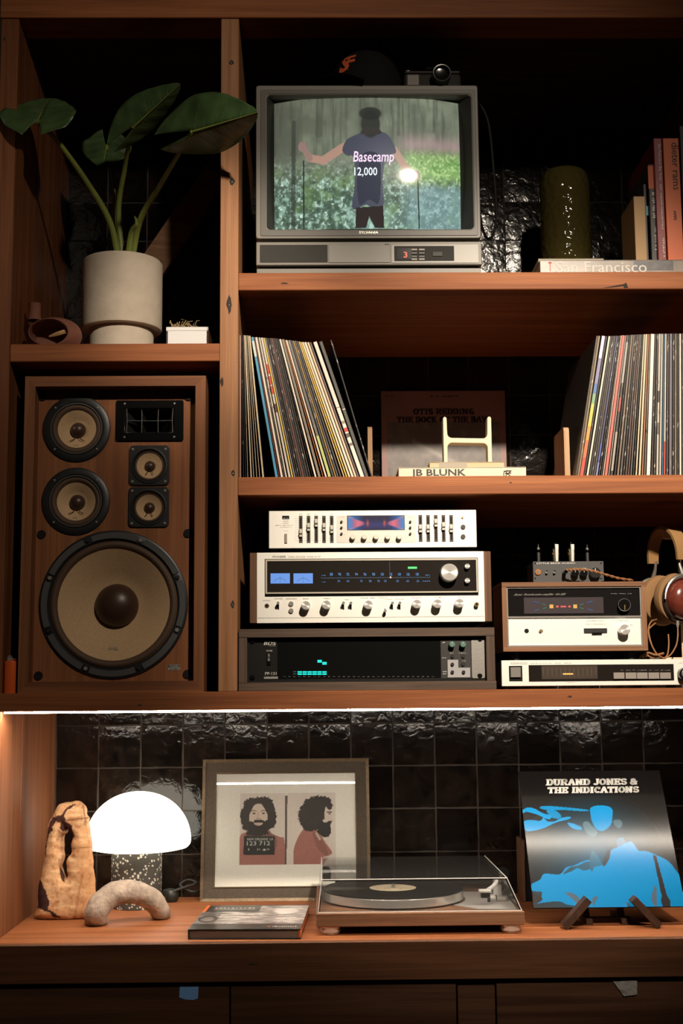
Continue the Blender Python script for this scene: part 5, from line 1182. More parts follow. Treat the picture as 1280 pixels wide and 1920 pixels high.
for py in (1132, 1145): x = part_cyl('push_button', 545.5, py, 4.7, FF-.004, FF, chrome, rc, 20, .001)
for px, py in ((573, 1135), (611.5, 1134), (690.5, 1134), (781.5, 1132.5), (820, 1132), (861.5, 1131)):
    k_ = knob(px, py, 8.6, FF, .020, spunm, rc, n=36)
part_cyl('microphone_jack', 893.5, 1133, 4.2, FF-.009, FF, brass, rc); part_cyl('jack_hole', 893.5, 1133, 2.5, FF-.0095, FF, matte, rc)
ptext('PIONEER', (511, 1042, 536, 1046), FF-.0002, dark_ink, rc, .01); ptext('STEREO RECEIVER  MODEL SX-737', (540, 1042.5, 601, 1046), FF-.0002, grey_ink, rc)
for s_t, p in (('PHONES', (493, 1125, 506, 1127)), ('POWER', (515, 1121.5, 530, 1124)), ('SPEAKERS', (536, 1121.5, 556, 1124)), ('BASS', (568, 1121.5, 578, 1124)), ('TREBLE', (605, 1121, 619, 1123.5)), ('BALANCE', (772, 1119.5, 789, 1122)), ('VOLUME', (813, 1119, 827, 1121.5))): ptext(s_t, p, FF-.0002, grey_ink, rc, .01)
for p in ((645, 1123.5, 655, 1125.5), (676, 1120, 704, 1122.5), (706, 1120, 728, 1121.6), (721, 1122.8, 735, 1124.8), (741, 1122.6, 757, 1124.6), (850, 1118.5, 872, 1121)): marks(p, FF-.0002, grey_ink, rc, 8)
a, b, c, d = RECT((482.5, 1157, 908, 1157.8), FF); MB().box(a, b, FF-.0001, FF+.0005, c, d).build('groove', grey_ink, rc)

# -- graphic equaliser
EF = .03
eq = thing('graphic_equaliser', 'slim silver graphic equaliser with sliders on top of the receiver', 'audio unit', (.1, .15, rz1))
ez0, ez1 = AT(698, 1027, EF)[1], AT(698, 957, EF)[1]; ex0, ex1 = AT(504, 992, EF)[0], AT(893, 992, EF)[0]
MB().box(ex0, ex1, EF, EF+.006, ez0, ez1, .0008).build('faceplate', silver, eq); MB().box(ex0+.003, ex1-.003, EF+.006, .26, ez0+.003, ez1-.002, .001).build('chassis', black, eq)
for x in (ex0+.012, ex1-.012):
    for y in (EF+.02, .23): MB().cyl((x, y, rz1), .008, ez0-rz1+.004, 'z', 16).build('foot', rubber, eq)
part_box('logo_plate', (528.8, 967, 542, 973.5), EF-.0005, EF, matte, eq); marks((530.5, 970.5, 540.5, 972.5), EF-.0008, white_ink, eq, 6)
for p, n in (((530, 976, 541, 978.2), 5), ((530, 980, 541, 982), 6), ((516, 984, 550, 986), 16), ((525, 987.5, 546, 989.5), 10), ((531, 994.5, 540, 996), 5)): marks(p, EF-.0002, grey_ink, eq, n)
part_box('power_button', (533.4, 1000.6, 538, 1018), EF-.003, EF, mat('button_brown', (.30, .24, .20), .4), eq)
slot = mat('slot_brown', (.055, .044, .036), .6); kn_m = mat('slider_cap', (.62, .57, .50), .35, .4)
def slider(px, y0, y1, ky):
    s_ = part_box('slider_slot', (px-3.4, y0, px+3.4, y1), EF-.0004, EF, slot, eq, 0); part_box('slider_track', (px-1.2, y0+4, px+1.2, y1-4), EF-.0006, EF, matte, s_, 0)
    k = part_box('slider_cap', (px-2.9, ky-7.5, px+2.9, ky+7.5), EF-.006, EF, kn_m, s_, .0006); part_box('cap_line', (px-2.9, ky+.2, px+2.9, ky+2.0), EF-.0062, EF, matte, k, 0) if False else None
    part_box('cap_ridge', (px-3.0, ky-.5, px+3.0, ky+1.6), EF-.009, EF, mat('ridge', (.30, .27, .24), .4), s_, .0004)
for px, ky in zip((563.6, 578.2, 592.6, 607.2, 621.7), (999, 988, 980, 988, 992)): slider(px, 967, 1018, ky)
for px, ky in zip((788, 802.4, 816.9, 831.3, 845.8), (990.7, 990.7, 980, 986.4, 990.4)): slider(px, 965.5, 1016, ky)
mb = MB()
for k in range(11):
    for p0_, p1_ in ((552, 628), (781, 853)):
        py = (972 if p0_ < 600 else 970.5)+k*4.1; a, b, c, d = RECT((p0_, py, p1_, py+.5), EF-.0002); mb.box(a, b, EF-.0002, EF, c, d)
mb.build('scale_lines', mat('line_ink', (.50, .46, .41), .6), eq)
for px in (563.6, 578.2, 592.6, 607.2, 621.7): marks((px-3, 963, px+3, 964.8), EF-.0002, grey_ink, eq, 3)
a, b, c, d = RECT((631, 966, 779.5, 1017.5), EF-.0007); MB().box(a, b, EF-.0007, EF, c, d, .0003).build('centre_panel', mat('centre_silver', (.66, .62, .56), .4, .35), eq)
EP = EF-.0007
dpf = part_box('display_frame', (650.5, 966.3, 758.5, 994), EP-.0006, EP, black, eq)
cv = Canvas(652, 967.5, 757.5, 993, 150, 40, (52, 48, 72)); X, Y = cv.X, cv.Y; q = np.abs(X-704.7)/52.7; yc = (Y-981)/13
cv.fill(np.clip((q-.42)*2.2, 0, 1), (52, 126, 206), .95); cv.fill(np.clip(1-np.abs(yc-.25)*1.2, 0, 1)*(q < .5), (74, 70, 132), .7)
tri = np.clip((.14+(q-.30)*1.35-np.abs(yc-.02))*4.5, 0, 1)*np.clip((q-.36)*9, 0, 1); inn = np.clip((.16+(q-.66)*1.6-np.abs(yc-.02))*4, 0, 1)
cv.fill(tri*np.exp(-((q-.62)/.26)**2), (236, 118, 136), .95); cv.fill(tri*np.clip((q-.80)*4, 0, 1), (96, 156, 222), .75)
cv.fill(np.exp(-((np.abs(yc)-(q-.30)*1.45)/.16)**2)*np.clip((q-.7)*4, 0, 1), (226, 150, 140), .7); cv.fill(np.exp(-((q-.30)/.045)**2-(yc/.42)**2), (224, 96, 80), .9)
xa, xb_, za, zb2 = RECT((652, 967.5, 757.5, 993), EP-.0008)
cv.build('display', printed('eq_display', .2, .95), dpf, lambda u, v: (xa+(xb_-xa)*u, EP-.0009+0*u, zb2+(za-zb2)*v))
for px in (661.5, 683, 705, 727, 748.6): knob(px, 1006, 5.2, EP, .011, mat('cream_knob', (.72, .67, .58), .35, .2), eq, n=24)
for px in (640, 769):
    for py in (978, 989, 1000.5): part_cyl('mini_switch', px, py, 2.2, EP-.004, EP, mat('switch_dark', (.05, .045, .035), .35, .5), eq, 12); marks((px+3, py+1, px+7, py+2.3), EP-.0003, grey_ink, eq, 2)
    marks((px-4, 969, px+5, 970.5), EP-.0003, grey_ink, eq, 5)
part_cyl('lamp', 867, 970, 1.8, EF-.003, EF, brass, eq, 10)
for py in (988, 1006): part_cyl('button', 868, py, 4.4, EF-.0025, EF, slot, eq, 20)

# -- receiver-wide tuner unit on the beam
KF = .010
kw = thing('reverb_tuner', 'slim silver audio deck with orange indicator on the long beam', 'audio unit', (.58, .16, Z_BM))
kw.name = 'stereo_deck'; ORI[kw.name] = Vector((.58, .16, Z_BM))
kx0, kx1 = AT(940, 1262, KF)[0], min(AT(1344, 1262, KF)[0], X_R-.03); kz0, kz1 = AT(1110, 1285.5, KF)[1], AT(1110, 1237, KF)[1]
MB().box(kx0, kx1, KF, KF+.006, kz0, kz1, .0008).build('faceplate', silver, kw); MB().box(kx0+.003, kx1-.003, KF+.006, .30, kz0+.002, kz1-.0008, .001).build('chassis', black, kw)
for x in (kx0+.03, kx1-.03):
    for y in (KF+.03, .26): MB().cyl((x, y, Z_BM), .012, kz0-Z_BM+.003, 'z', 14).build('foot', rubber, kw)
part_box('button_well', (954, 1248.5, 979, 1277.5), KF-.0005, KF, matte, kw); part_box('power_button', (957, 1251, 976, 1270), KF-.005, KF, mat('button_grey', (.24, .22, .20), .4, .3), kw)
dp = part_box('display_window', (991, 1246, 1263, 1277), KF-.0006, KF, mat('smoked', (.016, .013, .011), .15), kw)
part_box('meter_scale', (1015, 1248, 1120, 1273), KF-.0008, KF, mat('scale_brown', (.045, .030, .020), .4), dp, 0)
mb = MB()
for k in range(13): a, b, c, d = RECT((1018+k*8.2, 1252, 1018.8+k*8.2, 1270-abs(k-6)*.6), KF-.001); mb.box(a, b, KF-.001, KF, c, d)
mb.build('scale_lines', mat('scale_tan', (.10, .07, .05), .5), dp)
part_box('indicator', (1055, 1262.5, 1074, 1264.8), KF-.0012, KF, mat('orange_glow', (.4, .1, .02), emit=(1, .42, .10), es=1.5), dp, 0)
for px in (1150, 1172.3, 1193.6, 1215.3, 1237): part_box('key', (px, 1261, px+20.4, 1273), KF-.005, KF, mat('key_grey', (.34, .30, .27), .4, .3), dp, .0005); marks((px+1, 1255.5, px+19, 1257.5), KF-.0009, mat('dim_ink', (.2, .2, .2)), dp, 6)
ptext('KENWOOD', (958, 1241.8, 988, 1246.2), KF-.0002, grey_ink, kw); marks((994, 1242.5, 1072, 1244.5), KF-.0002, grey_ink, kw, 30); marks((1060, 1278.6, 1081, 1280), KF-.0002, grey_ink, kw, 9); marks((1271, 1242, 1290, 1244), KF-.0002, grey_ink, kw, 6)
knob(1286, 1264, 13, KF, .016, gloss, kw, 'tuning_knob', 32); knob(1286, 1263, 8.5, KF-.016, .002, alu, kw, 'knob_cap', 28)

# -- reverberation amplifier in a walnut case
VF = .030
rv = thing('reverb_amplifier', 'walnut-cased amplifier with coloured light dashes on the silver deck', 'audio unit', (.64, .16, kz1))
vx0, vx1 = AT(941.5, 1156, VF)[0], AT(1212.5, 1156, VF)[0]; vz0, vz1 = AT(1076, 1221, VF)[1], AT(1076, 1091, VF)[1]; vt = 9/SCL(VF)
wv = wood('case_walnut', axis='x', dark=(.19, .088, .043), mid=(.27, .13, .066), light=(.33, .168, .09), across=80); wvz = wood('case_walnut_upright', axis='z', dark=(.19, .088, .043), mid=(.27, .13, .066), light=(.33, .168, .09), across=80)
MB().box(vx0, vx1, VF,   .17, vz1-vt, vz1, .0006).build('case_top', wv, rv); MB().box(vx0, vx1, VF,   .17, vz0, vz0+vt, .0006).build('case_base', wv, rv)
MB().box(vx0, vx0+vt, VF+.0004,   .17, vz0+vt, vz1-vt, .0004).build('case_side', wvz, rv); MB().box(vx1-vt, vx1, VF+.0004,   .17, vz0+vt, vz1-vt, .0004).build('case_side', wvz, rv)
for x in (vx0+.03, vx1-.03):
    for y in (VF+.03, .15): MB().cyl((x, y, kz1), .010, vz0-kz1+.001, 'z', 14).build('foot', rubber, rv)
VP = VF+.005; ax0, ax1, az0, az1 = vx0+vt, vx1-vt, vz0+vt, vz1-vt
MB().box(ax0, ax1, VP+.004, .165, az0, az1).build('chassis', black, rv)
mz = AT(1076, 1157, VP)[1]
ring(MB(), ax0, ax1, az0, az1, ax0+.0028, ax1-.0028, az0+.0028, az1-.0028, VP-.002, VP+.006).build('trim_frame', chrome, rv); MB().box(ax0, ax1, VP-.003, VP+.004, mz-.002, mz+.002, .0008).build('trim_bar', chrome, rv)
MB().box(ax0+.003, ax1-.003, VP+.001, VP+.005, mz+.002, az1-.003).build('glass_panel', mat('reverb_glass', (.010, .009, .009), .12), rv); MB().box(ax0+.003, ax1-.003, VP, VP+.005, az0+.003, mz-.002).build('faceplate', silver, rv)
GYV = VP+.0008
dv = part_box('display_panel', (982, 1120, 1131, 1150), GYV-.0002, GYV+.001, mat('display_mauve', (.045, .035, .040), .3), rv, 0)
for p, cc in (((1030, 1133.5, 1037, 1140.5), (1, .55, .08)), ((1074.5, 1133.5, 1081.5, 1140.5), (1, .55, .08)), ((1042, 1135.5, 1047, 1139), (.95, .10, .05)), ((1050.5, 1135.8, 1061, 1138.8), (.95, .10, .10)), ((1065, 1135.5, 1069.5, 1139), (.95, .10, .05))):
    part_box('light_dash', p, GYV-.0006, GYV, mat('dash_%d%d' % (cc[1]*100, cc[2]*100), (.05, .02, .02), emit=cc, es=.75), dv, 0)
for px, py, dxp, dyp, cc in ((1019, 1133.5, 3.5, 1.2, (.03, .20, .09)), (1021, 1140.5, 3.5, -1.2, (.03, .20, .09)), (1005, 1129.5, 5, 1.4, (.05, .10, .26)), (1006, 1144.5, 5, -1.4, (.05, .10, .20)), (1090, 1133.5, -3.5, 1.2, (.03, .20, .09)), (1090, 1140.5, -3.5, -1.2, (.03, .20, .09)), (1105, 1129, -5, 1.6, (.05, .12, .30)), (1106, 1143.5, -5, -1.6, (.05, .12, .30))):
    p0_, p1_ = A3(px-dxp, py-dyp, GYV-.0006), A3(px+dxp, py+dyp, GYV-.0006); MB().tube([p0_, p1_], .0011, 4).build('light_dash', mat('dash_faint_%d' % (cc[2]*100), (.02, .03, .04), emit=cc, es=.7), dv)
ptext('Sansui  Reverberation amplifier  RA 500', (961, 1112.5, 1056, 1117.5), GYV, mat('script_ink', (.26, .24, .22), .5), rv, shear=.06); marks((1142, 1112, 1184, 1114), GYV, mat('dim_ink', (.2, .2, .2)), rv, 16)
knob(1170.5, 1134, 11.4, VP+.001, .014, gloss, rv, 'depth_knob', 32)
x, z = AT(1170.5, 1134, VP-.0135); MB().box(x-.0006, x+.0012, VP-.0138, VP-.013, z-.0105, z).build('pointer', brass, rv)
MB().lathe([(.0122, 0), (.0127, -.0005), (.0130, 0)], (x, VP-.0125, z), 'y', 32).build('knob_rim', chrome, rv)
part_cyl('jack', 987, 1183, 4.3, VP-.0008, VP, matte, rv); part_cyl('pilot_lamp', 1013.5, 1183, 2.8, VP-.004, VP, brass, rv, 12); part_cyl('lever_socket', 1014.5, 1183, 3.6, VP-.001, VP, chrome, rv, 12)
part_box('selector_slot', (1094.5, 1178, 1138, 1187), VP-.002, VP, black, rv, .0006); part_box('selector_tab', (1110, 1186, 1129, 1188.4), VP-.005, VP, gloss, rv)
knob(1171.5, 1180.5, 10.3, VP, .020, spunm, rv, n=36)
marks((1099, 1163, 1131, 1165), VP-.0002, grey_ink, rv, 14); marks((1098, 1169.5, 1138, 1171), VP-.0002, grey_ink, rv, 12); marks((1156, 1163, 1178, 1165), VP-.0002, grey_ink, rv, 8); marks((1181, 1171, 1186, 1173), VP-.0002, grey_ink, rv, 3)

# -- little valve preamp
AF = .065
va = thing('valve_preamp', 'small grey headphone amplifier with four glass valves on the walnut case', 'amplifier', (AT(1065, 1080, AF)[0], .1, vz1))
qx0, qx1 = AT(999, 1070, AF)[0], AT(1131.5, 1070, AF)[0]; qz1 = AT(1065, 1052.5, AF)[1]
pg_ = mat('anthracite', (.052, .050, .050), .45)
MB().box(qx0, qx1, AF, AF+.003, vz1+.001, qz1, .0005).build('front_panel', pg_, va); MB().box(qx0+.002, qx1-.002, AF+.003, AF+.09, vz1, qz1-.002, .001).build('case', pg_, va)
for px in (1003, 1126.5):
    for py in (1056, 1084.5): part_cyl('screw', px, py, 1.6, AF-.0008, AF, matte, va, 10)
part_cyl('volume_jack', 1008.5, 1072.5, 5.6, AF-.003, AF, mat('orange_ring', (.55, .22, .07), .3, .5), va); part_cyl('jack_centre', 1008.5, 1072.5, 3, AF-.0036, AF, mat('jack_grey', (.25, .24, .24), .3, .5), va)
for px in (1025, 1039.5): part_box('switch_slot', (px-1.4, 1069, px+1.4, 1078), AF-.0005, AF, matte, va, 0); part_cyl('toggle', px-.5, 1073.5, 1.7, AF-.007, AF, chrome, va, 10)
for px, r in ((1078.5, 7.2), (1095, 7.2), (1116, 11)): knob(px, 1074.5, r, AF, .012, gloss if r < 8 else mat('dark_metal', (.05, .05, .05), .25, .7), va, pointer=white_ink)
ptext('LITTLE BEAR AUDIO', (1006, 1054.7, 1078, 1057.3), AF-.0003, white_ink, va, .01); ptext('V', (1076.5, 1064.5, 1080.5, 1067), AF-.0003, white_ink, va); ptext('M', (1093, 1064.5, 1097.5, 1067), AF-.0003, white_ink, va)
tg = sheet_glass('valve_glass', (.93, .95, .93), .02)
for px, tall, lit in ((1009.5, 1017, 1), (1041.5, 1015, 0), (1071, 1015, 0), (1101, 1018, 1)):
    ty_ = AF+.03; x, _ = AT(px, 1050, ty_); h = AT(px, tall, ty_)[1]-qz1; r = .0078
    v_ = MB().lathe([(0, 0), (r*.9, 0), (r, .001), (r, h*.62), (r*.75, h*.74), (r*.30, h*.82), (r*.18, h*.95), (0, h)], (x, ty_, qz1-.002), 'z', 20).build('valve', tg, va)
    if lit:
        MB().lathe([(r*.30, h*.69), (r*.42, h*.73), (r*.30, h*.78), (.0005, h*.82), (.0004, h*.93)], (x, ty_, qz1-.002), 'z', 16).build('getter_flash', chrome, v_)
        MB().cyl((x, ty_, qz1), r*.42, h*.5, 'z', 12).build('plate', mat('valve_plate', (.10, .10, .10), .4, .5), v_)
        MB().cyl((x, ty_, qz1-.001), r*.5, .0022, 'z', 12).build('glow_led', mat('green_glow', (0, .05, .02), emit=(.06, .55, .22), es=.8), v_)
    else:
        MB().box(x-.0015, x+.0062, ty_-.005, ty_+.004, qz1-.001, qz1+h*.86, .001).build('plate', mat('pale_plate', (.62, .60, .55), .45, .3), v_); MB().box(x-.0062, x-.003, ty_-.004, ty_+.004, qz1, qz1+h*.62).build('mica', mat('mica', (.20, .17, .10), .4), v_)
        for sg in (-1, 1): MB().lathe([(0, -.0012), (.0012, 0), (0, .0012)], (x+sg*.0064, ty_-.002, qz1+h*.42), 'z', 8).build('filament', mat('filament', (.3, .1, .03), emit=(1, .42, .12), es=.9), v_)
# plug and braided lead
pl_ = thing('headphone_lead', 'twisted brown headphone lead plugged into the small amplifier', 'cable', (AT(1120, 1085, AF)[0], AF-.02, vz1))
pg2 = MB(); a_ = A3(1057, 1074, AF); pg2.cyl((a_.x, AF-.022, a_.z), .004, .022, 'y', 14, b=.0006); pg2.build('plug', gloss, pl_)
base = catmull([Vector((a_.x, AF-.024, a_.z+.004)), A3(1075, 1068, AF-.032), A3(1092, 1067.5, AF-.036), A3(1112, 1071, AF-.034), A3(1135, 1077.5, AF-.022), A3(1160, 1084.5, AF+.0), A3(1185, 1088.0, AF+.03)], 14)
braid = mat('brown_braid', (.30, .135, .055), .7)
for ph in (0, PI):
    pts = []
    for i, p in enumerate(base):
        t = (base[min(i+1, len(base)-1)]-base[max(i-1, 0)]).normalized(); s1 = t.cross(Vector((0, 1, 0))).normalized(); s2 = t.cross(s1)
        pts.append(p+(s1*math.cos(i*.55+ph)+s2*math.sin(i*.55+ph))*.0014)
    MB().tube(pts, .0017, 6).build('strand', braid, pl_)
def ATZ(px, py, Z):
    v = _rt*((px-640)/F_PX)-_up*((py-960)/F_PX)+_fw; p = CAM+v*((Z-CAM.z)/v.z); return Vector((p.x, p.y, Z))
# ------------------------------------------------------------------ headphones on their stand
tanl = mat('tan_leather', (.30, .165, .065), .55, bump=(500, .25)); suede = mat('tan_suede', (.25, .135, .055), .85, bump=(700, .3)); rosew = mat('red_wood_cup', (.13, .028, .018), .22, vary=(60, .4), coat=.4)
hpx = A3(1284, 1124, .085); ax = Vector((-.40, .9165, 0)); wv_ = Vector((.9165, .40, 0)); up = Vector((0, 0, 1))
hpn = thing('headphones', 'tan leather headphones with dark red wooden cup at the frame edge', 'headphones', (hpx.x, hpx.y, kz1))
def disc(prof, c, name, m, parent, n=40, sz=1.0):
    mb = MB(); vs_ = []; fs = []
    for r, h in prof:
        for i in range(n):
            a = 2*PI*i/n; vs_.append(c+ax*h+wv_*(r*math.cos(a))+up*(r*math.sin(a)*sz))
    for k in range(len(prof)-1):
        for i in range(n): fs.append((k*n+i, k*n+(i+1) % n, (k+1)*n+(i+1) % n, (k+1)*n+i))
    fs.append(tuple(range(n))[::-1]); fs.append(tuple((len(prof)-1)*n+i for i in range(n)))
    mb.add(vs_, fs); return mb.build(name, m, parent)
for off_, sg in ((0, 1), (.108, -1)):
    c = hpx+ax*off_
    q = lambda L: [(r, h*sg) for r, h in L]
    disc(q([(.004, -.022), (.020, -.021), (.033, -.016), (.041, -.006), (.043, .004), (.043, .010)]), c, 'wooden_cup', rosew, hpn)
    disc(q([(.046, .008), (.048, .011), (.048, .016), (.046, .018)]), c, 'cup_ring', mat('dark_ring', (.03, .022, .018), .4), hpn)
    disc(q([(.046, .017), (.053, .020), (.055, .028), (.053, .037), (.046, .041), (.030, .041), (.028, .030)]), c+up*.003, 'ear_pad', suede, hpn)
    yk = [c+wv_*(.050*math.cos(t))*1+up*(.050*math.sin(t))+ax*sg*.002 for t in [k*PI/14 for k in range(15)]]
    MB().tube(yk, [.0022+.0035*math.sin(PI*k/14)**2 for k in range(15)], 8).build('yoke', alu, hpn)
    MB().tube([c+up*.05+ax*sg*.002, c+up*.072+ax*sg*.012, c+up*.09+ax*sg*.016], [.006, .0035, .003], 8).build('slider_rod', alu, hpn)
topz = AT(1265, 986, .12)[1]; cm_ = hpx+ax*.054; z_s = hpx.z+.085
g = []; K = 24
for k in range(K+1):
    t = PI*k/K; cen = cm_+ax*(-.052*math.cos(t)); z = z_s+(topz-z_s)*math.sin(t)**.8
    for e, th in ((-1, 0), (1, 0), (1, .006), (-1, .006)):
        pos = Vector((cen.x, cen.y, z))+wv_*(e*.017*(.75+.25*math.sin(t)))
        pos -= (ax*(-math.cos(t))+up*math.sin(t))*th; g.append(pos)
MB().add(g, [(4*k+i, 4*k+(i+1) % 4, 4*k+4+(i+1) % 4, 4*k+4+i) for k in range(K) for i in range(4)]+[(3, 2, 1, 0), (4*K, 4*K+1, 4*K+2, 4*K+3)]).build('headband', tanl, hpn, angle=50)
st = thing('headphone_stand', 'slim pale wooden stand under the headphones at the frame edge', 'stand', (cm_.x, cm_.y, kz1))
MB().box(cm_.x-.03, cm_.x+.07, .11, .20, kz1, kz1+.006, .001).build('base', pine, st)
zr = topz-.0075; sp_ = A3(1279.5, 1200, .152); MB().box(sp_.x-.003, sp_.x+.003, sp_.y-.002, sp_.y+.002, kz1+.006, zr-.011, .0008).build('post', pine, st)
MB().tube([(sp_.x, sp_.y, zr-.016), (cm_.x, cm_.y, zr-.016)], .004, 10).build('arm', pine, st)
MB().box(cm_.x-.006, cm_.x+.006, cm_.y-.006, cm_.y+.006, zr-.019, zr+.0008, .001).build('rest', pine, st)
def K7(x, y, Y): return A3(1190+x/6.4, 960+y/6.4, Y)
hc_ = thing('headphone_cable', 'loops of brown cable hanging below the headphones', 'cable', (K7(300, 1740, .06).x, .06, kz1))
zmin = kz1+.0022
def cab(pts, r=.0016):
    P = [Vector((p.x, p.y, max(p.z, zmin))) for p in catmull(pts, 6)]; MB().tube(P, r, 6).build('cable_loop', braid, hc_)
cab([K7(512, 1340, .075), K7(512, 1500, .07), K7(490, 1610, .06), K7(420, 1720, .05), K7(340, 1750, .05), K7(270, 1720, .055), K7(210, 1620, .055), K7(170, 1480, .06), K7(165, 1380, .065), K7(200, 1310, .08), K7(260, 1290, .11)])
cab([K7(400, 1470, .09), K7(405, 1600, .07), K7(380, 1730, .06), K7(300, 1765, .05)])
cab([K7(245, 1335, .09), K7(190, 1380, .07), K7(160, 1430, .06), K7(190, 1570, .05), K7(260, 1700, .045), K7(350, 1760, .05)])
cab([K7(60, 1745, .06), K7(100, 1715, .05), K7(160, 1690, .045), K7(250, 1715, .045), K7(340, 1695, .05), K7(300, 1725, .055), K7(180, 1720, .05), K7(90, 1740, .05)], .0022)
cab([K7(130, 1685, .05), K7(170, 1735, .045), K7(230, 1755, .05)])
MB().tube([K7(512, 1305, .075), K7(512, 1345, .075), K7(512, 1385, .075)], [.0028, .0034, .0022], 10).build('cable_plug', chrome, hc_)

# ------------------------------------------------------------------ framed photograph
FW, FH, tilt = .4000, .3300, math.radians(11.1)
fr_ = thing('picture_frame', 'bronze-framed photograph of a bearded man leaning on the tiles', 'picture', (-.0865, .490, Z_CT)); fr_.rotation_euler = (-tilt, 0, 0); ORI[fr_.name] = Vector((0, 0, 0))
def FX(px, py): return ((px-(377+(1688-py)*.022))/313.5-.5)*FW, (1686-py)/265.0*FH
bronze = mat('bronze_moulding', (.10, .064, .031), .38, .45, bump=(300, .2), vary=(120, .3)); bron2 = mat('bronze_flat', (.050, .034, .019), .6, .2, bump=(500, .3), vary=(200, .3))
w1, w2 = .007, .033; h_ = FW/2
for nm, a, b, y0, y1, m in (('outer_moulding', 0, w1, -.0005, .0125, bronze), ('inner_moulding', w1, w2, .0035, .0125, bron2), ('slip', w2-.0022, w2+.0005, .0028, .009, bronze)):
    q = MB()
    for k, (o4, i4) in enumerate((([(-h_+a, a), (h_-a, a)], [(h_-b, b), (-h_+b, b)]), ([(h_-a, a), (h_-a, FH-a)], [(h_-b, FH-b), (h_-b, b)]), ([(h_-a, FH-a), (-h_+a, FH-a)], [(-h_+b, FH-b), (h_-b, FH-b)]), ([(-h_+a, FH-a), (-h_+a, a)], [(-h_+b, b), (-h_+b, FH-b)]))):
        q = MB(); P4 = o4+i4
        q.add([(x, y0+(.0015 if j > 1 else 0), z) for j, (x, z) in enumerate(P4)]+[(x, y1, z) for x, z in P4], [(0, 1, 2, 3), (7, 6, 5, 4), (0, 4, 5, 1), (1, 5, 6, 2), (2, 6, 7, 3), (3, 7, 4, 0)]); q.build(nm, m, fr_)
MB().box(-h_+.004, h_-.004, .0115, .0140, .004, FH-.004).build('backing_board', matte, fr_)
cv = Canvas(403, 1443, 674.5, 1663, 330, 270, (240, 233, 226)); X, Y = cv.X, cv.Y
def P6(L): return [(430+x/4.741, 1470+y/4.741) for x, y in L]
grain = (fbm(X/1.5, Y/1.5, 3, 2)-.5)[..., None]
ph1 = inpoly(X, Y, P6([(92, 60), (516, 60), (516, 716), (92, 716)])); ph2 = inpoly(X, Y, P6([(528, 60), (975, 60), (975, 716), (582, 716), (528, 716)]))
cv.fill(ph1 | ph2, (222, 208, 202)); cv.fill(inpoly(X, Y, P6([(510, 84), (530, 84), (524, 716), (508, 716)])), (92, 74, 66))
H_, SH = (44, 30, 28), (168, 108, 100)
cv.poly(P6([(92, 470), (150, 420), (200, 405), (340, 405), (400, 440), (470, 468), (502, 490), (520, 760), (520, 900), (60, 900), (70, 760)]), SH); cv.fill(inpoly(X, Y, P6([(92, 600), (506, 600), (506, 716), (92, 716)])), (164, 108, 100), .5)
cv.poly(P6([(150, 425), (190, 395), (350, 395), (385, 430), (430, 470), (400, 610), (160, 600)]), (112, 72, 66), .6)
cv.poly(P6([(300, 94), (350, 96), (392, 130), (412, 190), (428, 250), (426, 310), (412, 360), (384, 388), (350, 410), (345, 440), (170, 445), (165, 410), (125, 385), (110, 340), (98, 290), (100, 225), (118, 190), (135, 135), (180, 104), (240, 98)]), H_, curl=7)
cv.poly(P6([(240, 160), (284, 158), (306, 182), (326, 215), (346, 262), (346, 330), (320, 372), (264, 392), (210, 372), (182, 330), (180, 262), (200, 215), (216, 182)]), (218, 196, 184))
cv.poly(P6([(182, 318), (215, 322), (232, 306), (265, 304), (304, 306), (318, 320), (346, 312), (350, 380), (335, 432), (264, 452), (196, 432), (178, 380)]), (40, 27, 25), curl=4); cv.poly(P6([(222, 334), (264, 330), (304, 334), (294, 352), (264, 358), (234, 352)]), (206, 176, 166))
for ex in (222, 310): cv.line(*P6([(ex-22, 226), (ex-4, 219)]), .6, (90, 66, 60)); cv.line(*P6([(ex-4, 219), (ex+20, 224)]), .6, (90, 66, 60)); cv.ell(430+ex/4.741, 1470+246/4.741, 3.2, 1.3, (66, 46, 42))
cv.line(*P6([(262, 240), (254, 290)]), .8, (176, 148, 138), .7); cv.line(*P6([(248, 296), (280, 296)]), 1.0, (150, 118, 110), .7)
cv.fill(inpoly(X, Y, P6([(134, 452), (412, 458), (412, 628), (128, 624)])), (30, 22, 22)); cv.ell(*P6([(320, 580)])[0], 2.8, 1.7, (220, 206, 200))
# profile
cv.poly(P6([(668, 405), (720, 395), (790, 400), (830, 440), (880, 520), (940, 610), (905, 640), (850, 660), (830, 740), (830, 900), (560, 900), (584, 740), (586, 600), (610, 510)]), SH); cv.poly(P6([(760, 420), (830, 470), (900, 600), (880, 640), (800, 560)]), (120, 74, 68), .45); cv.fill(inpoly(X, Y, P6([(784, 430), (800, 425), (840, 490), (822, 500)])), (214, 196, 188), .8)
cv.poly(P6([(780, 92), (850, 90), (905, 105), (938, 140), (944, 200), (910, 230), (880, 250), (860, 330), (815, 370), (800, 400), (740, 415), (690, 400), (655, 360), (632, 300), (630, 240), (660, 180), (700, 125)]), H_, curl=7)
cv.poly(P6([(884, 190), (905, 215), (930, 226), (934, 262), (950, 300), (938, 318), (930, 345), (890, 350), (872, 310), (872, 250)]), (220, 200, 190)); cv.line(*P6([(898, 240), (936, 240)]), 1.1, (66, 46, 42)); cv.ell(*P6([(918, 256)])[0], 2.4, 1.1, (66, 46, 42))
cv.poly(P6([(815, 330), (880, 335), (912, 325), (940, 318), (938, 344), (926, 360), (932, 400), (920, 450), (890, 470), (845, 462), (810, 430), (800, 380)]), (32, 22, 21), curl=5)
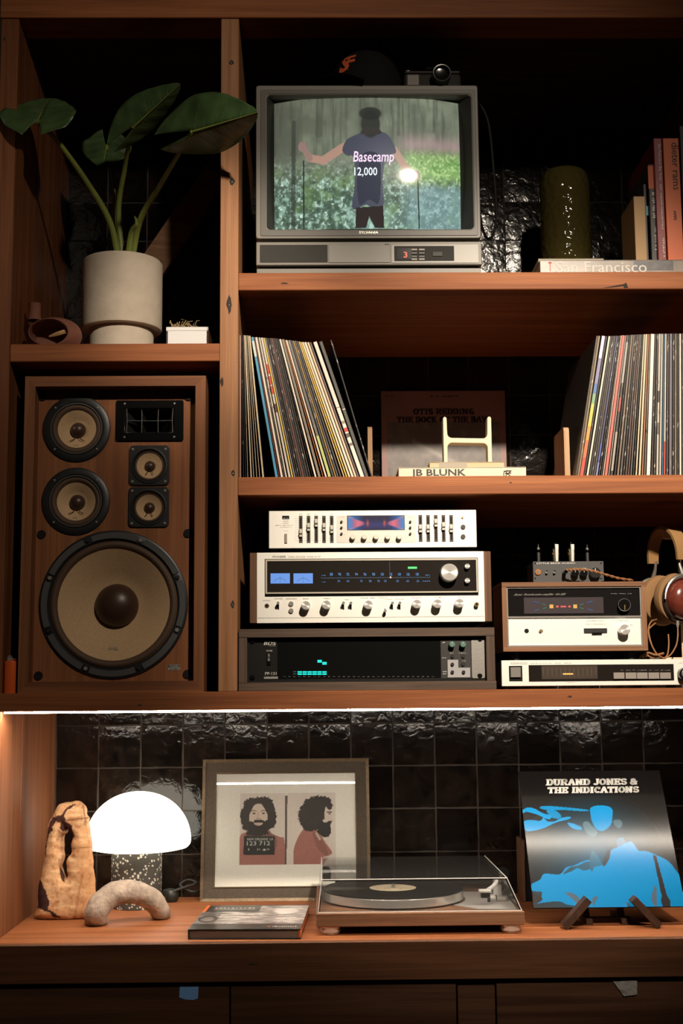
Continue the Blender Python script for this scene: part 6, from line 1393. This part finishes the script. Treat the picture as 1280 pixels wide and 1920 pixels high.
cv.fill(inpoly(X, Y, P6([(0, 716), (1160, 716), (1160, 1200), (0, 1200)])), (240, 233, 226)); cv.fill(inpoly(X, Y, P6([(0, 0), (92, 0), (92, 1200), (0, 1200)])), (240, 233, 226)); cv.fill(inpoly(X, Y, P6([(508, 84), (530, 84), (524, 716), (506, 716)])), (92, 74, 66))
cv.c += grain*14
fx0, fz1 = FX(403, 1443); fx1, fz0 = FX(674.5, 1663)
fx0, fx1, fz0, fz1 = -h_+w2, h_-w2, w2-.0005, FH-w2+.0005
ps = cv.build('photograph', printed('photo_print', .5), fr_, lambda u, v: (fx0+(fx1-fx0)*u, .0100+0*u, fz1+(fz0-fz1)*v))
def FQ(px, py): return fx0+(fx1-fx0)*(px-403)/271.5, fz1+(fz0-fz1)*(py-1443)/220
for body, p in (('NEW ORLEANS  LA', (162, 472, 400, 494)), ('123 712', (160, 502, 372, 540)), ('1', (172, 568, 182, 584)), ('31', (252, 568, 280, 584)), ('70', (342, 570, 366, 584))):
    (a, b), (c, d) = P6([p[:2], p[2:]]); x0_, z1_ = FQ(a, b); x1_, z0_ = FQ(c, d); lettering(body, (x0_, .0096, z0_), (x1_-x0_, 0, 0), (0, 0, z1_-z0_), white_ink, ps, .004)
MB().box(fx0-.001, fx1+.001, .0062, .0076, fz0-.001, fz1+.001).build('glazing', sheet_glass('frame_glass', (.97, .98, .97), 0.0), fr_)

# ------------------------------------------------------------------ mushroom lamp
LYc = .43; lxc = AT(257, 1560, LYc)[0]; sxc = lxc
lamp = thing('table_lamp', 'glowing white mushroom lamp on a terrazzo column', 'lamp', (lxc, LYc, Z_CT))
def terrazzo():
    m, nt, b = new_mat('terrazzo'); tc = N(nt, 'ShaderNodeTexCoord'); vo = N(nt, 'ShaderNodeTexVoronoi'); vo.inputs['Scale'].default_value = 170; vo.inputs['Randomness'].default_value = 1
    nt.links.new(tc.outputs['Object'], vo.inputs['Vector']); n = N(nt, 'ShaderNodeSeparateColor'); nt.links.new(vo.outputs['Color'], n.inputs[0])
    lt = N(nt, 'ShaderNodeMath', operation='GREATER_THAN'); lt.inputs[1].default_value = .62; nt.links.new(n.outputs[0], lt.inputs[0])
    d = N(nt, 'ShaderNodeMath', operation='LESS_THAN'); d.inputs[1].default_value = .46; nt.links.new(vo.outputs['Distance'], d.inputs[0])
    mu = N(nt, 'ShaderNodeMath', operation='MULTIPLY'); nt.links.new(lt.outputs[0], mu.inputs[0]); nt.links.new(d.outputs[0], mu.inputs[1])
    mx = N(nt, 'ShaderNodeMix'); mx.data_type = 'RGBA'; mx.inputs[6].default_value = (.055, .052, .044, 1); mx.inputs[7].default_value = (.55, .52, .45, 1)
    nt.links.new(mu.outputs[0], mx.inputs[0]); nt.links.new(mx.outputs[2], b.inputs['Base Color']); b.inputs['Roughness'].default_value = .5; return m
rs = 45.5/SCL(LYc); Rl = 95.5/SCL(LYc); zr_ = AT(260, 1578, LYc)[1]; zt2 = AT(260, 1484, LYc-.0)[1]; hd = zt2-zr_
MB().lathe([(0, 0), (rs-.001, 0), (rs, .001), (rs, zr_-Z_CT-.0172), (0, zr_-Z_CT-.0172)], (sxc, LYc, Z_CT), 'z', 48).build('column', terrazzo(), lamp)
glow = mat('opal_glass', (.9, .9, .86), .35, emit=(1.0, .93, .76), es=4.6)
prof = [(0, -.017), (Rl*.80, -.0165), (Rl*.93, -.013), (Rl*.985, -.006), (Rl, .002)]+[(Rl*math.cos(t*PI/2)**.95, .002+(hd-.002)*math.sin(t*PI/2)) for t in [k/16 for k in range(1, 16)]]+[(0, hd)]
MB().lathe(prof, (lxc+.003, LYc, zr_), 'z', 56).build('shade', glow, lamp)
cord = MB(); cord.tube(catmull([(lxc+.05, LYc+.05, Z_CT+.004), A3(325, 1672, .49), A3(345, 1664, .5), A3(368, 1656, .52), A3(352, 1650, .53), A3(338, 1660, .52), A3(360, 1672, .5), A3(380, 1668, .53)]), .0032, 8)
cord.v = [(x, y, max(z, Z_CT)) for x, y, z in cord.v]
cord = cord.build('lamp_cord', rubber); tag(cord, 'black lamp cord coiled between lamp and picture frame', 'cord')
dm = A3(319, 1660, .50); dm.z = Z_CT
dim = MB().lathe([(0, 0), (.016, 0), (.020, .006), (.0205, .018), (.016, .027), (0, .031)], dm, 'z', 28).build('dimmer_puck', mat('dimmer_green', (.018, .020, .016), .4)); tag(dim, 'dark rounded dimmer puck beside the lamp column', 'switch')

# ------------------------------------------------------------------ stones
def V5(x, y): px, py = 60+x/7.68, 1490+y/7.68; return AT(px, py, .285)
out = [(100, 1790), (108, 1600), (104, 1400), (128, 1240), (165, 1100), (190, 960), (200, 830), (215, 690), (232, 560), (250, 420), (300, 345), (330, 280), (372, 205), (440, 145), (540, 128), (640, 110), (720, 150), (780, 225), (790, 320), (818, 360), (800, 430), (828, 560), (850, 740), (858, 900), (880, 1080), (892, 1270), (905, 1460), (880, 1650), (800, 1792)]
hole = [(500, 480), (560, 540), (610, 620), (585, 700), (585, 860), (535, 910), (510, 980), (515, 1080), (528, 1200), (490, 1235), (455, 1160), (420, 1060), (450, 960), (445, 800), (440, 640), (470, 590), (510, 560)]
mb = curve_mesh([soft([V5(*p) for p in out], 4), soft([V5(*p) for p in hole], 3)], .064, .020, 4); move(mb, 0, .255, 0)
me = mb.mesh('rock_raw', conc); ob = bpy.data.objects.new('rock_raw', me); COL.objects.link(ob)
rm = ob.modifiers.new('r', 'REMESH'); rm.mode = 'VOXEL'; rm.voxel_size = .0022; rm.use_smooth_shade = True; sm = ob.modifiers.new('s', 'SMOOTH'); sm.iterations = 6
dg = bpy.context.evaluated_depsgraph_get(); me2 = bpy.data.meshes.new_from_object(ob.evaluated_get(dg)); bpy.data.objects.remove(ob)
co = np.array([tuple(v.co) for v in me2.vertices]); no = np.array([tuple(v.normal) for v in me2.vertices])
nz = np.array([mnoise.fractal(Vector(p)*38, 1.0, 2.0, 4)+.6*mnoise.noise(Vector((p[0]*14, p[1]*14, p[2]*75))) for p in co])
co2 = co+no*(nz*.0022)[:, None]
# back to picture positions for the patches of dark crust
rel = co2-np.array(CAM); dep = rel@np.array(_fw); px = 640+F_PX*(rel@np.array(_rt))/dep; py = 960-F_PX*(rel@np.array(_up))/dep
qx, qy = (px-60)*7.68, (py-1490)*7.68
n1 = fbm(qx/60, qy/60, 4); n2 = fbm(qx/150, qy/40, 9); n3 = fbm(qx/14, qy/14, 12)
c = np.zeros((len(co), 3)); c[:] = (204, 158, 116)
def blend(w, col): global c; w = np.clip(w, 0, 1)[:, None]; c = c*(1-w)+np.array(col)*w
blend((n2-.45)*3, (222, 186, 146)); blend((n1-.55)*4, (172, 118, 80)); blend((qx-560)/500*(qy > 500), (190, 134, 92)); blend(np.exp(-((qy-390-(qx-500)*-.12)/7)**2)*(qx > 380)*.9, (96, 62, 48)); blend(np.exp(-((qy-795+(qx-600)*.1)/6)**2)*(qx > 560)*.6, (120, 76, 50)); blend(np.exp(-((qy-625)/5)**2)*(qx < 440)*.6, (120, 80, 56)); blend(np.exp(-((qx-700-(qy-1300)*-.18)/16)**2)*(qy > 1100)*.4, (140, 84, 52))
crust = [(255, 400), (330, 345), (430, 300), (500, 200), (560, 165), (640, 160), (600, 185), (540, 230), (490, 255), (460, 320), (500, 420), (570, 450), (590, 560), (610, 640), (560, 600), (500, 520), (440, 560), (400, 500), (410, 430), (340, 410), (300, 470), (290, 540), (245, 590), (215, 700), (200, 850), (180, 900), (190, 760), (215, 620), (235, 500)]
blend(inpoly(qx+(n3-.5)*30, qy+(n1-.5)*40, crust)*1., (74, 48, 44)); blend(inpoly(qx+(n3-.5)*30, qy+(n1-.5)*40, [(80, 1220), (140, 1270), (200, 1420), (245, 1540), (240, 1640), (220, 1690), (300, 1700), (400, 1770), (420, 1800), (330, 1790), (250, 1720), (140, 1680), (80, 1660)])*1., (66, 44, 42)); blend(inpoly(qx, qy, [(395, 1050), (440, 1110), (470, 1200), (470, 1290), (430, 1260), (400, 1160)])*1., (80, 54, 46)); blend(np.exp(-((qx-745-(qy-240)*.15)/9)**2)*(qy > 165)*(qy < 420)*.8, (110, 70, 54))
c *= (.93+.14*n3)[:, None]
lo = co2[:, 2].min(); co2[:, 2] = np.maximum(co2[:, 2]+(Z_CT-lo-.003), Z_CT)
org_ = Vector((float(co2[:, 0].mean()), .287, Z_CT)); co2 -= np.array(org_)
me2.vertices.foreach_set('co', co2.astype(np.float32).ravel()); me2.materials.clear(); me2.materials.append(printed('sandstone', .9, spec=.2))
cl = np.clip(c/255, 0, 1)**2.2; at_ = me2.color_attributes.new('Col', 'FLOAT_COLOR', 'POINT'); at_.data.foreach_set('color', np.concatenate([cl, np.ones((len(cl), 1))], 1).astype(np.float32).ravel()); me2.update()
rk = link('sandstone_sculpture', me2, None, org_); tag(rk, 'tall tan sandstone rock with a dark hole beside the lamp', 'stone')
# arch-shaped stone
P = catmull([ATZ(181, 1728, Z_CT+.004), A3(180, 1712, .182), A3(192, 1692, .19), A3(214, 1676, .20), A3(242, 1672, .215), A3(270, 1678, .232), A3(292, 1694, .248), A3(301, 1710, .258), ATZ(302, 1712, Z_CT+.006)], 5)
mb = MB(); L = len(P); rr = [.0245-.0055*(i/(L-1))+.003*math.sin(PI*i/(L-1)) for i in range(L)]
mb.tube(P, rr, 26)
mb.v = [tuple(Vector(p)+Vector((mnoise.noise(Vector(p)*55)*.0022, mnoise.noise(Vector(p)*55+Vector((9, 0, 0)))*.0022, mnoise.noise(Vector(p)*55+Vector((0, 9, 0)))*.0022))) for p in mb.v]
mb.v = [(x, y, max(z, Z_CT)) for x, y, z in mb.v]
ac = mb.build('arched_stone', mat('weathered_stone', (.40, .32, .255), .9, bump=(140, .8), vary=(55, .38)), angle=80); tag(ac, 'small grey arched stone bridge in front of the lamp', 'stone')

# ------------------------------------------------------------------ book on the counter
bz_ = .0195
kb = thing('photo_book', 'dark photography book with grey landscape cover lying on counter', 'book', (-.2666, .0124, Z_CT)); kb.rotation_euler = (0, 0, math.radians(-2.65)); ORI[kb.name] = Vector((0, 0, 0))
bw, bd_ = .2235, .297; dkc = mat('book_black', (.018, .017, .017), .4)
MB().box(0, bw, 0, bd_, 0, .0022, .0006).build('cover', dkc, kb); MB().box(0, bw, 0, bd_, bz_-.0022, bz_, .0006).build('cover', dkc, kb); MB().box(0, .003, 0, bd_, .0, bz_, .0006).build('spine', dkc, kb)
MB().box(.003, bw-.003, .003, bd_-.003, .0022, bz_-.0022).build('pages', mat('grey_pages', (.20, .165, .14), .8, bump=(900, .2)), kb)
MB().box(bw-.0045, bw-.0005, -.0003, bd_, .0035, bz_-.0026).build('jacket_flap', mat('orange_endpaper', (.62, .15, .04), .6), kb)
cv = Canvas(0, 1, 1, 0, 150, 110, (44, 41, 40)); U, V = cv.X, cv.Y; n1 = fbm(U*9, V*26, 2); n2 = fbm(U*30, V*60, 7)
ph = ((V > .22) & (V < .70)) | ((U > .54) & (V >= .70) & (V < .97))
cv.fill(ph, (150, 142, 138)); cv.fill(ph*np.clip((n1-.5)*5, 0, 1), (222, 214, 208), .9); cv.fill(ph*np.clip((.42-n1)*5, 0, 1), (70, 64, 62), .8); cv.fill(ph*np.clip((n2-.62)*6, 0, 1), (30, 28, 28), .4)
cv.fill(ph & (U < .20), (60, 56, 54), .55); d_ = np.hypot((U-.11)/.085, (V-.40)/.13); cv.fill(np.abs(d_-.9) < .12, (24, 22, 22), .9); cv.fill(d_ < .6, (150, 144, 140), .6)
cv.ell(.80, .74, .10, .10, (236, 230, 226), .8, .4); cv.fill((U < .028) & (V > .70), (222, 108, 44)); cv.fill((np.abs(V-.94) < .012) & (U > .58) & (U < .66), (40, 38, 38))
cv.build('cover_print', printed('book_print', .28, coat=.3), kb, lambda u, v: (bw*u, bd_*(1-v), bz_+.0003+0*u))
mb = MB(); r = random.Random(11)
for row, (v0, n, a, b, h) in enumerate(((.86, 10, .10, .50, .016), (.80, 20, .09, .50, .008), (.09, 11, .74, .96, .018))):
    for k in range(n):
        x = bw*(a+(b-a)*k/n); mb.box(x, x+bw*(b-a)/n*r.uniform(.3, .7), bd_*v0, bd_*(v0+h*r.uniform(.6, 1.6)), bz_+.0003, bz_+.0006)
mb.build('lettering', white_ink, kb); MB().box(bw*.70, bw*.715, bd_*.09, bd_*.115, bz_+.0003, bz_+.0007).build('title_mark', mat('orange_endpaper', (.62, .15, .04)), kb)

# ------------------------------------------------------------------ turntable
TYF = .038; px0, px1 = AT(592.5, 1724, TYF)[0], AT(983.5, 1724, TYF)[0]; pz0, pz1 = AT(788, 1736.5, TYF)[1], AT(788, 1711, TYF)[1]; TYB = .425
tt = thing('turntable', 'walnut turntable with clear dust cover and a record on it', 'turntable', ((px0+px1)/2, .23, Z_CT))
MB().box(px0, px1, TYF, TYB, pz0, pz1, .0012).build('plinth', wood('plinth_walnut', axis='x', dark=(.12, .055, .028), mid=(.20, .095, .048), light=(.27, .135, .07), across=75), tt)
for px in (619.5, 956.5):
    for y in (.062, .38):
        x = AT(px, 1745, .062)[0]; f_ = MB().lathe([(0, 0), (.0165, 0), (.018, .0015), (.018, .0030), (.0205, .0045), (.0205, .0105), (.0195, .0112), (.0195, .0125), (.0205, .013), (.0205, pz0-Z_CT)], (x, y, Z_CT), 'z', 36).build('foot', mat('foot_metal', (.74, .70, .65), .25, .55), tt)
pcx_ = AT(736.5, 1672, .21)[0]; pcy = .215; rp = .1500; pz = pz1+.0035
MB().lathe([(0, 0), (rp-.006, 0), (rp, .0005), (rp, .0165), (rp-.0015, .018), (0, .018)], (pcx_, pcy, pz), 'z', 96).build('platter', mat('platter_metal', (.80, .77, .72), .25, .65), tt)
MB().lathe([(0, 0), (.06, 0), (.06, .004), (0, .004)], (pcx_, pcy, pz1-.0003), 'z', 32).build('sub_platter', black, tt)
vinyl = mat('vinyl', (.010, .010, .010), .22)
rec_z = pz+.0183
mb = MB(); L = [(.0505, .0021), (.052, .0016)]
for k in range(26): r0 = .055+k*.0035; L += [(r0, .0018), (r0+.0012, .0013), (r0+.0024, .0018)]
mb.lathe([(.0036, .0004), (.0036, .0021)]+L+[(.1488, .0022), (.1502, .0016), (.1502, .0006), (.149, .0003), (.0036, .0003)], (pcx_, pcy, rec_z), 'z', 96); rc_ = thing('vinyl_record', 'black record with cream centre label lying on the platter', 'record', (pcx_, pcy, rec_z)); mb.build('disc', vinyl, rc_, angle=20)
MB().lathe([(.0038, .0022), (.0495, .0022), (.0500, .0018)], (pcx_, pcy, rec_z), 'z', 64).build('centre_label', mat('cream_label', (.62, .54, .37), .6, vary=(90, .12)), rc_)
mb = MB(); r = random.Random(4)
for k in range(14):
    a = r.uniform(.2, 2.9); d = r.uniform(.014, .042); x, y = pcx_+d*math.cos(a+PI), pcy+d*math.sin(a+PI)*.8; mb.box(x, x+r.uniform(.004, .012), y, y+.0012, rec_z+.0022, rec_z+.0025)
mb.build('label_print', mat('label_ink', (.30, .24, .15), .7), rc_)
MB().lathe([(0, .012), (.002, .0115), (.0032, .009), (.0034, 0)], (pcx_, pcy, rec_z-.001), 'z', 16).build('spindle', chrome, tt)
# metal deck plate
Q = [ATZ(a, b, pz1) for a, b in ((880, 1680), (897, 1705.5), (968, 1705.5), (934, 1657), (880, 1657))]
ang0 = math.atan2(Q[0].y-pcy, Q[0].x-pcx_); pl = [(Q[1].x, max(Q[1].y, TYF+.008)), (Q[2].x, max(Q[2].y, TYF+.008)), (Q[3].x-.004, .30), (pcx_+rp+.002, .30)]+[(pcx_+(rp+.004)*math.cos(t), pcy+(rp+.004)*math.sin(t)) for t in [.05-k*.09 for k in range(9)]]
mb = MB(); n = len(pl); mb.add([(x, y, pz1+.0002) for x, y in pl]+[(x, y, pz1+.0016) for x, y in pl], [tuple(range(n, 2*n)), tuple(range(n))[::-1]]+[(i, (i+1) % n, (i+1) % n+n, i+n) for i in range(n)]); mb.build('deck_plate', mat('plate_alu', (.55, .53, .50), .4, .35), tt)
kx = ATZ(940, 1691, pz1); MB().box(kx.x-.0115, kx.x+.0115, kx.y-.004, kx.y+.018, pz1+.0014, pz1+.0125, .002).build('speed_knob', chrome, tt)
pvx, pvy = ATZ(917, 1667, pz1).x, .205
MB().lathe([(.024, 0), (.024, .003), (.021, .005), (.011, .006), (.009, .010), (.009, .026), (.007, .029), (0, .029)], (pvx, pvy, pz1+.0012), 'z', 32).build('tonearm_base', mat('arm_metal', (.78, .76, .73)), tt)
MB().box(pvx-.008, pvx+.008, pvy+.0, pvy+.018, pz1+.029, pz1+.044, .003).build('bearing_housing', chrome, tt)
za = pz1+.040; hs0 = ATZ(884, 1664, za); 
arm = catmull([(pvx+.02, pvy+.07, za+.004), (pvx, pvy+.02, za+.002), (pvx-.006, pvy-.03, za-.001), (pvx-.018, pvy-.065, za-.006), (pvx-.030, pvy-.085, za-.009)], 6)
MB().tube(arm, .0045, 12).build('tonearm', mat('arm_metal', (.78, .76, .73), .25, .4), tt)
e_ = arm[-1]; MB().box(e_.x-.020, e_.x+.004, e_.y-.022, e_.y+.004, e_.z-.003, e_.z+.0015, .001).build('headshell', mat('arm_metal', (.78, .76, .73)), tt); MB().box(e_.x-.017, e_.x-.001, e_.y-.018, e_.y+.001, e_.z-.014, e_.z-.003, .001).build('cartridge', gloss, tt)
MB().cyl((pvx+.022, pvy+.060, za+.004), .013, .022, 'y', 24, b=.001).build('counterweight', gloss, tt)
MB().box(pvx-.028, pvx-.022, pvy-.055, pvy-.045, pz1+.001, pz1+.034, .001).build('arm_rest', gloss, tt)
# dust cover of clear acrylic, walls with thickness
lx0, lx1 = -.0020, .3735; lz = 1.0255; ly0, ly1 = .052, .418; b0, b1 = px0+.004, px1-.0045
acr = sheet_glass('clear_acrylic', (.94, .94, .94), .0, 1.0, .022)
tp_ = [(lx0, ly0, lz), (lx1, ly0, lz), (lx1, ly1, lz), (lx0, ly1, lz)]; bt = [(b0, ly0-.006, pz1+.0008), (b1, ly0-.006, pz1+.0008), (b1, ly1+.002, pz1+.0008), (b0, ly1+.002, pz1+.0008)]
t_ = .0032
ti = [(x+(t_ if k in (0, 3) else -t_), y+(t_ if k < 2 else -t_), z-t_) for k, (x, y, z) in enumerate(tp_)]; bi = [(x+(t_ if k in (0, 3) else -t_), y+(t_ if k < 2 else -t_), z) for k, (x, y, z) in enumerate(bt)]
mb = MB(); mb.add(tp_+bt, [(0, 1, 2, 3)]+[(k+4, (k+1) % 4+4, (k+1) % 4, k) for k in range(4)]); mb.add(ti+bi, [(3, 2, 1, 0)]+[(k, (k+1) % 4, (k+1) % 4+4, k+4) for k in range(4)]); mb.add(bt+bi, [(k, k+4, (k+1) % 4+4, (k+1) % 4) for k in range(4)])
lid = mb.build('dust_cover', acr, tt)
edge = mat('acrylic_edge', (.60, .58, .57), .12, .0, spec=.8)
for a, b in ((0, 1), (1, 2), (3, 0)): MB().tube([tp_[a], tp_[b]], .0011, 6).build('polished_edge', edge, lid)
for a in (0, 1): MB().tube([tp_[a], bt[a]], .0010, 6).build('polished_edge', edge, lid)
MB().tube([bt[0], bt[1]], .0009, 6).build('polished_edge', edge, lid)
for x in (b0+.05, b1-.05): MB().box(x-.012, x+.012, ly1-.008, ly1+.006, pz1+.0005, pz1+.03, .002).build('hinge', black, tt)

# ------------------------------------------------------------------ record cover on its wooden stand
AB, ATp = (.108, .957), (.276, 1.224)
al = thing('album_cover', 'black record cover with bright blue figure on a wooden stand', 'record', (.6, AB[0], AB[1])); th = math.atan2(ATp[0]-AB[0], ATp[1]-AB[1]); al.rotation_euler = (-th, 0, 0); ORI[al.name] = Vector((0, 0, 0))
al.location = ((AT(1001, 1702, AB[0])[0]+AT(1283.5, 1707, AB[0])[0])/2, AB[0], AB[1]); AW = .3135; AL = .3150
MB().box(-AW/2, AW/2, .0006, .0042, 0, AL, .0004).build('sleeve', matte, al)
def V6(L):
    o = []
    for x, y in L:
        v = (y-195)/950.; xl = 187+45*v; xr = 1185+115*v; o.append(((x-xl)/(xr-xl), v))
    return o
cv = Canvas(0, 0, 1, 1, 300, 290, (20, 18, 18)); U, V = cv.X, cv.Y; BL = (0, 104, 156)
cv.poly(V6([(200, 480), (240, 458), (290, 470), (340, 500), (400, 520), (380, 545), (300, 510), (230, 490), (204, 500)]), BL); cv.poly(V6([(204, 560), (250, 548), (320, 555), (345, 532), (370, 560), (420, 560), (470, 535), (535, 530), (520, 545), (440, 565), (380, 590), (330, 610), (260, 625), (210, 620)]), BL)
cv.poly(V6([(325, 455), (400, 450), (650, 478), (640, 490), (500, 480), (400, 478), (340, 472)]), BL, .9); cv.poly(V6([(370, 480), (430, 482), (470, 520), (450, 540), (400, 530)]), BL, .85)
cv.poly(V6([(680, 470), (730, 450), (800, 455), (835, 480), (830, 540), (815, 590), (760, 630), (715, 620), (690, 575), (680, 530)]), BL); cv.poly(V6([(512, 570), (560, 580), (610, 605), (600, 622), (560, 615), (530, 600)]), BL); cv.poly(V6([(620, 580), (650, 560), (680, 590), (720, 640), (690, 670), (640, 640)]), (120, 116, 112), .5)
cv.poly(V6([(835, 560), (880, 552), (900, 580), (880, 612), (850, 600)]), (150, 160, 166), .35); cv.poly(V6([(850, 690), (900, 680), (910, 740), (860, 760)]), BL, .5)
cv.poly(V6([(228, 990), (290, 960), (325, 920), (430, 925), (480, 880), (540, 865), (600, 840), (650, 830), (700, 850), (740, 860), (800, 770), (870, 740), (950, 705), (1000, 768), (1060, 775), (1130, 805), (1200, 840), (1250, 900), (1290, 980), (1310, 1160), (232, 1145), (300, 1090), (235, 1040)]), BL)
cv.fill(inpoly(U, V, V6([(232, 1035), (300, 1040), (290, 1100), (232, 1130)])), (40, 38, 38), .9); cv.poly(V6([(232, 1125), (330, 1108), (420, 1105), (470, 1125), (560, 1140), (560, 1160), (232, 1160)]), (36, 34, 34), .9)
cv.poly(V6([(650, 830), (668, 775), (690, 778), (735, 860), (680, 880), (662, 910), (640, 870)]), (52, 48, 48)); cv.poly(V6([(455, 925), (505, 880), (560, 868), (640, 840), (645, 890), (600, 900), (560, 885), (520, 905), (490, 915)]), (40, 36, 36)); cv.line(V6([(705, 805)])[0], V6([(740, 862)])[0], .010, BL); cv.poly(V6([(740, 860), (780, 770), (800, 770), (790, 820), (755, 870)]), (40, 38, 38), .9)
for q in (((460, 1045), (520, 1055), (560, 1090), (545, 1120), (510, 1090)), ((1080, 1040), (1105, 1000), (1105, 1080), (1095, 1155), (1068, 1100)), ((885, 1115), (910, 1130), (905, 1155)), ((650, 1085), (690, 1075), (670, 1110), (655, 1140))): cv.poly(V6(list(q)), (70, 74, 82), .9)
cv.fill(inpoly(U, V, V6([(1100, 800), (1122, 806), (1180, 1080), (1140, 1080)])), (34, 32, 34)); cv.fill(inpoly(U, V, V6([(1140, 1078), (1180, 1076), (1198, 1105), (1196, 1160), (1145, 1160), (1132, 1105)])), (34, 32, 34))
cv.build('cover_print', printed('album_print', .2, spec=.25), al, lambda u, v: (-AW/2+AW*u, 0*u, AL*(1-v)))
for body, y0, y1, a, b in (('DURAND JONES &', 302, 253, 378, 1022), ('THE INDICATIONS', 360, 312, 384, 1026)):
    (u0, v0), (u1, v1) = V6([(a, y0)])[0], V6([(b, y1)])[0]; sh = .004
    slab(body, (-AW/2+AW*u0, -.0005, AL*(1-v0)), (AW*(u1-u0), 0, 0), (AW*.008, 0, AL*(v0-v1)), white_ink, al, .33, .2)
asd = thing('record_stand', 'dark wooden easel holding the blue and black record cover', 'stand', (al.location.x, .16, Z_CT))
for sg, pa, pb2 in ((1, (1062, 1731), (1101, 1692)), (-1, (1232, 1732), (1190, 1691))):
    for nm, Y0, Y1, ext in (('front_leg', .074, .104, 0), ):
        a = Vector((AT(*pa, .08)[0], 0, Z_CT+.0065)); b = Vector((AT(*pb2, .08)[0], 0, AT(*pb2, .08)[1])); d = (b-a).normalized(); n_ = Vector((-d.z, 0, d.x))*.0072
        q = [a-d*.006-n_, b+d*.004-n_, b+d*.004+n_, a-d*.006+n_]; mz_ = min(v.z for v in q); q = [(v.x, v.z+Z_CT-mz_) for v in q]
        MB().prism(q, Y0, Y1).build(nm, dk_y, asd)
    x = b.x+.012*sg
    # rail under the cover and rear strut rising behind it
    MB().box(x-.007, x+.007, .125, .235, Z_CT, Z_CT+.012, .001).build('foot_rail', dk_y, asd)
    mb = MB(); p0_ = Vector((x, .150, Z_CT+.010)); p1_ = Vector((x, .150+.13*math.tan(th), Z_CT+.14)); mb.add([(x+s2*.006, p.y+o2, p.z) for p in (p0_, p1_) for s2, o2 in ((-1, 0), (1, 0), (1, .012), (-1, .012))], [(0, 1, 5, 4), (1, 2, 6, 5), (2, 3, 7, 6), (3, 0, 4, 7), (3, 2, 1, 0), (4, 5, 6, 7)]); mb.build('rear_strut', dk_y, asd)
MB().box(AT(1101, 1700, .11)[0], AT(1190, 1700, .11)[0], .150, .162, Z_CT, Z_CT+.012, .001).build('cross_bar', dk_x, asd)
# plank-backed dark panel standing behind
a, b, c, d = RECT((978, 1575, 997, 1690), .44); rb = thing('standing_board', 'narrow wooden board standing on edge behind the blue cover', 'board', ((a+b)/2, .46, Z_CT))
MB().box(a, a+.008, .44, .52, Z_CT, d, .001).build('board', wn_z, rb); MB().box(a+.0085, b, .445, .52, Z_CT, d-.004, .001).build('dark_panel', matte, rb)
